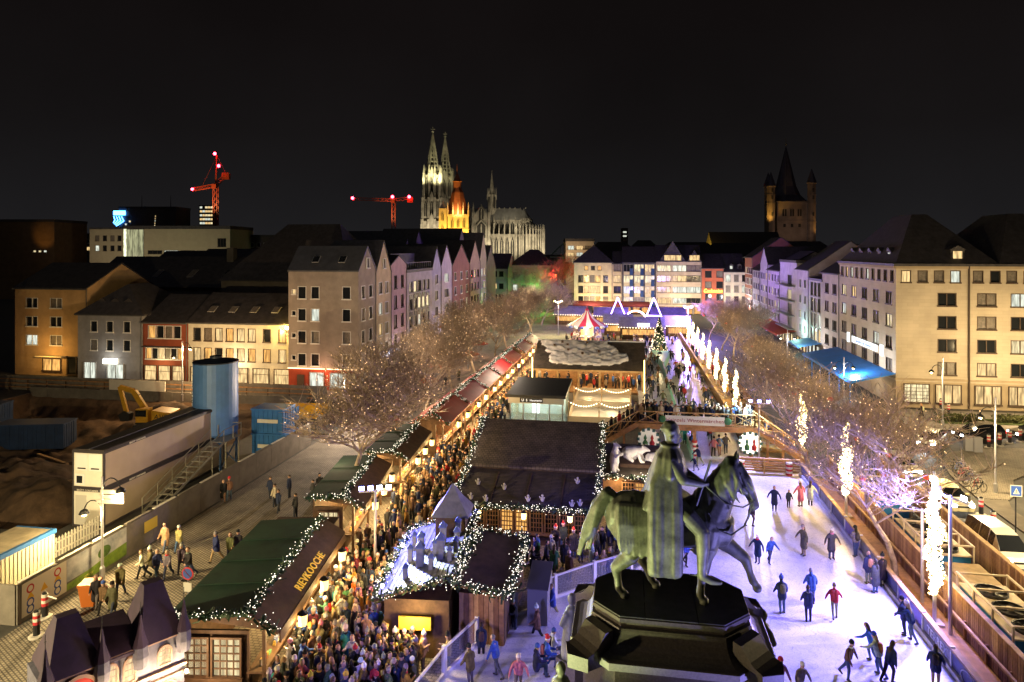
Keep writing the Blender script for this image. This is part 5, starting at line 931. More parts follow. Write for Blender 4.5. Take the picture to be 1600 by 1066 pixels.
# --- the big wooden pub
pub = thing('wooden_pub', 'big wooden pub with two-tier shingled roof edged in garlands', 'pub', (-10.9, 43.2, 0)); Wp = 9.0
shr = brickmat('shingle_roof', (.085, .062, .045), (.12, .09, .065), (.03, .022, .016), .26, .19, mortar=.018, bump=1., axis='XY', var=.35, nscale=1.3, dist=.03); plr = brickmat('plank_roof', (.055, .04, .03), (.07, .05, .038), (.025, .018, .014), 2.4, .13, mortar=.02, bump=.9, var=.3, nscale=1.5)
MB().box(.3, .3, 0, Wp - .3, 14, 2.75).obj('wall', woodd, pub)
def slab(b, pts, th, mi=0):                          # roof plate through four points, with thickness
    lo_ = [(x, y, z - th) for x, y, z in pts]; b.add(list(pts) + lo_, [(0, 1, 2, 3), (7, 6, 5, 4), (0, 4, 5, 1), (1, 5, 6, 2), (2, 6, 7, 3), (3, 7, 4, 0)], mi)
b = MB(); slab(b, [(-.3, -.9, 2.75), (Wp + .1, -.9, 2.75), (Wp + .1, 2.6, 4.1), (.4, 2.6, 4.1)], .12); b.obj('lower_roof', plr, pub)
b = MB(); slab(b, [(.2, 2.3, 4.35), (Wp + .15, 2.3, 4.35), (Wp + .15, 7.2, 6.3), (.2, 7.2, 6.3)], .15); slab(b, [(.2, 7.2, 6.3), (Wp + .15, 7.2, 6.3), (Wp + .15, 14.6, 3.2), (.2, 14.6, 3.2)], .15); b.obj('upper_roof', shr, pub)
MB().add([(.4, 2.5, 4.1), (.4, 7.2, 6.1), (.4, 14, 2.7), (.4, 2.5, 2.7), (Wp - .1, 2.5, 4.1), (Wp - .1, 7.2, 6.1), (Wp - .1, 14, 2.7), (Wp - .1, 2.5, 2.7)], [(0, 1, 2, 3), (7, 6, 5, 4), (0, 3, 7, 4)]).obj('gable_wall', woodd, pub)
for k in range(1, 4): MB().bar((Wp * k / 4, -.88, 2.77), (Wp * k / 4 + .1, 2.2, 3.97), .06, .05).obj('roof_batten', woodd, pub)
for q in range(8): swindow(pub, Matrix.Translation((1.0 + .95 * q, .3, .9)), .7, 1.45, 'g', brown, (LITO[0] if q in (2, 3) else glass))
for x, y in ((1.2, .9), (1.0, -.4), (2.0, -.5), (3.0, .6), (4.7, -.3), (5.6, -.2), (7.7, 1.5), (7.5, -.5), (8.0, -.4)):
    z = 2.75 + (y + .9) * .386; b = MB(); b.ball((0, 0, .16), .13, 6, 5, sc=(1, 1, 1.3)); b.ball((0, 0, .38), .08, 6, 5); b.bar((-.13, 0, .2), (-.17, -.08, .34), .05); b.bar((.13, 0, .2), (.15, -.1, .30), .05); b.obj('roof_figure', mat('pale_plaster', (.5, .46, .4), .8), pub, mw=Matrix.Translation((x, y, z)))
garland([(-.3, -.9, 2.8), (Wp + .1, -.9, 2.8), (Wp + .1, 2.4, 4.2), (Wp + .15, 7.2, 6.35)], pub, 24, .18, seed=101); garland([(-.3, -.9, 2.8), (.2, 2.4, 4.3), (.2, 7.2, 6.35), (.2, 14, 3.4)], pub, 22, .2, seed=102)
for x in (1.6, 4.5, 7.4): lantern(pub, (x, -.85, 2.1), .25); lamp('lantern_light', 'POINT', (-10.9 + x, 42.2, 2.2), 60, (1, .6, .25), pub, .2)
lamp('roof_spot', 'POINT', (-12.6, 46.5, 6.6), 140, (1, .75, .4), pub, .2)
# --- polar bear bar
bh = thing('bear_bar', 'low bar with flat timber roof carrying polar bear figures', 'bar', (-1.7, 48.6, 0)); MB().box(0, .5, 0, 3.9, 6, 3.0).obj('wall', woodd, bh)
b = MB(); slab(b, [(-.2, -.3, 3.1), (4.2, -.3, 3.1), (4.2, 6.2, 3.6), (-.2, 6.2, 3.6)], .15); b.obj('roof', plr, bh); b = MB(); slab(b, [(1.2, 1.4, 3.5), (4.2, 1.4, 3.5), (4.2, 4.8, 3.85), (1.2, 4.8, 3.85)], .25); b.obj('roof_terrace', woodd, bh)
garland([(-.2, -.3, 3.1), (4.2, -.3, 3.1)], bh, 26, .18, seed=110); garland([(-.2, -.3, 3.1), (-.2, 6.2, 3.6)], bh, 22, .18, seed=111)
for q in range(3): swindow(bh, Matrix.Translation((1.4 + .9 * q, .5, 1.0)), .75, 1.5, 'g', brown, LITO[0] if q else glass)
lamp('bar_light', 'POINT', (-.6, 48.2, 2.5), 120, (1, .6, .22), bh, .2); lamp('bear_light', 'POINT', (0.9, 48.4, 3.9), 60, (1, .85, .6), bh, .1)
fur = mat('bear_white', (.62, .59, .54), .85, var=.15, scale=4, bump=.4)
def bear(pose):
    b = MB()
    if pose == 'stand':
        for s in (-1, 1): cap(b, (0, .2 * s, .08), (0, .2 * s, .55), .17, .2); cap(b, (.12, .2 * s, .06), (.2, .2 * s, .05), .12, .11)
        cap(b, (0, 0, .65), (.02, 0, 1.25), .36, .30, 12); cap(b, (.02, 0, 1.3), (.1, 0, 1.7), .27, .2); cap(b, (.12, 0, 1.88), (.32, 0, 1.86), .19, .13); cap(b, (.35, 0, 1.84), (.5, 0, 1.82), .1, .07)
        for s in (-1, 1): cap(b, (.06, .26 * s, 1.45), (.35, .3 * s, 1.15), .14, .11); cap(b, (.35, .3 * s, 1.15), (.5, .2 * s, 1.3), .11, .1); cap(b, (.05, .15 * s, 2.02), (.04, .17 * s, 2.06), .06, .05)
    else:
        cap(b, (-.55, 0, .55), (.1, 0, .75), .5, .42, 12); cap(b, (.1, 0, .75), (.6, 0, .9), .4, .27)
        cap(b, (.7, 0, 1.0), (.95, 0, .95), .22, .15); cap(b, (.98, 0, .92), (1.12, 0, .9), .11, .08)
        for s in (-1, 1): cap(b, (.35, .25 * s, .6), (.55, .28 * s, .1), .16, .13); cap(b, (.55, .28 * s, .08), (.75, .28 * s, .07), .12, .1); cap(b, (-.5, .35 * s, .4), (-.1, .42 * s, .12), .24, .15); cap(b, (.62, .15 * s, 1.2), (.61, .17 * s, 1.23), .06, .05)
    me = fuse(b, .045, 2, 'polar_bear'); me.materials.append(fur); return me
for nm, lab, ps, T in (('polar_bear', 'upright white polar bear figure on the bar roof', 'stand', RZ(-.9, 49.2, 3.2, math.radians(-30))), ('polar_bear', 'sitting white polar bear figure on the bar roof', 'sit', RZ(.55, 50.3, 3.68, math.radians(-15)) @ Matrix.Scale(.95, 4)), ('polar_bear', 'small bear cub figure beside the rider statue on the roof', 'sit', RZ(1.9, 50.2, 3.7, math.radians(10)) @ Matrix.Scale(.6, 4))):
    tag(link(nm, bear(ps), None, T), lab, 'bear figure')
# --- glazed underground entrance
ug = thing('station_pavilion', 'glass underground station entrance with black flat roof', 'station entrance', (-12.6, 73.6, 0)); Wg, Dg = 5.7, 8.5
b = MB(); slab(b, [(-.4, -.5, 3.25), (Wg + .4, -.5, 3.25), (Wg + .4, Dg, 3.5), (-.4, Dg, 3.5)], .3); b.obj('roof', mat('tar_roof', (.02, .02, .022), .6, var=.3), ug); MB().box(-.2, -.3, 2.3, Wg + .2, -.1, 3.0).obj('fascia', mat('grey_fascia', (.42, .40, .36), .6), ug)
for x in np.linspace(0, Wg, 5): MB().box(float(x) - .06, -.06, 0, float(x) + .06, .06, 2.3).obj('mullion', greyf, ug)
for q in range(4): MB().box(q * Wg / 4 + .07, 0, .1, (q + 1) * Wg / 4 - .07, .02, 2.25).obj('pane', clear('station_glass', (.5, .75, .75), .25), ug)
for x_ in (-.02, Wg): MB().box(x_, .07, .1, x_ + .02, Dg, 2.9).obj('pane', clear('station_glass', (.5, .75, .75), .25), ug)
MB().box(.1, 5, 0, Wg - .1, 5.1, 2.9).obj('inner_wall', mat('white_tile', (.6, .66, .64), .4), ug); MB().box(1.1, -.38, 2.42, 3.6, -.31, 2.9).obj('sign', blk, ug); MB().box(2, 3, .5, 2.8, 3.2, 1.8).obj('ticket_machine', mat('machine_lit', (.8, .95, 1), emit=(.75, .92, 1), es=1.6), ug)
wt = mat('sign_white', (.85, .85, .85), emit=(.8, .8, .8), es=.5); text('Heumarkt', .3, wt, ug, frame((2.85, -.39, 2.66), (1, 0, 0), (0, -1, 0))); text('U', .38, wt, ug, frame((1.42, -.39, 2.66), (1, 0, 0), (0, -1, 0))); text('S', .36, wt, ug, frame((1.85, -.39, 2.66), (1, 0, 0), (0, -1, 0)))
lamp('ceiling_light', 'POINT', (-11.5, 76, 2.7), 130, (.7, .98, .95), ug, .3); lamp('ceiling_light', 'POINT', (-8.5, 76, 2.7), 130, (.7, .98, .95), ug, .3)
# --- curling court
cc = thing('curling_court', 'pale curling court boarded all round and strung with warm bulbs', 'court', (-6.4, 74.2, 0)); MB().box(0, 0, .02, 6.9, 15.6, .12).obj('floor', mat('court_ice', (.62, .58, .52), .4, var=.12, scale=.5), cc)
for x0, y0, x1, y1 in ((0, 0, 6.9, .1), (0, 7.8, 6.9, 7.9), (0, 15.5, 6.9, 15.6), (0, .1, .1, 15.5), (6.8, .1, 6.9, 15.5)): MB().box(x0, y0, .12, x1, y1, .9).obj('board', mat('court_board', (.46, .36, .24), .6), cc)
def string(parent, p, q, n, sag, rad=.05, m_=None):
    p = Vector(p); q = Vector(q); b = MB(); pts = []
    for k in range(n + 1): f = k / n; a = p.lerp(q, f); a.z -= sag * 4 * f * (1 - f); pts.append(a); b.octa(a - Vector((0, 0, .06)), rad, 1)
    b.tube(pts, .012, 3); return stuff(b.obj('string_lights', [blk, m_ or bulb], parent))
for x in (.1, 3.4, 6.8):
    for y in (.05, 7.85): MB().cyl((x, y, .1), (x, y, 2.6), .06).obj('pole', woodl, cc)
for y in (.05, 7.85):
    for a, c in ((.1, 3.4), (3.4, 6.8)): string(cc, (a, y, 2.55), (c, y, 2.55), 12, .5, .075)
lamp('string_glow', 'POINT', (-4.5, 78, 2.7), 260, (1, .72, .38), cc, .4); lamp('string_glow', 'POINT', (-1.8, 85, 2.7), 300, (1, .72, .38), cc, .4)
# --- pavilion with the snow map on its roof
sp_ = thing('rink_pavilion', 'open timber pavilion with snow-covered dark roof', 'pavilion', (-12.2, 91, 0)); Wv = 14.4
for x in np.linspace(.2, Wv - .2, 6): MB().box(float(x) - .13, .1, 0, float(x) + .13, .36, 3.05).obj('post', woodl, sp_)
MB().box(0, 6.5, 0, Wv, 6.7, 3.4).obj('back_wall', wood, sp_); MB().box(0, -.3, .02, Wv, 6.5, .2).obj('floor', wood, sp_); b = MB(); slab(b, [(-.4, -.5, 3.1), (Wv + .2, -.5, 3.1), (Wv + .2, 6.2, 6.0), (-.4, 6.2, 6.0)], .2); b.obj('roof', shr, sp_); b = MB(); slab(b, [(-.4, 6.2, 6.0), (Wv + .2, 6.2, 6.0), (Wv + .2, 11.5, 3.4), (-.4, 11.5, 3.4)], .2); b.obj('roof', shr, sp_)
MB().box(-.4, 6.1, 6.0, Wv + .2, 6.4, 6.12).obj('ridge_beam', whitep, sp_); MB().box(-.4, -.62, 2.88, Wv + .2, -.52, 3.12).obj('eave_beam', woodl, sp_)
o_ = [(.0, 6.0), (9.3, 6.0), (9.6, 5.0), (10.6, 4.6), (11., 3.6), (12.2, 3.0), (12.3, 2.2), (11.9, 1.4), (10.2, .7), (8, .6), (5, .5), (3, .7), (1.9, 1.2), (1.6, 2.2), (1.9, 3.0), (1.0, 3.6), (1.1, 4.4), (.4, 5.0)]
from mathutils.geometry import tessellate_polygon
vs = []; fs = []; rr = random.Random(5); nx, ny = 74, 34
def inside(x, y):
    c = False; j = len(o_) - 1
    for i in range(len(o_)):
        xi, yi = o_[i]; xj, yj = o_[j]
        if (yi > y) != (yj > y) and x < (xj - xi) * (y - yi) / (yj - yi) + xi: c = not c
        j = i
    return c
from mathutils import noise as mnoise
b = MB(); idx = {}
def hs_(x, y):
    d = min(math.hypot(x - px, y - py) for px, py in o_); n1 = mnoise.fractal(Vector((x * .9, y * 1.3, 0)), .8, 2., 4); return .08 + .28 * max(0, n1 + .35) + .12 * abs(mnoise.noise(Vector((x * 2.1, y * 2.4, 3))))
for j in range(ny):
    for i in range(nx):
        x = 12.4 * i / (nx - 1); y = .4 + 5.7 * j / (ny - 1); xw = x + .25 * mnoise.noise(Vector((x, y, 7)) * 1.5); yw = y + .25 * mnoise.noise(Vector((x, y, 9)) * 1.5)
        ins = inside(xw, yw); idx[i, j] = (len(b.v), ins); b.v.append((x, y, 3.12 + (y + .5) * .4328 + (hs_(x, y) if ins else -.12)))
for j in range(ny - 1):
    for i in range(nx - 1):
        q = [idx[i, j], idx[i + 1, j], idx[i + 1, j + 1], idx[i, j + 1]]
        if any(k[1] for k in q): b.f.append(tuple(k[0] for k in q)); b.m.append(0)
b.obj('snow', mat('snow', (.74, .70, .68), .85, var=.1, scale=2, bump=.5), sp_, smooth=True)
for x, y in ((3, 5.3), (2, 4.4), (6.5, 5.2), (4, 3.3), (6, 2.6), (8.2, 3.2), (3.8, 4.6)): MB().box(x, y, 3.4 + y * .4328, x + .32, y + .25, 3.85 + y * .4328).obj('toy_house', woodd, sp_)
for x in (2, 7, 12): lamp('pavilion_light', 'POINT', (-12.2 + x, 93.5, 2.7), 180, (1, .68, .3), sp_, .3)
lamp('pavilion_light', 'POINT', (-15.2, 90.0, 6.2), 500, (1, .8, .6), sp_, .3)
for x in (-.3, Wv): MB().cyl((x, -.6, 0), (x, -.6, 4.6), .05).obj('light_rod', mat('rod_lit', (1, .8, .4), emit=(1, .68, .22), es=4), sp_)
# --- carousel
ca_ = thing('carousel', 'red and white striped carousel with blue rim', 'carousel', (-8.1, 140.4, 0)); 
for k in range(16):
    a, c = 2 * PI * k / 16, 2 * PI * (k + 1) / 16; P = lambda r_, t_, z_: (r_ * math.cos(t_), r_ * math.sin(t_), z_)
    MB().add([P(3.9, a, 3.6), P(3.9, c, 3.6), P(1.5, c, 5.0), P(1.5, a, 5.0), P(.2, c, 6.6), P(.2, a, 6.6)], [(0, 1, 2, 3), (3, 2, 4, 5)]).obj('canopy_panel', mat('canopy_red', (.48, .03, .07), .6) if k % 2 else mat('canopy_white', (.72, .66, .58), .6), ca_)
    MB().ball(P(3.85, (a + c) / 2, 3.35), .45, 8, 6, sc=(1, 1, .7)).obj('rim_shell', mat('rim_blue', (.14, .22, .62), .5) if k % 2 else whitep, ca_)
MB().lathe([(.35, 6.5), (.45, 6.7), (.1, 7.0), (.05, 7.6)], 8).obj('finial', mat('canopy_red', (.48, .03, .07)), ca_); MB().lathe([(3.7, .05), (3.8, .4), (3.6, .45)], 24).obj('platform', mat('carousel_pink', (.5, .15, .25), .6), ca_); MB().lathe([(1.3, .45), (1.3, 3.4)], 12).obj('centre_drum', mat('drum_gold', (.6, .42, .16), .5, emit=(1, .6, .2), es=.5), ca_)
def toy_horse():
    b = MB(); cap(b, (-.45, 0, .9), (.4, 0, .95), .24, .24); cap(b, (.4, 0, 1.0), (.72, 0, 1.5), .17, .11); cap(b, (.72, 0, 1.5), (1.0, 0, 1.25), .11, .07); cap(b, (-.6, 0, 1.0), (-.85, 0, .6), .08, .04)
    for x in (-.4, .35):
        for s in (-1, 1): cap(b, (x, .12 * s, .75), (x + .12 * s, .14 * s, .2), .09, .05)
    return b.mesh('toy_horse', whitep)
hm = toy_horse()
for k in range(10): a = 2 * PI * k / 10; MB().cyl((2.7 * math.cos(a), 2.7 * math.sin(a), .45), (2.7 * math.cos(a), 2.7 * math.sin(a), 3.5), .04, n=5).obj('pole', mat('brass', (.6, .42, .16), .4, .7), ca_); link('toy_horse', hm, ca_, RZ(2.7 * math.cos(a), 2.7 * math.sin(a), .5, a + PI / 2))
lamp('carousel_light', 'POINT', (-8.1, 137.6, 2.9), 420, (1, .72, .36), ca_, .4); lamp('carousel_light', 'POINT', (-8.1, 134.6, 6.6), 500, (1, .8, .75), ca_, .4)
# --- far cluster of violet-lit huts
vl = brickmat('violet_shingles', (.26, .24, .34), (.34, .32, .42), (.10, .09, .16), .35, .28, mortar=.03, bump=.8, var=.2)
hl = ['wide violet-lit hut with white sign at the far rink end', 'violet-lit hut beside the carousel', 'violet-lit hut behind the Christmas tree', 'far violet hut by the glowing arch', 'far hut below the beige hotel', 'far hut with warm light below the red house']
for q, (x, y, L, D) in enumerate(((-1.5, 146, 9, 5), (-5, 152, 6, 5), (8.2, 150, 5, 5), (-8, 170, 8, 5), (6, 172, 8, 5), (-18, 172, 9, 5))):
    t = thing('market_hut', hl[q], 'stall', (x, y, 0), 0, 'violet-lit huts at the far end'); MB().box(0, .3, 0, L, D, 2.8).obj('wall', woodd, t); b = MB(); slab(b, [(-.3, -.5, 2.7), (L + .3, -.5, 2.7), (L + .3, D / 2, 4.6), (-.3, D / 2, 4.6)], .15); slab(b, [(-.3, D / 2, 4.6), (L + .3, D / 2, 4.6), (L + .3, D + .5, 2.7), (-.3, D + .5, 2.7)], .15); b.obj('roof', vl, t)
    MB().box(.5, .2, 1.0, L - .5, .28, 2.1).obj('hatch', LITO[0], t); string(t, (-.3, -.55, 2.7), (L + .3, -.55, 2.7), 16, .1, .09); lamp('hut_light', 'POINT', (x + L / 2, y - 1.2, 2.2), 130, (1, .65, .3), t, .3)
    if q == 0: MB().box(L * .4, -.75, 2.9, L * .68, -.65, 3.6).obj('sign', mat('sign_panel_lit', (1, 1, 1)), t)
gt = thing('glowing_arch', 'arched market gate with two lit triangular gables', 'gate', (-1, 164, 0)); lv = mat('violet_light', (.5, .4, 1), emit=(.42, .30, 1), es=4)
for x in (-1.2, 7.2): b = MB(); b.tube([(x - 1.7, 0, 3.4), (x, 0, 7.6), (x + 1.7, 0, 3.4), (x - 1.7, 0, 3.4)], .13, 5); b.obj('lit_gable', lv, gt); MB().box(x - 1.7, -.2, 0, x + 1.7, .4, 3.3).obj('gate_pier', woodd, gt)
MB().tube([(3 + 2.3 * math.cos(PI * k / 12), 0, 2.6 + 1.9 * math.sin(PI * k / 12)) for k in range(13)], .16, 5).obj('lit_arch', mat('arch_light', (1, .8, .5), emit=(1, .70, .42), es=4), gt); lamp('gate_light', 'POINT', (2, 161, 4), 6500, (.30, .14, 1), gt, .4)
# --- Christmas tree
ct = thing('christmas_tree', 'Christmas tree with warm lights standing on the far ice', 'tree', (5.6, 124.5, 0)); MB().cyl((0, 0, 0), (0, 0, 6), .16, .03, 8).obj('trunk', woodd, ct); b = MB(); r = random.Random(9)
for k in range(2600):
    f = r.random() ** .7; z = 6.4 * (1 - f) + .5; rad = 1.9 * f * r.uniform(.5, 1); a = r.uniform(0, 2 * PI); c = Vector((rad * math.cos(a), rad * math.sin(a), z - .12 * rad)); d_ = Vector((math.cos(a), math.sin(a), -.35)) * .22; s_ = Vector((-math.sin(a), math.cos(a), .2)) * .06; b.add([c - d_ - s_, c + d_ - s_, c + d_ + s_, c - d_ + s_], [(0, 1, 2, 3)], 0)
b.obj('crown', needle, ct); b = MB()
for k in range(260): f = r.random() ** .7; z = 6.4 * (1 - f) + .5; rad = 1.85 * f * r.uniform(.8, 1.05); a = r.uniform(0, 2 * PI); b.octa((rad * math.cos(a), rad * math.sin(a), z), .055)
stuff(b.obj('string_lights', bulb, ct)); lamp('tree_glow', 'POINT', (5.6, 122, 3.5), 160, (1, .75, .4), ct, .3)
# --- deer sleigh scene frames on the bridge piers
for q, (x, y, lab) in enumerate(((1.9, 62.7, 'round gear-framed figure sign by the bridge pier near the statue'), (10.7, 62.9, 'lit round figure sign on the bridge pier near the stairs'))):
    t = thing('round_sign', lab, 'sign', (x, y, 0)); lm = mat('lamp_sign_%d' % q, (.7, .7, .66), .6, emit=(1, .9, .7), es=(.12, 1.2)[q]); MB().cyl((0, 0, 1.9), (0, .12, 1.9), .95, n=24).obj('disc', lm, t); b = MB(); [b.box(.92 * math.cos(k * PI / 6) - .13, -.06, 1.9 + .92 * math.sin(k * PI / 6) - .13, .92 * math.cos(k * PI / 6) + .13, .05, 1.9 + .92 * math.sin(k * PI / 6) + .13) for k in range(12)]; b.obj('toothed_rim', mat('rim_green', (.05, .14, .13), .6), t)
    for s in (-1, 1): MB().lathe([(.2, 0), (.24, .3), (.08, .55), (.14, .66), (.12, .8), (.01, 1.05)], 8, (.3 * s, -.2, 1.35)).obj('gnome', stripe_r if s > 0 else mat('banner_green', (.04, .16, .07)), t)
    MB().box(-.1, .1, 0, .1, .3, 1.8).obj('post', wood, t)
# --- fairy-tale theatre stall in the corner
ps = thing('puppet_theatre', 'ornate violet-roofed puppet theatre stall with arched lit windows', 'stall', (-20.4, 21.0, 0), math.atan2(25.2 - 19.4, -17.6 + 21.5)); ps.scale = (.70, .70, .84); vio = mat('violet_roof', (.030, .016, .036), .7, var=.3, scale=1.5); fac = mat('theatre_facade', (.10, .10, .14), .7, var=.3, scale=3); trimg = mat('theatre_trim', (.26, .17, .13), .6); grn = mat('mossy_side', (.03, .06, .02), .9)
Lp = 7.0; MB().box(0, .1, 0, Lp, 3, 4.2).obj('wall', fac, ps)
b = MB()
for x0, x1, zt in ((.2, 2.7, 6.4), (4.6, 6.8, 6.6)): b.add([(x0, -.2, 4.3), (x1, -.2, 4.3), (x1, 3.1, 4.3), (x0, 3.1, 4.3), ((x0 + x1) / 2 - .5, 1.2, zt), ((x0 + x1) / 2 + .5, 1.2, zt), ((x0 + x1) / 2 + .5, 1.8, zt), ((x0 + x1) / 2 - .5, 1.8, zt)], [(0, 1, 5, 4), (1, 2, 6, 5), (2, 3, 7, 6), (3, 0, 4, 7), (4, 5, 6, 7)])
slab(b, [(2.6, -.2, 4.3), (4.7, -.2, 4.3), (4.7, 3.1, 5.1), (2.6, 3.1, 5.1)], .12); b.obj('roof', vio, ps)
for x in (.15, 2.7, 4.6, 6.9):
    b = MB(); b.lathe([(.34, 3.4), (.42, 3.9), (.36, 4.4)], 8, (x, -.1, 0)); b.obj('corner_tower', fac, ps); MB().lathe([(.42, 4.4), (.16, 5.1), (.04, 5.8)], 8, (x, -.1, 0)).obj('tower_cap', vio, ps); MB().cyl((x, -.1, 5.7), (x, -.1, 6.4), .02, n=4).octa((x, -.1, 6.1), .06).obj('tower_finial', blk, ps)
for z in (4.2, 2.65, 2.3): MB().box(-.05, -.12, z, Lp + .05, .09, z + .14).obj('moulding', trimg, ps)
def archwin(x, z, w_, h, m_):
    pts = [(x - w_ / 2, z), (x + w_ / 2, z), (x + w_ / 2, z + h * .65)] + [(x + w_ / 2 * math.cos(a), z + h * .65 + h * .35 * math.sin(a)) for a in np.linspace(.3, PI - .3, 6)] + [(x - w_ / 2, z + h * .65)]
    o = MB().add([(p[0], .06, p[1]) for p in pts], [tuple(range(len(pts)))]).obj('arched_window', m_, ps); b = MB(); n = len(pts); [b.bar((pts[i][0], .02, pts[i][1]), (pts[(i + 1) % n][0], .02, pts[(i + 1) % n][1]), .12, .1) for i in range(n)]; [b.bar((x + d_, .03, z), (x + d_, .03, z + h * .9), .035) for d_ in (-w_ / 6, w_ / 6)]; [b.bar((x - w_ / 2, .03, z + h * f), (x + w_ / 2, .03, z + h * f), .035) for f in (.25, .5, .75)]; b.obj('frame', trimg, o)
for x in (3.2, 4.1): archwin(x, 2.85, .6, 1.15, LIT[1])
for x in (3.9, 6.1): archwin(x, .6, .95, 1.6, LIT[1])
archwin(5.9, 3.0, .7, .9, LIT[1])
MB().ball((1.6, .02, 2.9), .95, 14, 10, sc=(1, .12, 1.15)).obj('stage_opening', mat('stage_red', (.22, .015, .02), .8, emit=(.5, .04, .02), es=.4), ps); b = MB(); [b.bar((1.6 + 1.05 * math.cos(a), -.1, 2.9 + 1.2 * math.sin(a)), (1.6 + 1.05 * math.cos(a + .32), -.1, 2.9 + 1.2 * math.sin(a + .32)), .18, .16) for a in np.arange(0, 6.28, .314)]; b.obj('stage_frame', trimg, ps)
for q in range(3): MB().lathe([(.16, 0), (.18, .3), (.07, .5), (.12, .62), (.1, .75), (.01, .95)], 8, (1.15 + .4 * q, -.18, 2.3 + .15 * q)).obj('puppet', [stripe_r, mat('banner_green', (.04, .16, .07)), gold][q], ps)
text('MÄRCHEN', .5, gold, ps, frame((3.3, -.16, 2.05), (1, 0, 0), (0, -1, .3))); MB().box(2.0, -.14, 1.75, 4.6, -.02, 2.28).obj('name_board', mat('name_board', (.5, .42, .3)), ps)
TP = PM(ps)
for x in (2.9, 5.1, 6.9): MB().ball((x, -.5, 2.5), .1, 8, 6).obj('spot_lamp', mat('spot_bulb', (1, 1, .9)), ps); lamp('theatre_light', 'POINT', TP @ Vector((x, -.75, 2.5)), 130, (1, .70, .38), ps, .08)
lamp('theatre_light', 'POINT', TP @ Vector((4.5, -2.2, 5.2)), 40, (1, .7, .45), ps, .2)
garland([(Lp, -.1, 4.35), (Lp + .2, 2.8, 4.4)], ps, 26, .15, seed=130)
# ================================================================ equestrian monument
def bronze_mat():
    m = mat('bronze', (.10, .105, .075), .55, .25, var=.5, scale=2.2, bump=.35, col2=(.22, .23, .17), dist=.03, detail=8, spec=.5); return m
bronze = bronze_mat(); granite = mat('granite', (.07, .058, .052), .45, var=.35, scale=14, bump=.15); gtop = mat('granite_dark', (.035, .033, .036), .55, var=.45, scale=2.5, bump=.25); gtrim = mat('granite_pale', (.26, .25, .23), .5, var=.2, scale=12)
mo_ = thing('equestrian_monument', 'bronze rider in long cloak on a striding horse upon stone pedestal', 'monument', (1.35, 23.1, 0)); ZP = 7.6
def chain(b, pts, n=12):
    for i in range(len(pts) - 1): cap(b, pts[i][:3], pts[i + 1][:3], pts[i][3], pts[i + 1][3], n)
b = MB(); r = random.Random(21)
chain(b, [(-1.35, 0, 2.55, .80), (-.6, 0, 2.42, .72), (.3, 0, 2.36, .72), (1.15, 0, 2.45, .80), (1.5, 0, 2.35, .66)], 16); cap(b, (.75, 0, 2.9), (1.1, 0, 2.95), .42, .45, 14); cap(b, (-1.0, 0, 2.85), (-1.45, 0, 2.75), .55, .58, 14)
for s in (-1, 1): cap(b, (-1.4, .3 * s, 2.3), (-1.15, .4 * s, 1.8), .55, .4, 14); cap(b, (1.25, .3 * s, 2.4), (1.2, .38 * s, 1.9), .48, .34, 14); cap(b, (1.72, .22 * s, 2.45), (1.6, .2 * s, 2.1), .34, .3)
chain(b, [(1.3, 0, 2.75, .66), (1.58, 0, 3.3, .52), (1.85, 0, 3.85, .40), (2.08, 0, 4.2, .32)], 14); chain(b, [(2.12, 0, 4.32, .27), (2.42, 0, 3.85, .24), (2.66, 0, 3.3, .165), (2.72, 0, 3.12, .155)]); chain(b, [(2.2, 0, 3.95, .26), (2.38, 0, 3.62, .2)]); chain(b, [(2.74, 0, 3.14, .14), (2.66, 0, 3.02, .11)])
for s in (-1, 1):
    chain(b, [(2.12, .12 * s, 4.5, .08), (2.16, .15 * s, 4.68, .075), (2.2, .15 * s, 4.86, .02)], 8); cap(b, (2.36, .2 * s, 4.05), (2.42, .19 * s, 3.98), .06, .06); cap(b, (2.8, .08 * s, 3.15), (2.83, .08 * s, 3.12), .045, .04); cap(b, (2.3, .2 * s, 3.75), (2.4, .16 * s, 3.6), .1, .1)
LEGS = [[(-1.2, -.42, 1.75, .42), (-1.25, -.44, 1.4, .30), (-1.72, -.42, .98, .185), (-1.66, -.42, .62, .125), (-1.62, -.42, .3, .135), (-1.5, -.42, .16, .12), (-1.45, -.42, .1, .17)],
        [(-1.0, .42, 1.75, .42), (-.85, .42, 1.4, .30), (-.88, .42, .95, .185), (-.68, .42, .6, .125), (-.55, .42, .3, .135), (-.45, .42, .16, .12), (-.4, .42, .1, .17)],
        [(1.2, -.4, 1.85, .34), (1.12, -.4, 1.45, .235), (1.06, -.4, 1.02, .19), (1.0, -.4, .62, .12), (.97, -.4, .3, .14), (1.04, -.4, .16, .12), (1.08, -.4, .1, .17)],
        [(1.55, .36, 1.9, .34), (2.05, .36, 1.55, .24), (2.48, .36, 1.22, .19), (2.62, .36, .8, .12), (2.72, .36, .5, .14), (2.82, .36, .38, .12), (2.86, .36, .28, .165)]]
for L_ in LEGS: chain(b, L_, 12)
for k in range(15):                              # tail, in long locks
    oy = r.uniform(-.24, .24); ox = r.uniform(-.10, .22); j = lambda a: r.uniform(-a, a)
    chain(b, [(-1.75, oy * .3, 3.12, .13), (-2.05 + ox * .5, oy * .7, 3.22 + j(.06), .15), (-2.32 + ox, oy, 2.75 + j(.1), .15), (-2.55 + ox * 1.3 + j(.06), oy * 1.15, 2.05 + j(.15), .11), (-2.80 + ox * 1.3 + j(.12), oy * 1.2 + j(.08), 1.25 + r.uniform(-.1, .5), .035)], 7)
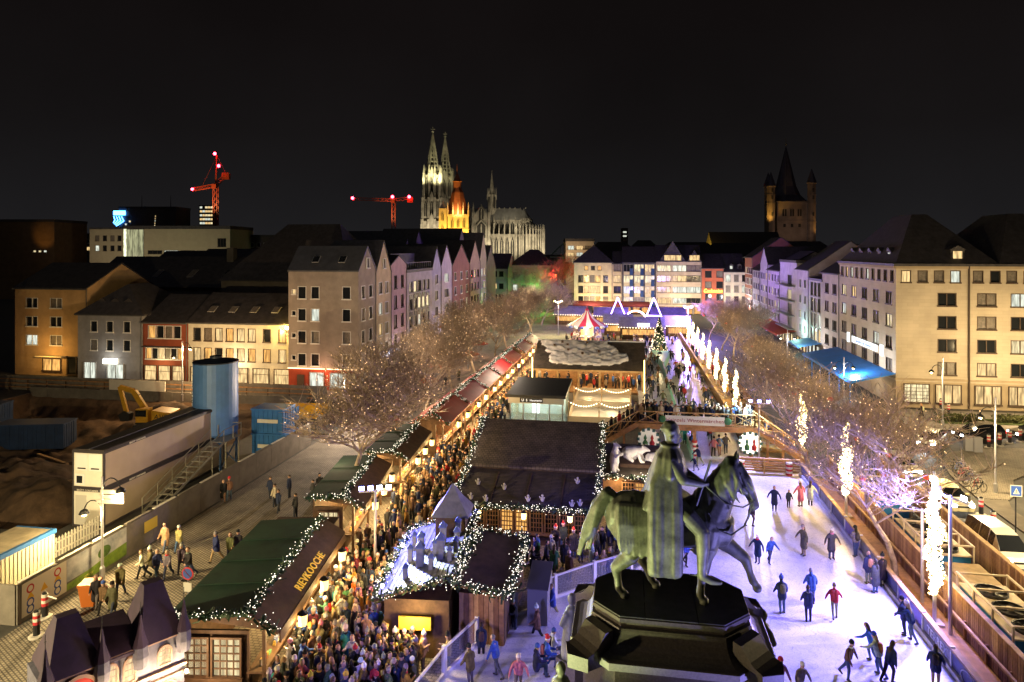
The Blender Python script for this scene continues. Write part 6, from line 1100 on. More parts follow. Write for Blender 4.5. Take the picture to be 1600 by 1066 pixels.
for k in range(24):                              # mane locks on the near side
    f = k / 23; x0 = 1.05 + 1.1 * f; z0 = 3.35 + 1.18 * min(1, f * 1.1); s = -1 if k % 4 else 1
    chain(b, [(x0 - .12, .04 * s, z0 + .06, .13), (x0 - .16, .28 * s, z0 - .12, .11), (x0 - .12 + r.uniform(-.08, .2), .42 * s, z0 - .5, .09), (x0 + .05 + r.uniform(-.15, .25), .45 * s, z0 - .85 - r.uniform(0, .25), .03)], 7)
for k in range(6): chain(b, [(2.12, -.03, 4.52, .09), (2.35 + .03 * k, -.16 - .02 * k, 4.3 - .05 * k, .07), (2.42 + .05 * k, -.22, 4.0 - .07 * k, .025)], 7)
for k in range(13):                              # saddle cloth with fringe over the flank
    x = -1.58 + .105 * k
    for s in (-1, 1): chain(b, [(x, .50 * s, 3.0, .16), (x, .74 * s, 2.5, .15), (x + .03, .77 * s, 1.95, .14), (x + .05, .77 * s, 1.55 + .16 * abs(k - 6) / 6 + .07 * (k % 2), .10)], 7)
horse = fuse(b, .036, 3, 'horse'); horse.materials.append(bronze); hob = link('horse', horse, mo_, Matrix.Translation((0, 0, ZP)))
b = MB()                                        # rider
chain(b, [(0, 0, 3.3, .42), (.02, 0, 3.75, .38), (.05, 0, 4.25, .42), (.04, 0, 4.55, .36)], 14); chain(b, [(.05, -.28, 4.62, .24), (.05, .28, 4.62, .24)]); chain(b, [(.06, 0, 4.8, .17), (.09, 0, 5.0, .16)])
chain(b, [(.12, 0, 5.08, .22), (.10, 0, 5.36, .27), (.06, 0, 5.5, .27)], 14); cap(b, (.36, 0, 5.2), (.4, 0, 5.12), .05, .05); cap(b, (.27, 0, 4.98), (.3, 0, 4.96), .1, .08); cap(b, (.33, -.1, 5.3), (.33, .1, 5.3), .05, .05); cap(b, (.34, -.06, 5.03), (.34, .06, 5.03), .03, .03)
for s in (-1, 1): cap(b, (.08, .27 * s, 5.25), (.06, .28 * s, 5.2), .06, .05)
for k in range(18): a = k * 2.4; z = 5.42 + .26 * (k / 18); cap(b, (.02 + .22 * math.cos(a) * (1.2 - k / 24), .22 * math.sin(a) * (1.2 - k / 24), z), (.05 + .2 * math.cos(a + .5) * (1.2 - k / 24), .2 * math.sin(a + .5) * (1.2 - k / 24), z + .02), .085, .08, 7)
chain(b, [(.05, -.46, 4.5, .20), (.42, -.66, 4.02, .17), (1.0, -.46, 3.86, .115)]); cap(b, (1.0, -.46, 3.86), (1.12, -.43, 3.87), .1, .09)
for k in range(4): chain(b, [(1.12, -.49 + .045 * k, 3.9 - .04 * k, .042), (1.22, -.45 + .03 * k, 3.9 - .045 * k, .038), (1.2, -.36, 3.86 - .045 * k, .034)], 7)
cap(b, (1.06, -.4, 3.93), (1.18, -.36, 3.97), .045, .035, 7)
chain(b, [(.05, .46, 4.5, .20), (.45, .62, 3.95, .17), (1.0, .22, 3.72, .12), (1.12, .16, 3.72, .1)])
for s in (-1, 1): chain(b, [(.1, .42 * s, 3.2, .34), (.55, .72 * s, 2.9, .30), (.98, .86 * s, 2.5, .24), (1.0, .9 * s, 2.0, .21), (.96, .92 * s, 1.35, .14), (.98, .92 * s, 1.12, .14), (1.25, .95 * s, 1.0, .12), (1.52, .97 * s, .98, .075)]); cap(b, (.82, .92 * s, 1.14), (.66, .92 * s, 1.12), .04, .02, 7)
rider = fuse(b, .034, 2, 'rider'); rider.materials.append(bronze); ro = link('rider', rider, mo_, Matrix.Translation((0, 0, ZP)))
b = MB()                                        # cloak, cape and collar
for k in range(19):
    f = min(1, k / 14) if k < 15 else r.random(); x = -.56 + .82 * f + r.uniform(-.035, .035); rr_ = .13 if k < 15 else .10; w0 = .02 if k < 15 else .075
    for s in (-1, 1): chain(b, [(-.12 + .3 * f, (.40 + w0 * .4) * s, 4.55, rr_), (x * .9, (.62 + w0 * .5) * s, 3.85, rr_ + .02), (x, (.84 + w0) * s, 3.05, rr_ + .03), (x + .02 * r.uniform(-1, 1), (.94 + w0) * s, 2.1, rr_ + .03), (x + .05 * r.uniform(-1, 1), (.97 + w0 * 1.1) * s, 1.15 + .05 * r.random(), rr_ + .035)], 8)
for k in range(15):
    y = -.62 + .0885 * k; chain(b, [(-.28, y * .6, 4.6, .12), (-.48 - .03 * (k % 2), y * .9, 3.9, .12), (-.62 - .05 * (k % 2), y * 1.2, 3.3, .13), (-.78, y * 1.3, 3.1, .1)], 8)
for k in range(28):                              # shoulder cape and collar
    a = 2 * PI * k / 28; w_ = 1 + .06 * (k % 2); chain(b, [(.04 + .2 * math.cos(a), .24 * math.sin(a), 4.95, .07), (.04 + .36 * math.cos(a) * w_, .52 * math.sin(a) * w_, 4.6, .09), (.03 + .5 * math.cos(a) * w_, .70 * math.sin(a) * w_, 4.08, .06)], 7); cap(b, (.04 + .19 * math.cos(a), .2 * math.sin(a), 4.88), (.04 + .28 * math.cos(a), .3 * math.sin(a), 4.98), .05, .05, 6)
cloak = fuse(b, .034, 7, 'cloak'); cloak.materials.append(bronze); link('cloak', cloak, mo_, Matrix.Translation((0, 0, ZP)))
Z = lambda *p: (p[0], p[1], p[2] + ZP)
MB().cyl(Z(.78, -.43, 2.95), Z(1.3, -.43, 4.62), .045, .04, 8).obj('staff', bronze, mo_)
for pts in ([(2.66, -.18, 3.3), (2.3, -.34, 3.15), (1.75, -.52, 3.3), (1.15, -.45, 3.8)], [(2.66, -.18, 3.3), (2.35, -.4, 2.6), (1.9, -.62, 2.35), (1.5, -.66, 2.5), (1.2, -.6, 3.0)], [(2.24, -.27, 4.2), (2.45, -.25, 3.7), (2.62, -.2, 3.35), (2.72, -.17, 3.3)]): MB().tube([Z(*p) for p in pts], .025, 6).obj('rein', bronze, mo_)
# pedestal
def octo(hw, hd, c): return [(-hw + c, -hd), (hw - c, -hd), (hw, -hd + c), (hw, hd - c), (hw - c, hd), (-hw + c, hd), (-hw, hd - c), (-hw, -hd + c)]
def loft(b, prof, mi=0):
    P = [[(x, y, z) for x, y in octo(2.42 + o, 1.6 + o, .85 + o * .55)] for o, z in prof]; o0 = len(b.v)
    for k in range(len(P) - 1):
        for i in range(8): j = (i + 1) % 8; b.add([P[k][i], P[k + 1][i], P[k + 1][j], P[k][j]], [(0, 1, 2, 3)], mi)
b = MB(); loft(b, [(0, 7.56), (.03, 7.54), (.03, 7.42), (-.05, 7.40), (-.05, 7.26), (.05, 7.24), (.07, 7.18)] + [(.07 + .62 * (1 - math.cos(t)), 7.18 - .62 * math.sin(t)) for t in np.linspace(.15, PI / 2, 7)] + [(.72, 6.54), (.72, 6.30), (.35, 6.28), (.30, 0.3)]); b.obj('pedestal', granite, mo_)
for i, (x0, x1) in enumerate(((-2.42, -.8), (-.8, .8), (.8, 2.42))):
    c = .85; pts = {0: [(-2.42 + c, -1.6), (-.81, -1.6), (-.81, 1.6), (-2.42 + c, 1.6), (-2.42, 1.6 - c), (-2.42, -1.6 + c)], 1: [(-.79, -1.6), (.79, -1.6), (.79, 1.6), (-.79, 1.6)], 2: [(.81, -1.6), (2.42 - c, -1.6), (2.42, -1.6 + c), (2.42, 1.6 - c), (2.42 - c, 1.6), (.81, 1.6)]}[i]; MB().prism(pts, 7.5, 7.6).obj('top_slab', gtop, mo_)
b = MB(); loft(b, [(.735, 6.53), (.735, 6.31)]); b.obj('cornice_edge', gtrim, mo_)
for sx in (-1, 1):
    for sy in (-1, 1):
        T = RZ(sx * 2.05, sy * 1.25, 0, math.atan2(sy * .85, sx)); b = MB(); w_ = .52
        pr_ = [(.1, 7.2), (.38, 7.16), (.52, 6.98), (.68, 6.8), (.85, 6.68), (1.05, 6.62)]
        for i in range(5): (d0, z0), (d1, z1) = pr_[i], pr_[i + 1]; b.add([T @ Vector(p) for p in ((d0, -w_, z0), (d0, w_, z0), (d1, w_, z1), (d1, -w_, z1), (d0, -w_, 6.2), (d0, w_, 6.2), (d1, w_, 6.2), (d1, -w_, 6.2))], [(0, 3, 2, 1), (0, 4, 7, 3), (1, 2, 6, 5)])
        b.prism([(1.05, -w_), (1.05, w_), (1.1, w_ * 1.1), (1.45, 0), (1.1, -w_ * 1.1)][::-1], 6.2, 6.62, T=T); b.obj('corner_bracket', granite, mo_)
b = MB(); chain(b, [(0, 0, .1, .38), (0, 0, .9, .30), (0, 0, 1.4, .26), (0, 0, 1.55, .14)]); cap(b, (.02, 0, 1.78), (.02, 0, 1.88), .14, .14); [chain(b, [(0, .24 * s, 1.4, .11), (.15, .3 * s, 1.05, .09), (.3, .1 * s, .95, .07)]) for s in (-1, 1)]; [chain(b, [(.3 * math.cos(a), .3 * math.sin(a), .05, .09), (.24 * math.cos(a), .24 * math.sin(a), .9, .06)], 6) for a in np.arange(0, 6.2, .7)]
fg = fuse(b, .04, 1, 'pedestal_figure'); fg.materials.append(bronze)
for sx in (-1, 1):
    for sy in (-1, 1): link('pedestal_figure', fg, mo_, RZ(sx * 3.35, sy * 2.1, 4.0, math.atan2(sy, sx)) @ Matrix.Scale(1.15, 4)); MB().box(-.5, -.5, .3, .5, .5, 4.0).obj('corner_pier', granite, mo_, mw=RZ(sx * 3.25, sy * 2.05, 0, math.atan2(sy * .85, sx)))
MB().box(-3.9, -2.8, .03, 3.9, 2.8, .9).obj('plinth', granite, mo_)
# unseen floods trained on the statue from the ground; the yellow-green one is assumed, the violet one added
for x, y, pw, cl, tz_, lab in ((-9.8, 14.0, 6200, (.90, 1, .42), 11.6, 'assumed unseen ground floodlight with yellow-green beam by the theatre stall'), (13.4, 16.0, 6000, (.30, .26, 1), 11, 'added unseen ground floodlight with violet beam at the rink edge')):
    t = thing('unseen_ground_floodlight', lab, 'floodlight', (x, y, ZI if x > -9.3 else 0)); MB().box(-.25, -.12, .15, .25, .12, .55).obj('lamp_head', blk, t); MB().box(-.3, -.15, .0, .3, .15, .1).obj('foot', blk, t); lamp('flood', 'SPOT', (x, y + .3, .9), pw, cl, t, .2, (.6, 23, tz_), 36)
# ================================================================ bare trees hung with lights
bark = mat('bark', (.32, .245, .18), .9, var=.4, scale=5, bump=.5); barkl = mat('bark_pale', (.34, .27, .19), .85, var=.45, scale=3, bump=.4)
def tree_meshes(seed, H, spread, nb=250, br_=.03, tf=.42):
    r = random.Random(seed); tr = MB(); cr_ = MB(); nodes = []
    def branch(p, d, L, rad, dep):
        n = 4 if dep < 2 else 3; q = p; dd = d
        for k in range(n):
            dd = (dd + Vector((r.gauss(0, .16), r.gauss(0, .16), r.gauss(.03, .10)))).normalized(); e = q + dd * (L / n); r0 = rad * (1 - .55 * k / n); r1 = rad * (1 - .55 * (k + 1) / n)
            (tr if dep < 2 else cr_).cyl(q, e, r0, r1, 7 if dep == 0 else 5 if dep == 1 else 3, 0, caps=False); q = e
            if dep >= 2: nodes.append(Vector(e))
            if dep < 4 and k >= (1 if dep else 2):
                for _ in range(2):
                    a = r.uniform(0, 2 * PI); side = Vector((math.cos(a) * spread, math.sin(a) * spread, r.uniform(.05, .55))).normalized(); nd = (dd * .55 + side * .8).normalized(); branch(q, nd, L * r.uniform(.55, .75), max(.016, r1 * .55), dep + 1)
        if dep < 4:
            for _ in range((5, 3, 2, 2)[dep]):
                a = r.uniform(0, 2 * PI); side = Vector((math.cos(a) * spread, math.sin(a) * spread, r.uniform(.1, .7))).normalized(); branch(q, (dd * .5 + side * .75).normalized(), L * r.uniform(.6, .8), max(.016, rad * .36), dep + 1)
    branch(Vector((0, 0, 0)), Vector((0, 0, 1)), H * tf, .19 * H / 10, 0)
    zmax = max(v.z for v in nodes); k_ = H / zmax
    sc_ = Matrix.Diagonal((k_, k_, k_, 1)); tr.xf(sc_); cr_.xf(sc_); lb = MB()
    for v in r.sample(nodes, min(nb, len(nodes))): v = v * k_; lb.octa((v.x + r.gauss(0, .08), v.y + r.gauss(0, .08), v.z + r.gauss(0, .08)), br_ * r.uniform(.6, 1.2))
    return tr.mesh('trunk', barkl), cr_.mesh('crown', bark), lb.mesh('string_lights', mat('tree_bulb', (1, .85, .6), emit=(1, .60, .28), es=1.2))
TV = [tree_meshes(5, 9.6, 1.7, 420, .026, .34), tree_meshes(8, 10.5, .95), tree_meshes(12, 10., 1.05), tree_meshes(19, 11, .9)]
orna = MB().ball((0, 0, 0), .2, 8, 6, sc=(1.3, 1, .8)).mesh('red_lantern', mat('red_lantern', (.5, .06, .03), .5, emit=(1, .12, .04), es=.08))
def tree(x, y, v, s_, rz, lab, grp, hang=0):
    t = thing('bare_tree', lab, 'tree', (x, y, 0), rz, grp); a, c, l_ = TV[v]; S_ = Matrix.Scale(s_, 4)
    link('trunk', a, t, S_); link('crown', c, t, S_); stuff(link('string_lights', l_, t, S_)); r = random.Random(int(x * 31 + y * 17))
    for k in range(hang): a_ = r.uniform(0, 6.28); d = r.uniform(1, 2.8); link('red_lantern', orna, t, Matrix.Translation((d * math.cos(a_), d * math.sin(a_), r.uniform(4, 8) * s_)))
    lamp('string_glow', 'POINT', (x, y, 3.4 * s_), 110, (1, .68, .40), t, 1.2); lamp('string_glow', 'POINT', (x, y, 8.2 * s_), 85, (1, .68, .42), t, 1.5)
    return t
WG = 'bare trees with lights on the west side'; EG = 'bare trees with lights on the east side'
wl = ['wide bare tree by the cobbled street behind the lettered stall', 'bare tree with pale trunk in front of the green stalls', 'bare tree beside the first red-roofed stall', 'bare tree beside the second red-roofed stall', 'bare tree beside the third red-roofed stall', 'bare tree behind the fourth red-roofed stall', 'bare tree level with the snow-roofed pavilion', 'bare tree west of the carousel', 'bare tree beyond the carousel on the west side', 'farthest bare tree of the western row by the green house']
for q, (y, v, s_) in enumerate(((46.4, 0, 1.0), (58.2, 1, .98), (70.5, 2, .95), (82, 3, .95), (94, 1, 1), (107, 2, 1), (121, 3, .95), (136, 1, .95), (152, 2, 1), (170, 3, 1))): tree((-20.6 if q == 0 else -21) + .4 * math.sin(q * 2), y, v, s_ * (1.28 if q == 0 else 1.18), q * 1.3 + 2.6, wl[q], WG)
wl2 = ['bare tree before the cream gabled house', 'bare tree before the lavender office house', 'bare tree before the pale lilac houses', 'bare tree before the oxblood house', 'bare tree before the tan house', 'bare tree at the north-west corner lit green']
for q, y in enumerate((92, 106, 121, 138, 156, 184)): tree(-28.6 + .5 * math.cos(q * 3), y, (2, 3, 1, 2, 3, 1)[q], .92, q * 2.1 + .5, wl2[q], WG, 1)
el = ['large bare tree growing through the walkway by the banner barrier', 'bare tree beside the bridge stairs', 'bare tree between the plank fences near the road', 'first bare tree past the bridge on the east side', 'second bare tree past the bridge on the east side', 'third bare tree past the bridge on the east side', 'fourth bare tree past the bridge on the east side', 'fifth bare tree past the bridge on the east side', 'sixth bare tree past the bridge on the east side', 'violet-lit bare tree near the far rink end']
for q, (x, y, v, s_) in enumerate(((15.3, 42.6, 2, 1.04), (15.2, 60.9, 1, .92), (18.6, 57., 3, .95), (18.4, 71, 2, .95), (18.2, 83, 1, .98), (18.2, 95, 3, .9), (18.2, 107, 2, .95), (17.8, 120, 1, .95), (17.6, 134, 3, .92), (17.2, 150, 2, 1))): tree(x, y, v, s_ * (1.15 if q < 2 else .74 if q < 4 else .78 if q in (4, 5, 6) else .95), q * 1.7 + .9, el[q], EG, 3 if q < 4 else 1)
el2 = ['bare tree before the far lilac east house', 'bare tree before the brick-red far house']
for q, y in enumerate((138, 162)): tree(24.6, y, (3, 2)[q], .9, q * 2.7, el2[q], EG, 2)
t_ = thing('bare_tree', 'red-lit bare tree behind the north-west houses', 'tree', (*at(872, 216), 0), 0, WG)
for o_n, me_ in zip(('trunk', 'crown'), TV[1][:2]): link(o_n, me_, t_, Matrix.Scale(1.75, 4))
lamp('red_flood', 'POINT', (*at(866, 208), 11), 1500, (1, .06, .04), t_, .4)
t_ = thing('bare_tree', 'green-lit bare tree before the north-west houses', 'tree', (*at(836, 211), 0), 2, WG)
for o_n, me_ in zip(('trunk', 'crown'), TV[2][:2]): link(o_n, me_, t_, Matrix.Scale(1.55, 4))
lamp('green_flood', 'POINT', (*at(842, 203), 6), 1300, (.08, 1, .12), t_, .4)
t_ = thing('bare_tree', 'amber-lit bare tree behind the far red building', 'tree', (*at(1090, 290), 0), 0, EG)
for o_n, me_ in zip(('trunk', 'crown'), TV[0][:2]): link(o_n, me_, t_, Matrix.Scale(2.2, 4))
lamp('amber_flood', 'POINT', (*at(1090, 280), 17), 2200, (1, .6, .2), t_, .4)
# ================================================================ building site and cobbled street
conc = mat('hoarding_grey', (.15, .135, .115), .85, var=.25, scale=.8, bump=.3); wsh = mat('site_white', (.58, .56, .50), .6, var=.08, scale=1.2); dkf = mat('frame_dark', (.035, .03, .035), .5); beige = mat('site_beige', (.36, .29, .22), .6, var=.08, scale=.7)
hw = thing('site_hoarding', 'grey panel hoarding along the cobbled street', 'hoarding', (-30.4, 29.8, 0))
for k in range(13): MB().box(-.06, 2.5 * k + .015, .03, .06, 2.5 * k + 2.485, 2.05 + .03 * (k % 3)).obj('panel', conc, hw); MB().box(-.1, 2.5 * k + .1, 2.12, .1, 2.5 * k + 2.3, 2.16).obj('cap_strip', wsh if k % 2 == 0 else conc, hw)
for k in range(3): MB().box(-2.5 * k - 2.48, -.06, .03, -2.5 * k - .02, .06, 2.05).obj('panel', conc, hw)
MB().box(.062, .25, .25, .085, 3.05, 1.95).obj('rule_board', mat('board_white', (.55, .52, .44), .6), hw)
pic = mat('poster_sky', (.28, .33, .42), .6, var=.4, scale=.9, col2=(.55, .56, .58)); MB().box(.062, 3.07, .72, .083, 7.6, 1.95).obj('poster_sky', pic, hw); MB().add([(.084, 3.07, .25), (.084, 7.6, .25), (.084, 7.6, 1.05), (.084, 6.2, .95), (.084, 4.6, .72), (.084, 3.07, .6)], [(0, 1, 2, 3, 4, 5)]).obj('poster_meadow', mat('poster_green', (.16, .26, .03), .6, var=.3, scale=3), hw)
MB().ball((.09, 5.8, 1.25), .42, 12, 8, sc=(.04, 1.2, .8)).obj('poster_tree', mat('poster_tree', (.06, .12, .02), .7, var=.4, scale=6), hw)
text('WWW', .22, mat('poster_text', (.5, .5, .1)), hw, frame((.09, 4.6, .45), (0, 1, 0), (1, 0, 0))); MB().box(.062, 9.2, .9, .08, 10.4, 1.6).obj('notice', mat('notice_yellow', (.6, .45, .05), .6), hw)
ic = [mat('icon_red', (.4, .03, .03)), mat('icon_yellow', (.55, .33, .02)), mat('icon_blue', (.04, .08, .3))]
for k, (y, z, c) in enumerate(((.75, 1.55, 0), (2.45, 1.6, 0), (.75, 1.2, 1), (1.6, 1.25, 1), (2.45, 1.3, 1), (.75, .85, 2), (2.45, .95, 2), (.75, .5, 2), (2.45, .6, 2))):
    if c == 1: MB().add([(.087, y - .24, z - .18), (.087, y + .24, z - .18), (.087, y, z + .22)], [(0, 1, 2)]).obj('safety_icon', ic[c], hw)
    else: MB().cyl((.083, y, z), (.09, y, z), .23, n=18).cyl((.088, y, z), (.093, y, z), .15, n=14, mi=1).obj('safety_icon', [ic[c], wsh], hw)
# stacked site cabins
ct2 = thing('site_cabins', 'two stacked beige site cabins with dark frames', 'site cabin', (-37.4, 41, 0)); 
for lv in (0, 1):
    z = .1 + 2.62 * lv; o = MB().box(.1, .1, z + .1, 2.35, 13.9, z + 2.5).obj('cabin', beige, ct2)
    for x in (0, 2.33):
        for y in (0, 13.88): MB().box(x, y, z, x + .12, y + .12, z + 2.6).obj('corner_post', dkf, o)
    for x in (0, 2.33): MB().box(x - .01, .12, z, x + .13, 13.88, z + .14).obj('rail', dkf, o); MB().box(x - .01, .12, z + 2.4, x + .13, 13.88, z + 2.6).obj('rail', dkf, o)
    MB().box(.12, -.012, z, 2.33, .09, z + .14).obj('rail', dkf, o); MB().box(.12, -.012, z + 2.42, 2.33, .09, z + 2.6).obj('rail', dkf, o); MB().box(.13, .02, z + .15, 2.32, .085, z + 2.4).obj('end_wall', wsh, o)
    text('BRÜTT CONTAINER', .17, wsh, o, frame((2.475, 3.2, z + 2.5), (0, 1, 0), (1, 0, 0)))
    if lv == 0: text('BRÜTT CONTAINER', .17, wsh, o, frame((1.2, -.02, z + 2.5), (1, 0, 0), (0, -1, 0)))
MB().box(.05, .05, 5.33, 2.4, 13.95, 5.37).obj('roof', mat('felt_roof', (.06, .05, .05), .8, var=.3), ct2); MB().box(1.18, .1, 5.375, 1.26, 13.9, 5.40).obj('roof_seam', greyf, ct2)
for x in (.25, 1.28): MB().box(x, -.01, 3.95, x + .95, .03, 5.1).obj('shutter', mat('shutter_white', (.62, .62, .62), .5), ct2); MB().box(x + .18, -.02, 4.05, x + .8, -.005, 4.14).obj('vent', blk, ct2)
MB().box(.2, -.01, 2.95, .95, .03, 3.7).obj('window', mat('shutter_white', (.62, .62, .62)), ct2); MB().box(.35, -.02, 3.08, .8, -.008, 3.57).obj('pane', glass, ct2); MB().box(.25, -.005, .25, 1.1, .03, 2.25).obj('door', mat('door_grey', (.42, .41, .38), .6), ct2)
# steel stair beside the cabins
ss = thing('steel_stair', 'galvanised steel stair climbing to the upper cabin', 'stair', (-34.7, 44, 0)); galv = mat('galvanised', (.34, .33, .28), .45, .5)
p, q = Vector((.3, 0, .1)), Vector((.3, 8.2, 2.9)); p2 = Vector((1.5, 0, .1)); q2 = Vector((1.5, 8.2, 2.9))
for a, c in ((p, q), (p2, q2)): MB().bar(a, c, .06, .2).obj('stringer', galv, ss); [MB().bar(a.lerp(c, f), a.lerp(c, f) + Vector((0, 0, 1.0)), .05).obj('baluster', galv, ss) for f in (0, .2, .4, .6, .8, 1)]; MB().bar(a + Vector((0, 0, 1)), c + Vector((0, 0, 1)), .05).obj('hand_rail', galv, ss); MB().bar(a + Vector((0, 0, .5)), c + Vector((0, 0, .5)), .04).obj('mid_rail', galv, ss)
for k in range(14): a = p.lerp(q, k / 13); MB().box(.34, a.y - .14, a.z, 1.46, a.y + .14, a.z + .04).obj('tread', galv, ss)
MB().box(.2, 8.2, 2.86, 1.6, 10.6, 2.92).obj('landing', galv, ss); [MB().cyl((x, y, 0), (x, y, 2.86), .05).obj('leg', galv, ss) for x in (.3, 1.5) for y in (8.4, 10.4)]; [MB().bar((x, y, 2.9), (x, y, 4.0), .05).obj('baluster', galv, ss) for x in (.2, 1.6) for y in (9.4, 10.6)]; MB().bar((1.6, 8.2, 3.95), (1.6, 10.6, 3.95), .05).obj('hand_rail', galv, ss); MB().bar((.2, 10.6, 3.95), (1.6, 10.6, 3.95), .05).obj('hand_rail', galv, ss)
# cream cabin in the corner
wc_ = thing('site_cabin', 'cream corrugated cabin with blue roof edge behind the hoarding', 'site cabin', (-35.3, 27.5, 0)); o = MB().box(.06, .06, .1, 2.54, 7.14, 2.72).obj('body', mat('cabin_cream', (.52, .47, .34), .6, var=.06), wc_)
for k in range(28): MB().box(2.54, .2 + .25 * k, .2, 2.57, .32 + .25 * k, 2.5).obj('rib', mat('cabin_cream', (.52, .47, .34)), o)
MB().box(2.4, 0, 2.55, 2.62, 7.2, 2.8).obj('roof_edge', mat('edge_blue', (.02, .09, .25), .5), wc_); MB().box(0, 7.08, 2.55, 2.4, 7.2, 2.8).obj('roof_edge', mat('edge_blue', (.02, .09, .25)), wc_); MB().box(0, 0, 2.72, 2.4, 7.08, 2.78).obj('roof', mat('cabin_roof', (.26, .22, .15), .8, var=.25, scale=1.5), wc_)
pf = thing('picket_fence', 'white picket fence between the cabins', 'fence', (-34.6, 36.6, 0))
for k in range(15): MB().add([(0, .24 * k, .1), (0, .24 * k + .15, .1), (0, .24 * k + .15, 1.2), (0, .24 * k + .075, 1.34), (0, .24 * k, 1.2), (.03, .24 * k, .1), (.03, .24 * k + .15, .1), (.03, .24 * k + .15, 1.2), (.03, .24 * k + .075, 1.34), (.03, .24 * k, 1.2)], [(4, 3, 2, 1, 0), (5, 6, 7, 8, 9), (0, 1, 6, 5), (1, 2, 7, 6), (2, 3, 8, 7), (3, 4, 9, 8), (4, 0, 5, 9)]).obj('picket', wsh, pf)
for z in (.4, .95): MB().box(.03, 0, z, .07, 3.6, z + .09).obj('rail', wsh, pf)
# silo
si = thing('blue_silo', 'tall blue mortar silo on steel legs with a phone number', 'silo', (-35.7, 54.9, -.35)); sb_ = mat('silo_blue', (.07, .17, .42), .45, var=.18, scale=.6)
MB().lathe([(.5, 2.0), (1.85, 3.4), (1.85, 9.4), (1.86, 9.45)], 32).obj('tank', sb_, si, smooth=False); MB().lathe([(1.9, 9.45), (1.9, 9.55), (.5, 9.8), (.5, 10.0)], 32).obj('lid', mat('lid_dark', (.02, .03, .06), .5), si)
for a in (.8, 2.35, 3.95, 5.5): MB().cyl((1.7 * math.cos(a), 1.7 * math.sin(a), 0), (1.75 * math.cos(a), 1.75 * math.sin(a), 3.5), .09, n=6).obj('leg', sb_, si)
for a, c in ((.8, 2.35), (2.35, 3.95), (3.95, 5.5), (5.5, .8)): MB().bar((1.7 * math.cos(a), 1.7 * math.sin(a), .4), (1.75 * math.cos(c), 1.75 * math.sin(c), 2.4), .07).obj('brace', sb_, si)
MB().cyl((.6, -1.95, 2.3), (.6, -1.95, 5.6), .06).obj('pipe', galv, si)
tb_ = 'Tel. 0202-660 673-0'; a0 = -PI / 2 - 1.0
text(tb_, .5, mat('silo_text', (.75, .8, .85), .6), si, frame((1.875 * math.cos(a0), 1.875 * math.sin(a0), 6.2), (0, 0, 1), (math.cos(a0), math.sin(a0), 0)), .03)
# blue containers
for q, (x, y, z, L, W_, H_, lab) in enumerate(((-33.6, 57.2, 0, 3.2, 2.4, 2.3, 'lower blue skip container beside the silo'), (-33.7, 57.3, 2.3, 3.0, 2.3, 2.2, 'upper blue skip container beside the silo'), (-66, 62, -2.2, 7.0, 2.6, 2.6, 'long dark blue container in the pit'), (-77, 66, -1.5, 6.0, 2.6, 2.6, 'dark blue container by the pit edge'))):
    t = thing('blue_container', lab, 'container', (x, y, z), .25 if q > 1 else 0); bc = mat('container_blue', (.02, .12, .36), .5, var=.2, scale=1.5) if q < 2 else mat('container_navy', (.012, .03, .09), .6, var=.3, scale=1); o = MB().box(0, 0, 0, L, W_, H_).obj('body', bc, t)
    for k in range(int(L / .45)): MB().box(.15 + .45 * k, -.06, .1, .27 + .45 * k, 0, H_ - .1).obj('rib', bc, o)
    for k in range(int(W_ / .45)): MB().box(L, .15 + .45 * k, .1, L + .05, .27 + .45 * k, H_ - .1).obj('rib', bc, o)
    MB().box(-.05, -.1, H_ - .1, L + .08, W_ + .05, H_ + .04).obj('rim', bc, t)
    if q < 2: MB().box(.6, -.075, H_ * .45, 2.6, -.062, H_ * .6).obj('stripe', wsh, t)
# excavator
ex = thing('excavator', 'yellow tracked excavator with raised boom in the pit', 'excavator', (-50.5, 66.5, -.6), math.radians(8)); ex.scale = (.82, .82, .82); ye = mat('excavator_yellow', (.48, .25, .015), .5, var=.2, scale=2)
for y in (-1.2, .7):
    o = MB().prism([(-2, .1), (2, .1), (2.4, .5), (2.2, .95), (-2.2, .95), (-2.4, .5)], y, y + .55, T=Matrix.Rotation(PI / 2, 4, 'X') @ Matrix.Diagonal((1, 1, -1, 1))).obj('track', blk, ex)
MB().box(-1.9, -1.3, 1.1, 2.3, 1.3, 1.35).obj('turntable', blk, ex); MB().add([(.3, -1.3, 1.35), (2.6, -1.3, 1.35), (2.8, -1.3, 2.6), (.3, -1.3, 2.9), (.3, 1.3, 1.35), (2.6, 1.3, 1.35), (2.8, 1.3, 2.6), (.3, 1.3, 2.9)], [(0, 1, 2, 3), (7, 6, 5, 4), (1, 5, 6, 2), (3, 2, 6, 7), (0, 3, 7, 4)]).obj('engine_housing', ye, ex)
text('AVR', .95, blk, ex, frame((1.5, -1.32, 2.05), (1, 0, 0), (0, -1, 0)), shear=.2); MB().box(-1.8, -1.3, 1.35, -.2, -.1, 3.1).obj('cab', ye, ex); MB().box(-1.83, -1.33, 2.1, -.4, -.3, 2.95).obj('cab_window', glass, ex)
MB().bar((-1.0, .4, 2.0), (-3.0, .4, 5.1), .45, .7).obj('boom', ye, ex); MB().bar((-3.0, .4, 5.1), (-4.9, .4, 5.6), .42, .6).obj('boom', ye, ex); MB().bar((-4.9, .4, 5.7), (-4.0, .4, 2.3), .35, .5).obj('stick', ye, ex); MB().cyl((-2.2, .4, 4.6), (-4.2, .4, 4.9), .09).obj('ram', galv, ex); MB().prism([(-4.6, 1.2), (-3.5, 1.2), (-3.3, 2.2), (-4.2, 2.5), (-4.9, 2.0)], 0, .9, T=Matrix.Translation((0, .85, 0)) @ Matrix.Rotation(PI / 2, 4, 'X')).obj('bucket', blk, ex)
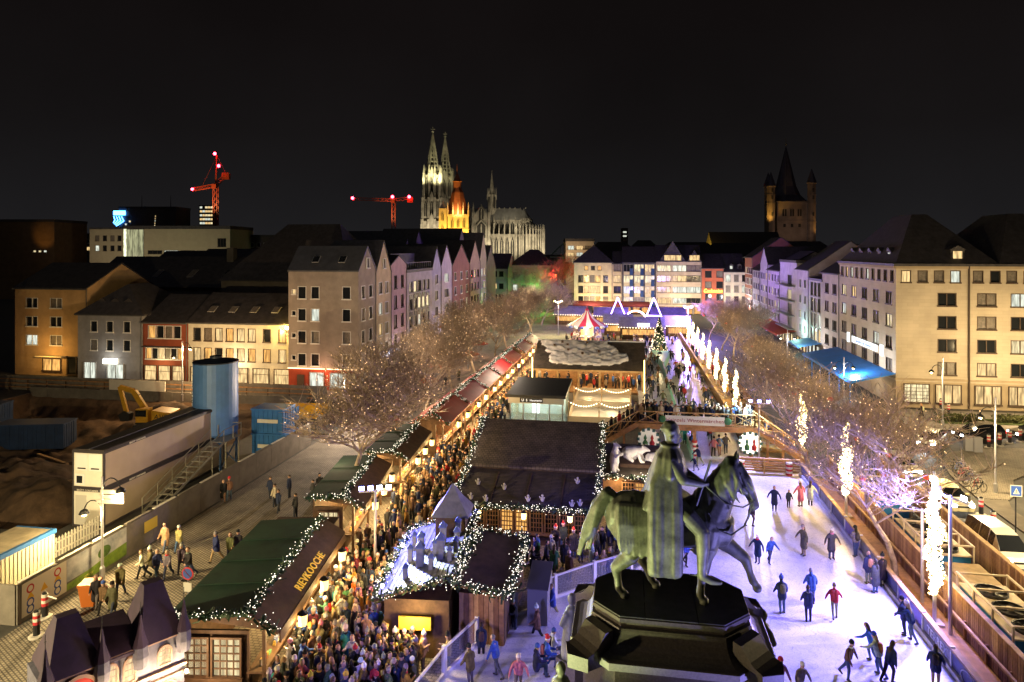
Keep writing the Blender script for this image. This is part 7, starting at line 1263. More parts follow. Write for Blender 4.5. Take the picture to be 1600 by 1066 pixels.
sk_ = thing('yellow_skip', 'yellow skip with blue bin by the corner house', 'skip', (-38.2, 71.5, 0), .1); MB().add([(0, 0, 0), (4.2, 0, 0), (4.6, -.2, 1.3), (-.4, -.2, 1.3), (0, 1.8, 0), (4.2, 1.8, 0), (4.6, 2, 1.3), (-.4, 2, 1.3)], [(0, 1, 2, 3), (7, 6, 5, 4), (0, 3, 7, 4), (1, 5, 6, 2), (0, 4, 5, 1)]).obj('tub', ye, sk_); MB().box(1.2, -1.2, 0, 2.0, -.4, 1.5).obj('bin', mat('container_blue', (.02, .12, .36)), sk_)
# drilling rig on the far left and its concrete pipe
dr = thing('drilling_rig', 'dark drilling rig mast at the picture edge in the pit', 'drilling rig', (-59.5, 48.2, -1.0)); MB().cyl((0, 0, 0), (0, 0, 9), .42, n=12).obj('casing', mat('rust', (.12, .07, .04), .8, var=.4, scale=2), dr); b = MB(); lattice(b, (0, .3, 4), (-.4, .3, 19.5), .8, 14, .1); b.obj('mast', dkf, dr); MB().box(-.8, -.8, 9, .8, .8, 10.6).obj('drive_head', dkf, dr); MB().cyl((-.6, .2, 19), (1.4, .2, 21.5), .3, .12, 6).obj('mast_head', mat('rig_blue', (.02, .06, .4), .5, emit=(.02, .05, .5), es=.25), dr)
# timber-lined far edge of the pit with guard rails
gr_ = thing('pit_guardrail', 'plank guard rail along the far edge of the pit', 'railing', (-91, 79.6, 0))
for k in range(19): MB().bar((2.9 * k, 0, 0), (2.9 * k, 0, 1.6), .09).obj('post', woodd, gr_)
for z in (.45, .95, 1.5): MB().box(0, -.08, z, 52.5, -.04, z + .14).obj('plank', wood, gr_)
pw_ = thing('pit_wall', 'concrete wall closing the far edge of the building site', 'wall', (-78, 78.6, 0)); [MB().box(2.6 * k, 0, -2.7, 2.6 * k + 2.57, .25, .8).obj('panel', conc, pw_) for k in range(15)]; MB().box(12, -.3, .9, 20, -.2, 2.2).obj('white_sheet', wsh, pw_)
fw = thing('site_fence', 'grey boarded fence in front of the low town houses', 'fence', (-92, 80.0, 0)); [MB().box(2.5 * k, .25, .05, 2.5 * k + 2.46, .3, 1.9).obj('panel', conc, fw) for k in range(22)]
for q, (x, y, a, L) in enumerate(((-60, 56, .3, 7), (-57, 60, -.4, 6), (-46, 50, .9, 5), (-48, 62, .1, 6), (-63, 50, .6, 6))): tag(MB().bar((-L / 2, 0, 0), (L / 2, 0, 0), .3, .25).obj('timber_beam', woodl, None, mw=RZ(x, y, pz(x, y) + .25, a)), ('timber beam lying deepest in the pit', 'timber beam behind the deepest one', 'timber beam beside the site cabins', 'timber beam near the excavator', 'timber beam by the drilling rig')[q], 'beam', 'timber beams in the pit')
# street furniture on the cobbles
def street_lamp(x, y, lab, h=6.6, heads=((-1, 0), (1, .8)), rz=0, power=0, col=(1, .72, .32)):
    t = thing('street_lamp', lab, 'street lamp', (x, y, 0), rz); MB().lathe([(.14, 0), (.14, .8), (.08, .9), (.06, h)], 10).obj('post', alu, t)
    for s, dz in heads:
        pts = [(0, 0, h - .9 + dz)] + [(s * (.55 - .55 * math.cos(a)), 0, h - .9 + dz + .75 * math.sin(a)) for a in np.linspace(.3, PI * .95, 8)]; o = MB().tube(pts, .035, 6).obj('arm', blk, t); e = pts[-1]; MB().lathe([(.28, -.05), (.2, .12), (.05, .22)], 12, (e[0], e[1], e[2] - .1)).obj('shade', blk, o); MB().ball((e[0], e[1], e[2] - .17), .13, 8, 6).obj('bulb', mat('lamp_glass', (1, .9, .6), emit=(1, .80, .42), es=8), o)
        if power: lamp('lamp_light', 'POINT', PM(t) @ Vector((e[0], e[1], e[2] - .45)), power, col, t, .15)
    return t
sl1 = street_lamp(-29.6, 34.6, 'double-armed street lamp with direction signs by the hoarding', 6.0, ((-1, -1.2), (1, .1)), 0.1, 1000)
for k in range(3): MB().box(-.1 - .1 * k, -.05, 5.05 - .28 * k, 1.3, .0, 5.27 - .28 * k).obj('direction_sign', wsh, sl1)
street_lamp(-34.0, 14.0, 'assumed unseen tall street lamp lighting the near end of the cobbled street', 9.0, ((1, 0),), 0, 12000, (1, .78, .40))  # unseen lamp, assumed from the shadows, brightens the cobbles from out of view
street_lamp(-28.6, 66, 'single street lamp at the far end of the hoarding', 6.5, ((1, 0),), 0, 2400, (1, .78, .58))
bi = thing('orange_bin', 'orange litter bin at the foot of the direction-sign lamp', 'bin', (-28.3, 32.2, 0), .3); og = mat('bin_orange', (.36, .10, .015), .5); MB().add([(-.3, -.3, .05), (.3, -.3, .05), (.3, .3, .05), (-.3, .3, .05), (-.42, -.42, 1.15), (.42, -.42, 1.15), (.42, .42, 1.15), (-.42, .42, 1.15)], [(3, 2, 1, 0), (0, 1, 5, 4), (1, 2, 6, 5), (2, 3, 7, 6), (3, 0, 4, 7), (4, 5, 6, 7)]).obj('body', og, bi); MB().box(-.45, -.45, 1.15, .45, .45, 1.27).obj('lid', og, bi); MB().lathe([(.16, 1.275), (.16, 1.28)], 12).obj('opening', blk, bi)
def bollard(x, y, lab, grp, tape=False):
    t = thing('bollard', lab, 'bollard', (x, y, 0), 0, grp); MB().lathe([(.36, 0), (.36, .06), (.3, .1)], 12).obj('foot', mat('rubber_white', (.45, .42, .38)), t); b = MB(); b.lathe([(.15, .08), (.15, .62)], 10, mi=0); b.obj('post', blk, t); b = MB(); [b.lathe([(.16, .62 + .15 * k), (.16, .77 + .15 * k)], 10, mi=k % 2) for k in range(4)]; b.obj('striped_sleeve', [stripe_r, wsh], t); MB().lathe([(.12, 1.22), (.13, 1.27), (.05, 1.34)], 10).obj('cap', blk, t)
    if tape: MB().bar((0, 0, 1.15), (.5, .2, .9), .12, .02).obj('tape', wsh, t)
for x, y, lab, tp in ((*gp(57, 995)[:2], 'red and white bollard near the rule board', False), (*gp(70, 965)[:2], 'red and white bollard with fluttering tape', True)): bollard(x, y, lab, 'bollards on the cobbled street', tp)
np_ = thing('parking_sign', 'round blue and red no-parking sign by the theatre stall', 'sign', (*gp(294, 985)[:2], 0)); MB().cyl((0, 0, 0), (0, 0, 3.0), .035).obj('post', alu, np_); MB().cyl((0, -.05, 2.85), (0, -.02, 2.85), .32, n=20).obj('disc', stripe_r, np_); MB().cyl((0, -.06, 2.85), (0, -.052, 2.85), .25, n=20).obj('blue_face', ic[2], np_); MB().bar((-.2, -.066, 3.05), (.2, -.066, 2.65), .05, .01).obj('bar', stripe_r, np_); MB().box(-.22, -.06, 1.95, .22, -.03, 2.4).obj('plate', wsh, np_)
pl_ = thing('panel_stack', 'pale stack of boards with orange end plates in the corner', 'boards', (-25.6, 22.6, 0), math.radians(-32))
for k in range(5): MB().box(.0, .95 * k, .45, 2.9, .95 * k + .92, .53).obj('board', mat('board_pale', (.46, .46, .42), .7, var=.15), pl_)
MB().box(.1, .1, .02, 2.8, 4.6, .43).obj('base', woodd, pl_)
for k in (0, 1): MB().add([(-1.0, 1. + 2 * k, .1), (-.2, 1.1 + 2 * k, .1), (-.3, 1.3 + 2 * k, 1.3), (-1.1, 1.2 + 2 * k, 1.3), (-1.0, .95 + 2 * k, .1), (-.2, 1.05 + 2 * k, .1), (-.3, 1.25 + 2 * k, 1.3), (-1.1, 1.15 + 2 * k, 1.3)], [(0, 1, 2, 3), (7, 6, 5, 4), (0, 3, 7, 4), (1, 5, 6, 2), (2, 6, 7, 3)]).obj('end_plate', mat('plate_orange', (.5, .12, .04), .6), pl_)
# ================================================================ road on the east side
kerb = mat('kerb_stone', (.24, .22, .19), .8, var=.2)
isl = [(26.3, 57), (26.6, 62), (27.6, 66.5), (29.6, 69.5), (33, 71.5), (45, 73), (60, 74), (60, 69.5), (45, 68.6), (35.5, 66), (31.2, 62), (29.6, 58.5), (28.4, 57)]
o = MB().prism(isl, 0, .12).obj('traffic_island', cobble); struct(o); struct(MB().poly(*[(x, y, .006) for x, y in [(20.6, 25), (25.8, 25), (25.6, 56), (26.2, 62), (27.2, 67), (29.4, 70.2), (33, 72.2), (45, 73.8), (70, 74.6), (70, 77.8), (25.4, 77.8), (22, 70), (20.8, 62)]]).obj('road', asphalt))
struct(MB().prism([(25.9, 25), (27.6, 25), (27.6, 55), (28.3, 56.9), (26.2, 56.9)], 0, .12).obj('kerb_pavement', mat('pavement_dark', (.10, .085, .07), .85, var=.25, scale=1)))
for k in range(7): o = MB().poly((28.9 + .05 * k, 47 + 1.25 * k, .01), (33.5, 46.4 + 1.25 * k, .01), (33.5, 47. + 1.25 * k, .01), (28.9 + .05 * k, 47.6 + 1.25 * k, .01)).obj('road_marking', mat('road_paint', (.62, .56, .44), .7, var=.2)); struct(o)
for q, (px, py) in enumerate(((1533, 805), (1552, 828), (1572, 852))): bollard(*gp(px, py)[:2], ('first red and white bollard beside the crossing', 'second red and white bollard beside the crossing', 'third red and white bollard beside the minivan')[q], 'bollards by the crossing')
for q, (px, py) in enumerate(((1545, 700), (1562, 697), (1578, 693), (1594, 690), (1482, 648), (1470, 640))): bollard(*gp(px, py)[:2], ('bollard at the island tip before the dark car', 'second bollard along the island edge', 'third bollard along the island edge', 'bollard at the island edge by the picture border', 'bollard in front of the hedge', 'bollard beside the hedge end')[q], 'bollards on the traffic island')
cw = thing('crossing_sign', 'blue square pedestrian crossing sign on dark post', 'sign', (*gp(1587, 838)[:2], 0)); MB().cyl((0, 0, 0), (0, 0, 3.3), .045).obj('post', blk, cw); MB().box(-.36, -.07, 2.65, .36, -.04, 3.4).obj('panel', wsh, cw); MB().box(-.31, -.08, 2.7, .31, -.072, 3.35).obj('blue_face', mat('sign_traffic_blue', (.02, .09, .42), .5), cw); MB().add([(-.2, -.085, 2.82), (.2, -.085, 2.82), (0, -.085, 3.24)], [(0, 1, 2)]).obj('triangle', wsh, cw); MB().ball((.0, -.09, 3.05), .035, 6, 5).obj('walker_head', blk, cw); b = MB(); b.bar((0, -.09, 3.02), (0, -.09, 2.93), .05, .01); b.bar((0, -.09, 2.93), (-.07, -.09, 2.85), .03, .01); b.bar((0, -.09, 2.93), (.07, -.09, 2.85), .03, .01); b.obj('walker_body', blk, cw)
for q, (px, py) in enumerate(((1513, 706), (1527, 708))): t = thing('grey_post_box', ('grey utility cabinet at the island tip', 'slim grey utility cabinet beside the first cabinet')[q], 'cabinet', (*gp(px, py)[:2], 0)); MB().box(-.35, -.25, .1, .35, .25, 1.4).obj('body', mat('grey_metal', (.22, .22, .24)), t); MB().box(-.38, -.28, 1.4, .38, .28, 1.46).obj('lid', mat('grey_metal', (.22, .22, .24)), t)
street_lamp(44.5, 79.5, 'street lamp with curved arm before the sandstone block', 8.0, ((-1, -.6),), 0, 2800, (1, .72, .36))
street_lamp(33.0, 79.0, 'street lamp by the corner of the sandstone block behind the tree', 7.5, ((-1, -.6),), 0, 700, (1, .72, .36))
street_lamp(60.0, 79.5, 'added unseen street lamp before the eastern end of the sandstone block', 8.0, ((-1, -.6),), 0, 2400, (1, .72, .36))  # stands out of view, added to light the block's front wall
street_lamp(30.5, 40.0, 'added unseen street lamp lighting the pedestrian crossing', 8.0, ((-1, -.6),), 0, 6500, (1, .76, .40))  # out of view, added to brighten the road and crossing
street_lamp(28.2, 58.5, 'slim street lamp behind the bicycles', 7.5, ((-1, -.6),), 0, 2400, (1, .74, .36))
street_lamp(-55, 77.5, 'assumed street lamp between building site and low town houses', 7.5, ((1, 0),), 0, 2400, (1, .62, .28))  # assumed lamp, placed to light the end wall and the site
street_lamp(27.0, 92, 'twin-headed white street lamp before the blue awning', 5.4, ((-1, -.4), (1, -.4)), 0, 420, (.95, .97, 1)); street_lamp(26.6, 121, 'twin-headed street lamp before the balcony house', 5.4, ((-1, -.4), (1, -.4)), 0, 300, (.95, .95, 1))
# hedges
for q, (x, y, L, W_) in enumerate(((33.6, 81.2, 4.6, 1.6), (39.5, 81.6, 5.5, 1.5), (47.5, 81.4, 4, 1.4))):
    t = thing('hedge', ('low clipped hedge nearest the corner', 'middle low hedge before the sandstone block', 'low hedge beside the parked motorcycle')[q], 'hedge', (x, y, .1)); b = MB(); r = random.Random(q)
    for k in range(900):
        c = Vector((r.uniform(0, L), r.uniform(0, W_), .9 * r.random() ** .6 * (1 - .3 * abs(2 * r.random() - 1)))); a = Vector((r.uniform(-1, 1), r.uniform(-1, 1), r.uniform(-1, 1))).normalized() * .11; d = Vector((r.uniform(-1, 1), r.uniform(-1, 1), r.uniform(-1, 1))).normalized() * .08; b.add([c - a - d, c + a - d, c + a + d, c - a + d], [(0, 1, 2, 3)])
    b.obj('foliage', mat('hedge_leaf', (.05, .055, .015), .8, var=.5, scale=4), t); struct(MB().box(x - .3, y - .4, .12, x + L + .3, y + W_ + .4, .2).obj('planting_bed', mat('lawn', (.05, .07, .02), .9, var=.4)))
# vehicles
cgl = mat('car_glass', (.012, .014, .018), .05, spec=.7); tyre = mat('tyre', (.015, .015, .015), .8); rimm = mat('rim', (.35, .35, .36), .3, .8); hlm = mat('headlight', (1, 1, 1), emit=(.9, .95, 1), es=14); tlm = mat('taillight', (.4, .01, .01), emit=(1, .03, .03), es=2.0)
def car(lab, x, y, hd, paint, kind='hatch', lights=True, name='car'):
    t = thing(name, lab, 'car' if name == 'car' else 'minivan', (x, y, .01), hd, 'cars on the road')
    if kind == 'van': st = [(-2.3, .45, .9, 0), (-2.25, .5, 1.0, 1.66), (-1.6, .5, 1.02, 1.80), (0.2, .5, 1.0, 1.82), (.95, .5, .98, 1.66), (1.75, .5, .98, .98), (2.2, .5, .84, .84), (2.34, .45, .6, .6)]; L = 2.34
    elif kind == 'suv': st = [(-2.25, .45, .8, 0), (-2.2, .5, 1.0, 1.2), (-1.75, .5, 1.02, 1.62), (-.2, .5, 1.0, 1.68), (.5, .5, .98, 1.55), (1.15, .5, 1.0, 1.0), (2.05, .5, .92, .92), (2.28, .45, .6, .6)]; L = 2.28
    else: st = [(-2.05, .42, .75, 0), (-2.0, .48, .92, 1.1), (-1.5, .48, .95, 1.42), (-.2, .48, .93, 1.48), (.4, .48, .92, 1.36), (1.05, .48, .92, .92), (1.9, .48, .78, .78), (2.1, .42, .55, .55)]; L = 2.1
    b = MB(); Wh = .88; n = 10
    for i, (sx, zl, zb, zt) in enumerate(st):
        e = (i == 0 or i == len(st) - 1); w_ = Wh * (.86 if e else 1); zt = max(zt, zb); wt = w_ * (.72 if zt > zb + .05 else .93)
        for yy, zz in ((w_ * .9, .24), (w_, zl), (w_ * .99, zb * .92), (w_ * .95, zb), (wt, zt), (-wt, zt), (-w_ * .95, zb), (-w_ * .99, zb * .92), (-w_, zl), (-w_ * .9, .24)): b.v.append((sx, yy, zz))
    for i in range(len(st) - 1):
        up = (st[i][3] > st[i][2] + .05) or (st[i + 1][3] > st[i + 1][2] + .05); both = (st[i][3] > st[i][2] + .05) and (st[i + 1][3] > st[i + 1][2] + .05)
        for k in range(n - 1):
            f = (i * n + k, i * n + k + 1, (i + 1) * n + k + 1, (i + 1) * n + k); mi = 0
            if k in (3, 5) and both: mi = 1
            if k == 4 and up and not both: mi = 1
            b.f.append(f); b.m.append(mi)
    b.f.append(tuple(range(n))); b.m.append(0); b.f.append(tuple((len(st) - 1) * n + k for k in range(n - 1, -1, -1))); b.m.append(0)
    b.obj('body', [paint, cgl], t)
    for sx in (-L * .62, L * .63):
        for s in (-1, 1): o = MB().cyl((sx, s * .70, .33), (sx, s * .90, .33), .33, n=18).obj('wheel', tyre, t); MB().cyl((sx, s * .90, .33), (sx, s * .915, .33), .21, n=12).obj('rim', rimm, o); MB().cyl((sx, s * .86, .36), (sx, s * .885, .36), .41, n=18).obj('wheel_arch', blk, t)
    for s in (-1, 1):
        MB().box(L - .14, s * .60 - .16, .56, L + .01, s * .60 + .16, .70).obj('headlight', hlm if lights else rimm, t); MB().box(-L - .03, s * .66 - .12, .75, -L + .06, s * .66 + .12, .98).obj('taillight', tlm, t); MB().box(.55, s * .9, .95, .75, s * 1.08, 1.08).obj('mirror', paint, t)
        for sx in (-.55, .45): MB().bar((sx, s * .865, st[3][2]), (sx - .02, s * .66, st[3][3] - .03), .06, .02).obj('pillar', paint, t)
        for sx in (-.85, .3): MB().box(sx, s * .88 - .01, .80, sx + .2, s * .88 + .02, .84).obj('door_handle', paint, t)
    MB().box(L - .02, -.26, .36, L + .015, .26, .47).obj('number_plate', wsh, t); MB().box(L - .05, -.5, .50, L + .005, .5, .62).obj('grille', blk, t)
    if lights: lamp('headlights', 'SPOT', PM(t) @ Vector((L + .1, 0, .65)), 160, (.85, .93, 1), t, .2, PM(t) @ Vector((L + 7, 0, 0)), 70)
    return t
pwh = mat('paint_white', (.62, .60, .55), .3, spec=.6); pblk = mat('paint_black', (.014, .015, .02), .2, spec=.7); pyl = mat('paint_cream', (.58, .52, .32), .3, spec=.6); por = mat('paint_silver', (.42, .40, .38), .3, .4)
def hd(dx, dy): return math.atan2(dy, dx)
car('white hatchback turning round the island with orange reflections', 29.0, 71.9, hd(-.55, -.83), pwh)
car('dark estate car with bright headlights behind the white hatchback', 34.6, 75.0, hd(-.97, -.25), pblk, 'suv'); car('black car at the picture border behind the dark estate car', 40.2, 76.2, hd(-.98, -.15), pblk, 'hatch')
car('cream car waiting beside the parked bicycles', 23.6, 55.6, hd(.06, -1), pyl, 'hatch'); car('silver car partly hidden by bare branches', 23.0, 63.0, hd(.1, -1), por); car('white minivan driving beside the plank fence', 22.7, 46.8, hd(.04, -1), pwh, 'van', name='minivan')
# parked bicycles
def bicycle(x, y, a, lab, col):
    t = thing('bicycle', lab, 'bicycle', (x, y, .12), a, 'bicycles parked at the island')
    for sx in (-.52, .52): MB().tube([(sx + .33 * math.cos(k), 0, .34 + .33 * math.sin(k)) for k in np.linspace(0, 2 * PI, 15)], .02, 5).obj('wheel', tyre, t)
    b = MB(); [b.cyl(p_, q_, .022, n=5) for p_, q_ in (((-.52, 0, .34), (-.15, 0, .32)), ((-.15, 0, .32), (.35, 0, .75)), ((-.15, 0, .32), (-.28, 0, .82)), ((-.28, 0, .78), (.33, 0, .8)), ((-.52, 0, .34), (-.28, 0, .78)), ((.52, 0, .34), (.33, 0, .92)))]; b.obj('frame', col, t); MB().box(-.4, -.07, .84, -.16, .07, .9).obj('saddle', blk, t); MB().tube([(.25, -.28, .98), (.35, -.1, .96), (.35, .1, .96), (.25, .28, .98)], .02, 5).obj('handlebar', alu, t)
bcol = [pblk, mat('bike_red', (.3, .03, .03), .4), alu, mat('bike_blue', (.03, .08, .3), .4)]
for q in range(9): bicycle(26.9 + .12 * q, 58.2 + .75 * q, .5 + .3 * math.sin(q * 2.2), 'bicycle parked %s in the row on the island' % ('first', 'second', 'third', 'fourth', 'fifth', 'sixth', 'seventh', 'eighth', 'last')[q], bcol[q % 4])
# ================================================================ people
MC = attrmat('coat_cloth', 'coat'); MT = attrmat('trouser_cloth', 'legs', .85); MH = attrmat('hair', 'hair', .6); MHT = attrmat('hat_cloth', 'hat', .9)
skin = mat('skin', (.46, .28, .20), .55, var=.08, scale=6); shoe = mat('shoe_leather', (.035, .028, .024), .5)
def body(lean=0., legs=((0, 0), (0, 0)), arms=((0, .12, .15), (0, .12, .15)), coat='jacket', hood=False, name='person', bulk=1., hair='short', turn=0., sit=False):
    b = MB(); seg = []
    def c(a, e, ra, rb, z, n=9):
        cap(b, a, e, ra, rb, n); seg.append((tuple(a), tuple(e), ra, rb, z))
    hip = Vector((0, 0, .93)); up = Vector((math.sin(lean), 0, math.cos(lean))); chest = hip + up * .36; sh = hip + up * .50; neck = sh + up * .08; headc = sh + up * .24 + Vector((.02, 0, 0)); low = []
    for s, (hf, kb) in zip((-1, 1), legs):
        h = hip + Vector((0, .095 * s, 0)); k = h + Vector((math.sin(hf), .02 * s, -math.cos(hf))) * .43; a = k + Vector((math.sin(hf - kb), 0, -math.cos(hf - kb))) * .43
        c(h, k, .105, .075, 1); c(k, a, .075, .055, 1); f = hf - kb; c(a + Vector((-.03, 0, -.04)), a + Vector((.15 * math.cos(f), 0, -.055 + .15 * math.sin(f))), .055, .045, 3); low.append(a.z - .1)
    for s in (-1, 1): c(hip + Vector((0, .07 * s, .0)), chest + Vector((0, .08 * s, 0)), .135 * bulk, .135 * bulk, 0, 10); c(chest + Vector((0, .08 * s, 0)), sh + Vector((0, .11 * s, -.03)), .135 * bulk, .10 * bulk, 0, 10)
    if coat == 'long':
        for s in (-1, 1): c(hip + Vector((0, .06 * s, .1)), hip + Vector((0, .075 * s, -.42)), .14 * bulk, .165 * bulk, 0, 10)
    elif coat == 'parka':
        for s in (-1, 1): c(hip + Vector((0, .06 * s, .1)), hip + Vector((0, .07 * s, -.14)), .145 * bulk, .15 * bulk, 0, 10)
    for s, (sf, so, eb) in zip((-1, 1), arms):
        p = sh + Vector((0, .185 * s, -.04)); d = Vector((math.sin(sf + lean) * math.cos(so), s * math.sin(so), -math.cos(sf + lean) * math.cos(so))); e = p + d * .28; d2 = Vector((math.sin(sf + lean + eb) * math.cos(so * .6), s * math.sin(so * .6) - s * .25 * math.sin(min(1.5, eb)), -math.cos(sf + lean + eb) * math.cos(so * .6))).normalized(); w_ = e + d2 * .24
        c(p, e, .075 * bulk, .062 * bulk, 0); c(e, w_, .062 * bulk, .05 * bulk, 0); hnd = w_ + d2 * .09; c(w_, hnd, .04, .038, 2, 7); c(hnd, hnd + d2 * .05, .022, .014, 2, 6); c(w_ + d2 * .02, w_ + d2 * .06 + Vector((.03, -.03 * s, .02)), .016, .012, 2, 6)
    c(neck - up * .06, neck + up * .06, .06, .055, 2); c(headc - up * .05, headc + up * .05, .088, .098, 2, 12); c(headc + Vector((.085, 0, -.01)), headc + Vector((.105, 0, -.03)), .02, .018, 2, 6)
    for s in (-1, 1): c(headc + Vector((0, .095 * s, 0)), headc + Vector((-.01, .1 * s, -.03)), .02, .018, 2, 6)
    c(headc + Vector((-.03, 0, .05)), headc + Vector((-.01, 0, .085)), .10, .085, 4, 12)
    if hair == 'long': c(headc + Vector((-.07, 0, .02)), sh + Vector((-.1, 0, -.08)), .085, .075, 4, 10)
    if hood: c(headc + Vector((-.05, 0, -.09)), headc + Vector((-.11, 0, -.15)), .09, .08, 0, 10)
    c(neck - up * .02 + Vector((.01, 0, 0)), neck + up * .02, .085, .075, 0)
    me = fuse(b, .030, 1, name); zones(me, seg, [MC, MT, skin, shoe, MH]); dz = -min(low)
    v = np.empty(len(me.vertices) * 3); me.vertices.foreach_get('co', v); v = v.reshape(-1, 3); v[:, 2] += dz; me.vertices.foreach_set('co', v.ravel()); me.update()
    return me, headc + Vector((0, 0, dz)), sh + Vector((0, 0, dz))
D_ = math.radians
STAND = [body(0, ((0, 0), (.02, 0)), ((.05, .12, .25), (.1, .12, .3)), 'parka', True, bulk=1.12), body(.04, ((.1, .1), (-.06, 0)), ((.35, .1, 1.5), (.3, .1, 1.4)), 'jacket', False, hair='long'), body(.0, ((0, 0), (0, 0)), ((.05, .1, .35), (.05, .1, .5)), 'long', False, bulk=1.05), body(.06, ((.05, 0), (-.05, 0)), ((.5, .05, 1.7), (.05, .15, .2)), 'parka', True, bulk=1.18, hair='long'), body(.1, ((0, .05), (0, .05)), ((.9, .1, .9), (.8, .1, .9)), 'jacket', True, bulk=1.05), body(.02, ((0, 0), (.03, 0)), ((.0, .16, .15), (.0, .16, .15)), 'long', True, bulk=1.12, hair='long')]
WALK = [body(.06, ((.45, .15), (-.35, .25)), ((-.35, .1, .3), (.4, .1, .5)), 'parka', True, bulk=1.1), body(.05, ((-.3, .2), (.4, .1)), ((.35, .1, .5), (-.3, .1, .3)), 'long', False, bulk=1.05, hair='long'), body(.08, ((.35, .1), (-.4, .4)), ((-.2, .1, .6), (.3, .1, .7)), 'jacket', False)]
SKATE = [body(.22, ((.25, .35), (-.45, .2)), ((.2, .55, .3), (-.2, .6, .25)), 'jacket', False), body(.15, ((.12, .25), (.0, .2)), ((.15, .4, .3), (.1, .35, .4)), 'parka', True, bulk=1.08), body(.3, ((.4, .6), (-.25, .35)), ((-.5, .25, .2), (.5, .3, .4)), 'jacket', False, hair='long'), body(.1, ((.05, .12), (.1, .15)), ((.1, .7, .15), (.05, .65, .2)), 'long', False, hair='long')]
SIT = body(.05, ((1.5, 1.5), (1.45, 1.5)), ((.5, .1, 1.0), (.5, .1, 1.0)), 'parka', True, bulk=1.08)
# headgear and bags
def hat_meshes():
    bn = MB(); bn.lathe([(.112, -.01), (.116, .05), (.095, .11), (.05, .15), (.005, .16)], 10); bn2 = MB(); bn2.lathe([(.112, -.01), (.116, .05), (.095, .11), (.05, .15), (.005, .16)], 10); bn2.ball((0, 0, .19), .045, 7, 5)
    sa = MB(); sa.lathe([(.118, -.01), (.122, .045)], 10, mi=1); sa.lathe([(.11, .045), (.09, .12), (.05, .2)], 10); sa.cyl((0, 0, .19), (-.12, .03, .16), .05, .02, 7); sa.ball((-.14, .03, .14), .04, 7, 5, mi=1)
    cp = MB(); cp.lathe([(.11, 0), (.112, .05), (.07, .10), (.005, .115)], 10); cp.box(.06, -.07, .0, .2, .07, .02)
    return {'beanie': bn.mesh('beanie', MHT), 'bobble hat': bn2.mesh('bobble_hat', MHT), 'santa hat': sa.mesh('santa_hat', [mat('santa_red', (.5, .02, .02), .8), mat('santa_white', (.7, .68, .64), .9)]), 'cap': cp.mesh('cap', MHT)}
HATS = hat_meshes(); bpk = MB(); cap(bpk, (-.2, 0, -.32), (-.2, 0, -.06), .12, .11, 10, (1.1, 1.2)); BP = bpk.mesh('backpack', MHT)
scf = MB(); scf.lathe([(.10, -.03), (.12, .0), (.10, .05)], 10); SC_ = scf.mesh('scarf', MHT)
COATS = {'black': (.014, .014, .016), 'navy': (.02, .03, .075), 'charcoal': (.045, .045, .048), 'mustard': (.30, .17, .025), 'red': (.38, .03, .03), 'brown': (.12, .07, .04), 'olive': (.10, .10, .05), 'cream': (.52, .46, .36), 'tan': (.33, .22, .12), 'orange': (.50, .16, .02), 'white': (.60, .58, .55), 'blue': (.04, .10, .32), 'green': (.05, .15, .07), 'pink': (.45, .14, .20), 'burgundy': (.14, .02, .035), 'grey': (.17, .165, .16), 'teal': (.03, .22, .24), 'purple': (.12, .05, .18)}
CW = [16, 10, 9, 3, 1.6, 6, 4, 2.5, 4, 1.6, 1.6, 1.5, 1.2, .6, 2, 5, .5, .6]
LEGSC = {'black trousers': (.014, .014, .016), 'blue jeans': (.06, .09, .18), 'dark jeans': (.03, .04, .07), 'grey trousers': (.10, .10, .10), 'beige trousers': (.26, .2, .13)}
HAIRC = [(.02, .014, .01), (.05, .03, .015), (.12, .07, .03), (.28, .19, .09), (.2, .19, .18)]
HATC = {'white': (.6, .58, .55), 'black': (.015, .015, .017), 'grey': (.2, .2, .2), 'yellow': (.6, .42, .05), 'red': (.45, .03, .04), 'blue': (.05, .1, .35), 'pink': (.5, .18, .25)}
used = set(); KIND = {'jacket': 'jacket', 'parka': 'parka', 'long': 'long coat'}
CT = ['parka', 'jacket', 'long coat', 'parka', 'jacket', 'long coat']; WT = ['parka', 'long coat', 'jacket']; KT = ['jacket', 'parka', 'jacket', 'long coat']
pr = random.Random(77)
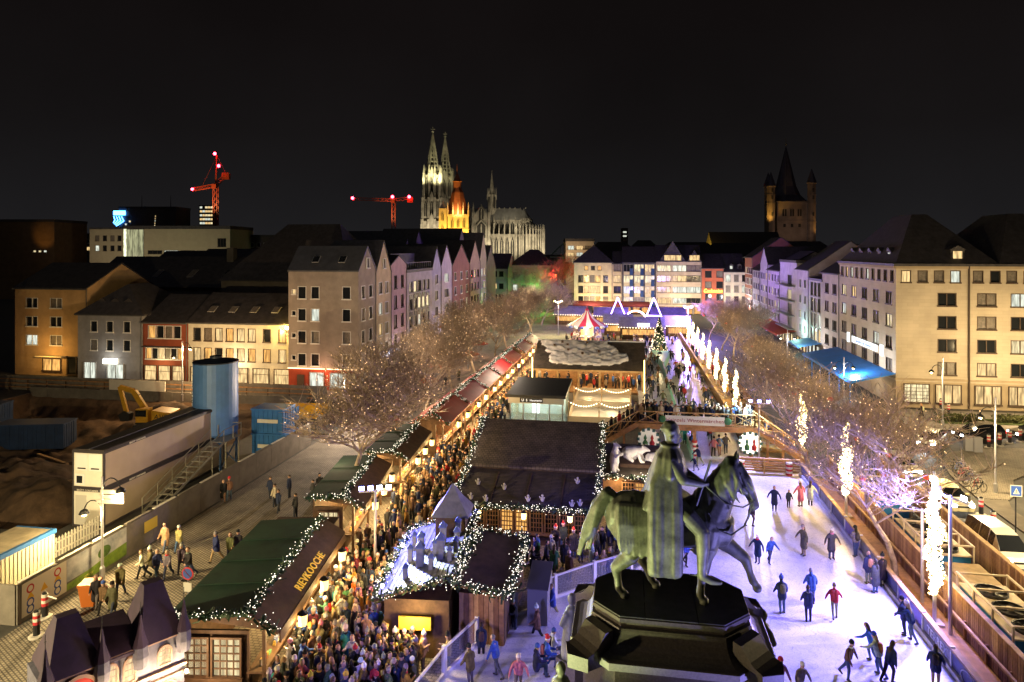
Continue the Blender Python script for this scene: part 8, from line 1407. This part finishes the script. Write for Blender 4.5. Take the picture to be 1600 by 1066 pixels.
def person(x, y, z, rz, pool, where, group, s_=None, force=None):
    lst, kinds = {'stand': (STAND, CT), 'walk': (WALK, WT), 'skate': (SKATE, KT), 'sit': ([SIT], ['parka'])}[pool]
    for _ in range(60):
        i = pr.randrange(len(lst)); cn = pr.choices(list(COATS), CW)[0]; ln = pr.choice(list(LEGSC)); hk = pr.choices(['', 'beanie', 'bobble hat', 'cap', 'santa hat'], [10, 5, 4, 1, .5])[0]; hc = pr.choices(list(HATC), [5, 5, 5, 1, .8, 1, 1])[0]; ex = pr.choices(['', 'backpack', 'scarf'], [6, 2, 2])[0]
        if force: cn = force.get('coat', cn); hk = force.get('hat', hk); ln = force.get('legs', ln); i = force.get('i', i); hc = force.get('hc', hc); ex = force.get('ex', ex)
        lab = 'person in %s %s, %s' % (cn, kinds[i], ln)
        if hk: lab += ' and %s' % (hk if hk == 'santa hat' else hc + ' ' + hk)
        elif ex: lab += ' with %s' % ex
        lab += ' ' + where
        if lab not in used: break
    used.add(lab); me, hd_, sh_ = lst[i]; s_ = s_ or pr.uniform(.93, 1.04)
    o = link('person', me); o.location = (x, y, z); o.rotation_euler = (0, 0, rz); o.scale = (s_, s_, s_); tag(o, lab, 'person', group)
    j = lambda c: tuple(max(.005, v * pr.uniform(.8, 1.2)) for v in c)
    o['coat'] = j(COATS[cn]); o['legs'] = j(LEGSC[ln]); o['hair'] = j(pr.choice(HAIRC))
    if hk: h = link(hk.replace(' ', '_'), HATS[hk], o, Matrix.Translation(hd_ + Vector((-.012, 0, .04)))); h['hat'] = j(HATC[hc])
    if ex == 'backpack': h = link('backpack', BP, o, Matrix.Translation(sh_ + Vector((.03, 0, 0)))); h['hat'] = j(pr.choice(list(COATS.values())))
    if ex == 'scarf': h = link('scarf', SC_, o, Matrix.Translation(sh_ + Vector((.0, 0, .05)))); h['hat'] = j(pr.choice(list(HATC.values())))
    return o
# --- who stands where
def in_poly(x, y, P):
    c = False; j = len(P) - 1
    for i in range(len(P)):
        if (P[i][1] > y) != (P[j][1] > y) and x < (P[j][0] - P[i][0]) * (y - P[i][1]) / (P[j][1] - P[i][1]) + P[i][0]: c = not c
        j = i
    return c
def scatter(P, n, dmin, seed):
    r = random.Random(seed); xs = [p[0] for p in P]; ys = [p[1] for p in P]; pts = []
    for _ in range(n * 60):
        x, y = r.uniform(min(xs), max(xs)), r.uniform(min(ys), max(ys))
        if in_poly(x, y, P) and all((x - a) ** 2 + (y - c) ** 2 > dmin * dmin for a, c in pts):
            pts.append((x, y))
            if len(pts) >= n: break
    return pts
ZONES = [([(-11.7, 26.6), (-8.9, 27.2), (-8.5, 29.9), (-11.7, 30.1)], 30, .37, 'before the chimney-roofed stall', 'crowd before the chimney-roofed stall', 0), ([(-14.5, 25.0), (-9.9, 25.0), (-8.9, 29.6), (-11.9, 30.2), (-12.0, 38.4), (-16.1, 38.4), (-15.9, 36)], 165, .42, 'in crowd by lettered stall', 'crowd between the lettered stall and the chimney roof', 0),
         ([(-15.2, 38.6), (-8.4, 38.9), (-8.4, 41.5), (-11.8, 41.9), (-11.9, 60), (-16.6, 60), (-16.7, 48), (-16.4, 40)], 180, .43, 'in lane beside wooden pub', 'crowd in the lane beside the pub', 0),
         ([(-3.5, 37.8), (-.3, 40.6), (1.5, 43.6), (1.8, 47.4), (-1.6, 47.4), (-1.9, 41.9), (-7.8, 41.4), (-7.8, 38.9), (-3.6, 38.9)], 42, .5, 'before pub near the ice', 'people in front of the pub', 0),
         ([(-3.7, 33.5), (-3.6, 36), (-5.0, 34.4), (-5.9, 32.9), (-5.7, 31.3), (-7.4, 30.4), (-8.6, 28.4), (-8.4, 30.4), (-5.6, 31.2), (-3.8, 33.2)], 6, .5, 'at rink glass by hut', 'people at the curved rink barrier', 0),
         ([(-15.7, 60), (-12.0, 60), (-13.3, 72), (-13.2, 100), (-15.0, 100)], 120, .48, 'in far red-stall lane', 'far lane crowd', 0),
         ([(-15, 101), (-3, 101), (0, 128), (-14, 132)], 70, .6, 'near the carousel', 'far crowd', 0), ([(-12, 128), (0, 128), (12, 140), (12, 146), (-14, 146)], 80, .6, 'at the far end', 'far crowd', 0),
         ([(1.2, 63.6), (11, 63.6), (11, 65.7), (1.2, 65.7)], 46, .42, 'crowding the footbridge', 'people on the footbridge', 3.15),
         ([(-11.9, 91.4), (1.8, 91.4), (1.8, 96.5), (-11.9, 96.5)], 34, .6, 'under snow-roofed pavilion', 'people in the pavilion', .2),
         ([(11.5, 72), (14.2, 72), (14.2, 130), (11.5, 130)], 34, .7, 'on boardwalk by glowing poles', 'people on the boardwalk', .16),
         ([(-33, 64), (-23.5, 64), (-23.5, 100), (-33, 100)], 30, 1., 'under the western trees', 'people under the western trees', 0), ([(-28, 47), (-22.8, 44), (-22.8, 49.5), (-25, 51)], 7, .8, 'by the wide bare tree', 'people on the cobbled street', 0),
         ([(2.0, 68), (10.3, 68), (10.3, 126), (2.0, 126)], 62, 1.1, 'skating on far rink arm', 'skaters on the far rink arm', ZI)]
P_ = []                                          # (depth, x, y, z, facing, pool, where, group)
for zi, (poly_, n, dm, wh, gr, z) in enumerate(ZONES):
    r = random.Random(zi * 13 + 5)
    for x, y in scatter(poly_, n, dm, zi + 100):
        if 'skating' in wh: pool, a = 'skate', r.choice((PI / 2, -PI / 2)) + r.gauss(0, .5)
        elif 'footbridge' in wh: pool, a = 'stand', -PI / 2 + r.gauss(0, .5)
        else: pool, a = ('walk' if r.random() < .25 else 'stand'), r.uniform(0, 2 * PI)
        P_.append((x * -math.sin(YAW) + y * math.cos(YAW), x, y, z, a, pool, wh, gr))
for k in range(12):                              # on the stairs
    f = (k + .5) / 12; P_.append((66, 1.0 - 4.6 * (1 - f), YB0 + .6 + 1.4 * (k % 2), 3.0 * f + .12, PI, 'walk', 'on bridge stairs by bears', 'people on the footbridge'))
SK = 'skating by the banner barrier'; SG = 'skaters on the near ice'
near = [(1173, 822, .4, 'skate', dict(coat='charcoal', legs='grey trousers')), (1210, 798, -1.8, 'skate', dict(coat='navy', i=3)), (1232, 793, -1.4, 'skate', dict(coat='navy', i=1)), (1251, 792, 2., 'skate', dict(coat='pink')), (1266, 790, 1., 'skate', None), (1184, 880, -2.2, 'skate', dict(coat='navy', i=3)), (1203, 880, -1.2, 'skate', dict(coat='blue', legs='dark jeans')), (1256, 868, -2.6, 'skate', dict(coat='olive', i=3)), (1299, 873, -1.4, 'skate', dict(coat='charcoal', legs='blue jeans')), (1337, 870, 2., 'stand', dict(coat='grey')), (1222, 958, 1.7, 'skate', dict(coat='navy', legs='blue jeans', i=1)), (1263, 971, 1.5, 'skate', dict(coat='navy', legs='black trousers', i=1)), (1268, 944, 1.6, 'skate', dict(coat='blue', i=1)), (1304, 966, 1.4, 'skate', dict(coat='red', i=0)), (1357, 913, 1.9, 'stand', dict(coat='navy')), (1368, 927, 2.2, 'stand', dict(coat='charcoal', legs='blue jeans')), (1379, 917, 1.9, 'stand', dict(coat='black', i=2)), (1413, 992, 2.4, 'skate', dict(coat='navy', legs='dark jeans')), (1424, 1002, 2.2, 'skate', dict(coat='navy', legs='grey trousers')), (1325, 1062, -.8, 'skate', dict(coat='brown', legs='blue jeans')), (1362, 1034, 2.6, 'skate', dict(coat='blue', legs='blue jeans')), (1374, 1056, 2.4, 'skate', dict(coat='white', legs='blue jeans')), (1389, 1066, .5, 'skate', dict(coat='navy')), (1462, 1075, 1.2, 'skate', dict(coat='navy', ex='backpack', hat='')), (1217, 1090, -1.5, 'skate', dict(coat='purple', hat='beanie', hc='red')), (1250, 1095, -1.2, 'skate', dict(hat='beanie', hc='white')), (1092, 729, -2.6, 'skate', dict(coat='navy')), (1086, 736, -2.6, 'skate', dict(coat='navy')), (1115, 713, 1.3, 'skate', dict(coat='pink')), (1124, 712, 1.6, 'skate', dict(coat='blue')), (1134, 709, 1.5, 'skate', dict(coat='olive')), (1070, 694, 1.5, 'skate', dict(coat='teal')), (1107, 677, -1.5, 'skate', None), (1081, 706, 1.5, 'stand', dict(coat='navy')), (1073, 884, -1., 'skate', dict(coat='blue')), (1047, 896, .4, 'skate', dict(coat='black')), (1150, 1000, 0, 'skate', None), (735, 1072, 2.4, 'skate', dict(coat='brown')), (775, 1058, 2.7, 'skate', dict(coat='blue', i=0)), (810, 1085, -1.4, 'skate', dict(coat='pink', hat='beanie', hc='white')), (838, 1058, .3, 'sit', dict(coat='navy', hat='beanie', hc='blue')), (854, 1046, .2, 'sit', dict(coat='blue')), (864, 1030, .3, 'sit', dict(coat='white', hat='beanie', hc='blue'))]
for px, py, a, pool, fc in near:
    v = gp(px, py, ZI); person(v.x, v.y, ZI if pool != 'sit' else ZI - .02, a, pool, SK if v.x > 4 else ('on ice behind the rider' if v.y > 36 else 'on ice beside the pedestal'), SG, (.72 if (px, py) in ((1086, 736), (1232, 793)) else None), fc)
CB = 'on the cobbled street'
for px, py, a, fc in ((349, 785, -1., dict(coat='black')), (358, 783, 2., dict(coat='brown')), (258, 862, -1.6, dict(coat='tan', legs='blue jeans')), (280, 862, -1.5, dict(coat='tan', legs='blue jeans', hat='beanie', hc='white')), (338, 878, -2., dict(coat='navy')), (360, 876, -1.3, dict(coat='olive')), (372, 872, -1.2, dict(coat='charcoal')), (262, 905, -1.4, dict(coat='grey')), (284, 895, -1.3, dict(coat='charcoal')), (295, 905, -1.8, dict(coat='black', legs='blue jeans')), (245, 905, -.6, dict(coat='navy')), (188, 932, -1.2, dict(coat='olive', hat='cap')), (162, 958, -1.4, dict(coat='brown', hat='beanie', hc='blue')), (176, 962, -1.5, dict(coat='olive')), (150, 950, -1.2, dict(coat='black')), (222, 905, -2.4, dict(coat='white')), (235, 900, -2.2, dict(coat='olive'))):
    v = gp(px, py); person(v.x, v.y, 0, a, 'walk', CB, 'people on the cobbled street', None, fc)
for px, py, fc in ((880, 860, dict(hat='santa hat')), (868, 868, dict(hat='santa hat')), (896, 870, dict(hat='santa hat'))): v = gp(px, py); person(v.x, v.y, 0, -1.5 + .3 * pr.random(), 'stand', 'before pub near the ice', 'people in front of the pub', None, fc)
for px, py in ((1340, 960), (1410, 680), (1440, 655), (1350, 640)): v = gp(px, 700 if py > 900 else py); person(v.x, v.y, 0, pr.uniform(0, 6), 'walk', 'by the sandstone block', 'people by the road')
P_.sort(); n_ind = 300 - 67
crowd_cols = [mat('far_coat_%d' % i, c, .85) for i, c in enumerate([COATS[k] for k in ('black', 'navy', 'charcoal', 'brown', 'tan', 'red', 'cream', 'olive', 'mustard', 'blue')])]; far = MB(); fr_ = random.Random(3)
fskate = MB()
for k, (d, x, y, z, a, pool, wh, gr) in enumerate(P_):
    if k < n_ind: person(x, y, z, a, pool, wh, gr)
    else:
        T = RZ(x, y, z, a) @ Matrix.Scale(fr_.uniform(.93, 1.04), 4); o0 = len(far.v); ci = fr_.choices(range(10), [5, 4, 3, 3, 2, 1.5, 1.5, 2, 1.2, 1.2])[0]
        wk = .22 if pool != 'stand' else .04
        for s in (-1, 1): far.cyl((0, .1 * s, .85), (wk * s, .1 * s, .03), .1, .06, 5, 10, caps=False); far.cyl((0, .2 * s, 1.38), (.12 * s if pool != 'stand' else .12, (.26 if pool != 'skate' else .42) * s, .92), .075, .05, 5, ci, caps=False)
        far.lathe([(.17, .72), (.19, .95), (.18, 1.25), (.13, 1.45), (.06, 1.5)], 7, mi=ci); far.ball((0, 0, 1.61), .115, 7, 5, 11); far.ball((-.02, 0, 1.655), .11, 7, 4, 12 if fr_.random() < .7 else fr_.randrange(10))
        for i in range(o0, len(far.v)): far.v[i] = tuple(T @ Vector(far.v[i]))
tag(far.obj('crowd', crowd_cols + [mat('far_trousers', (.025, .028, .04), .9), skin, mat('far_hair', (.04, .025, .015), .7)], smooth=True), 'distant mass of visitors filling the far lanes, bridge and pavilion', 'crowd', None, 'stuff')
bpy.data.scenes.remove(S2)
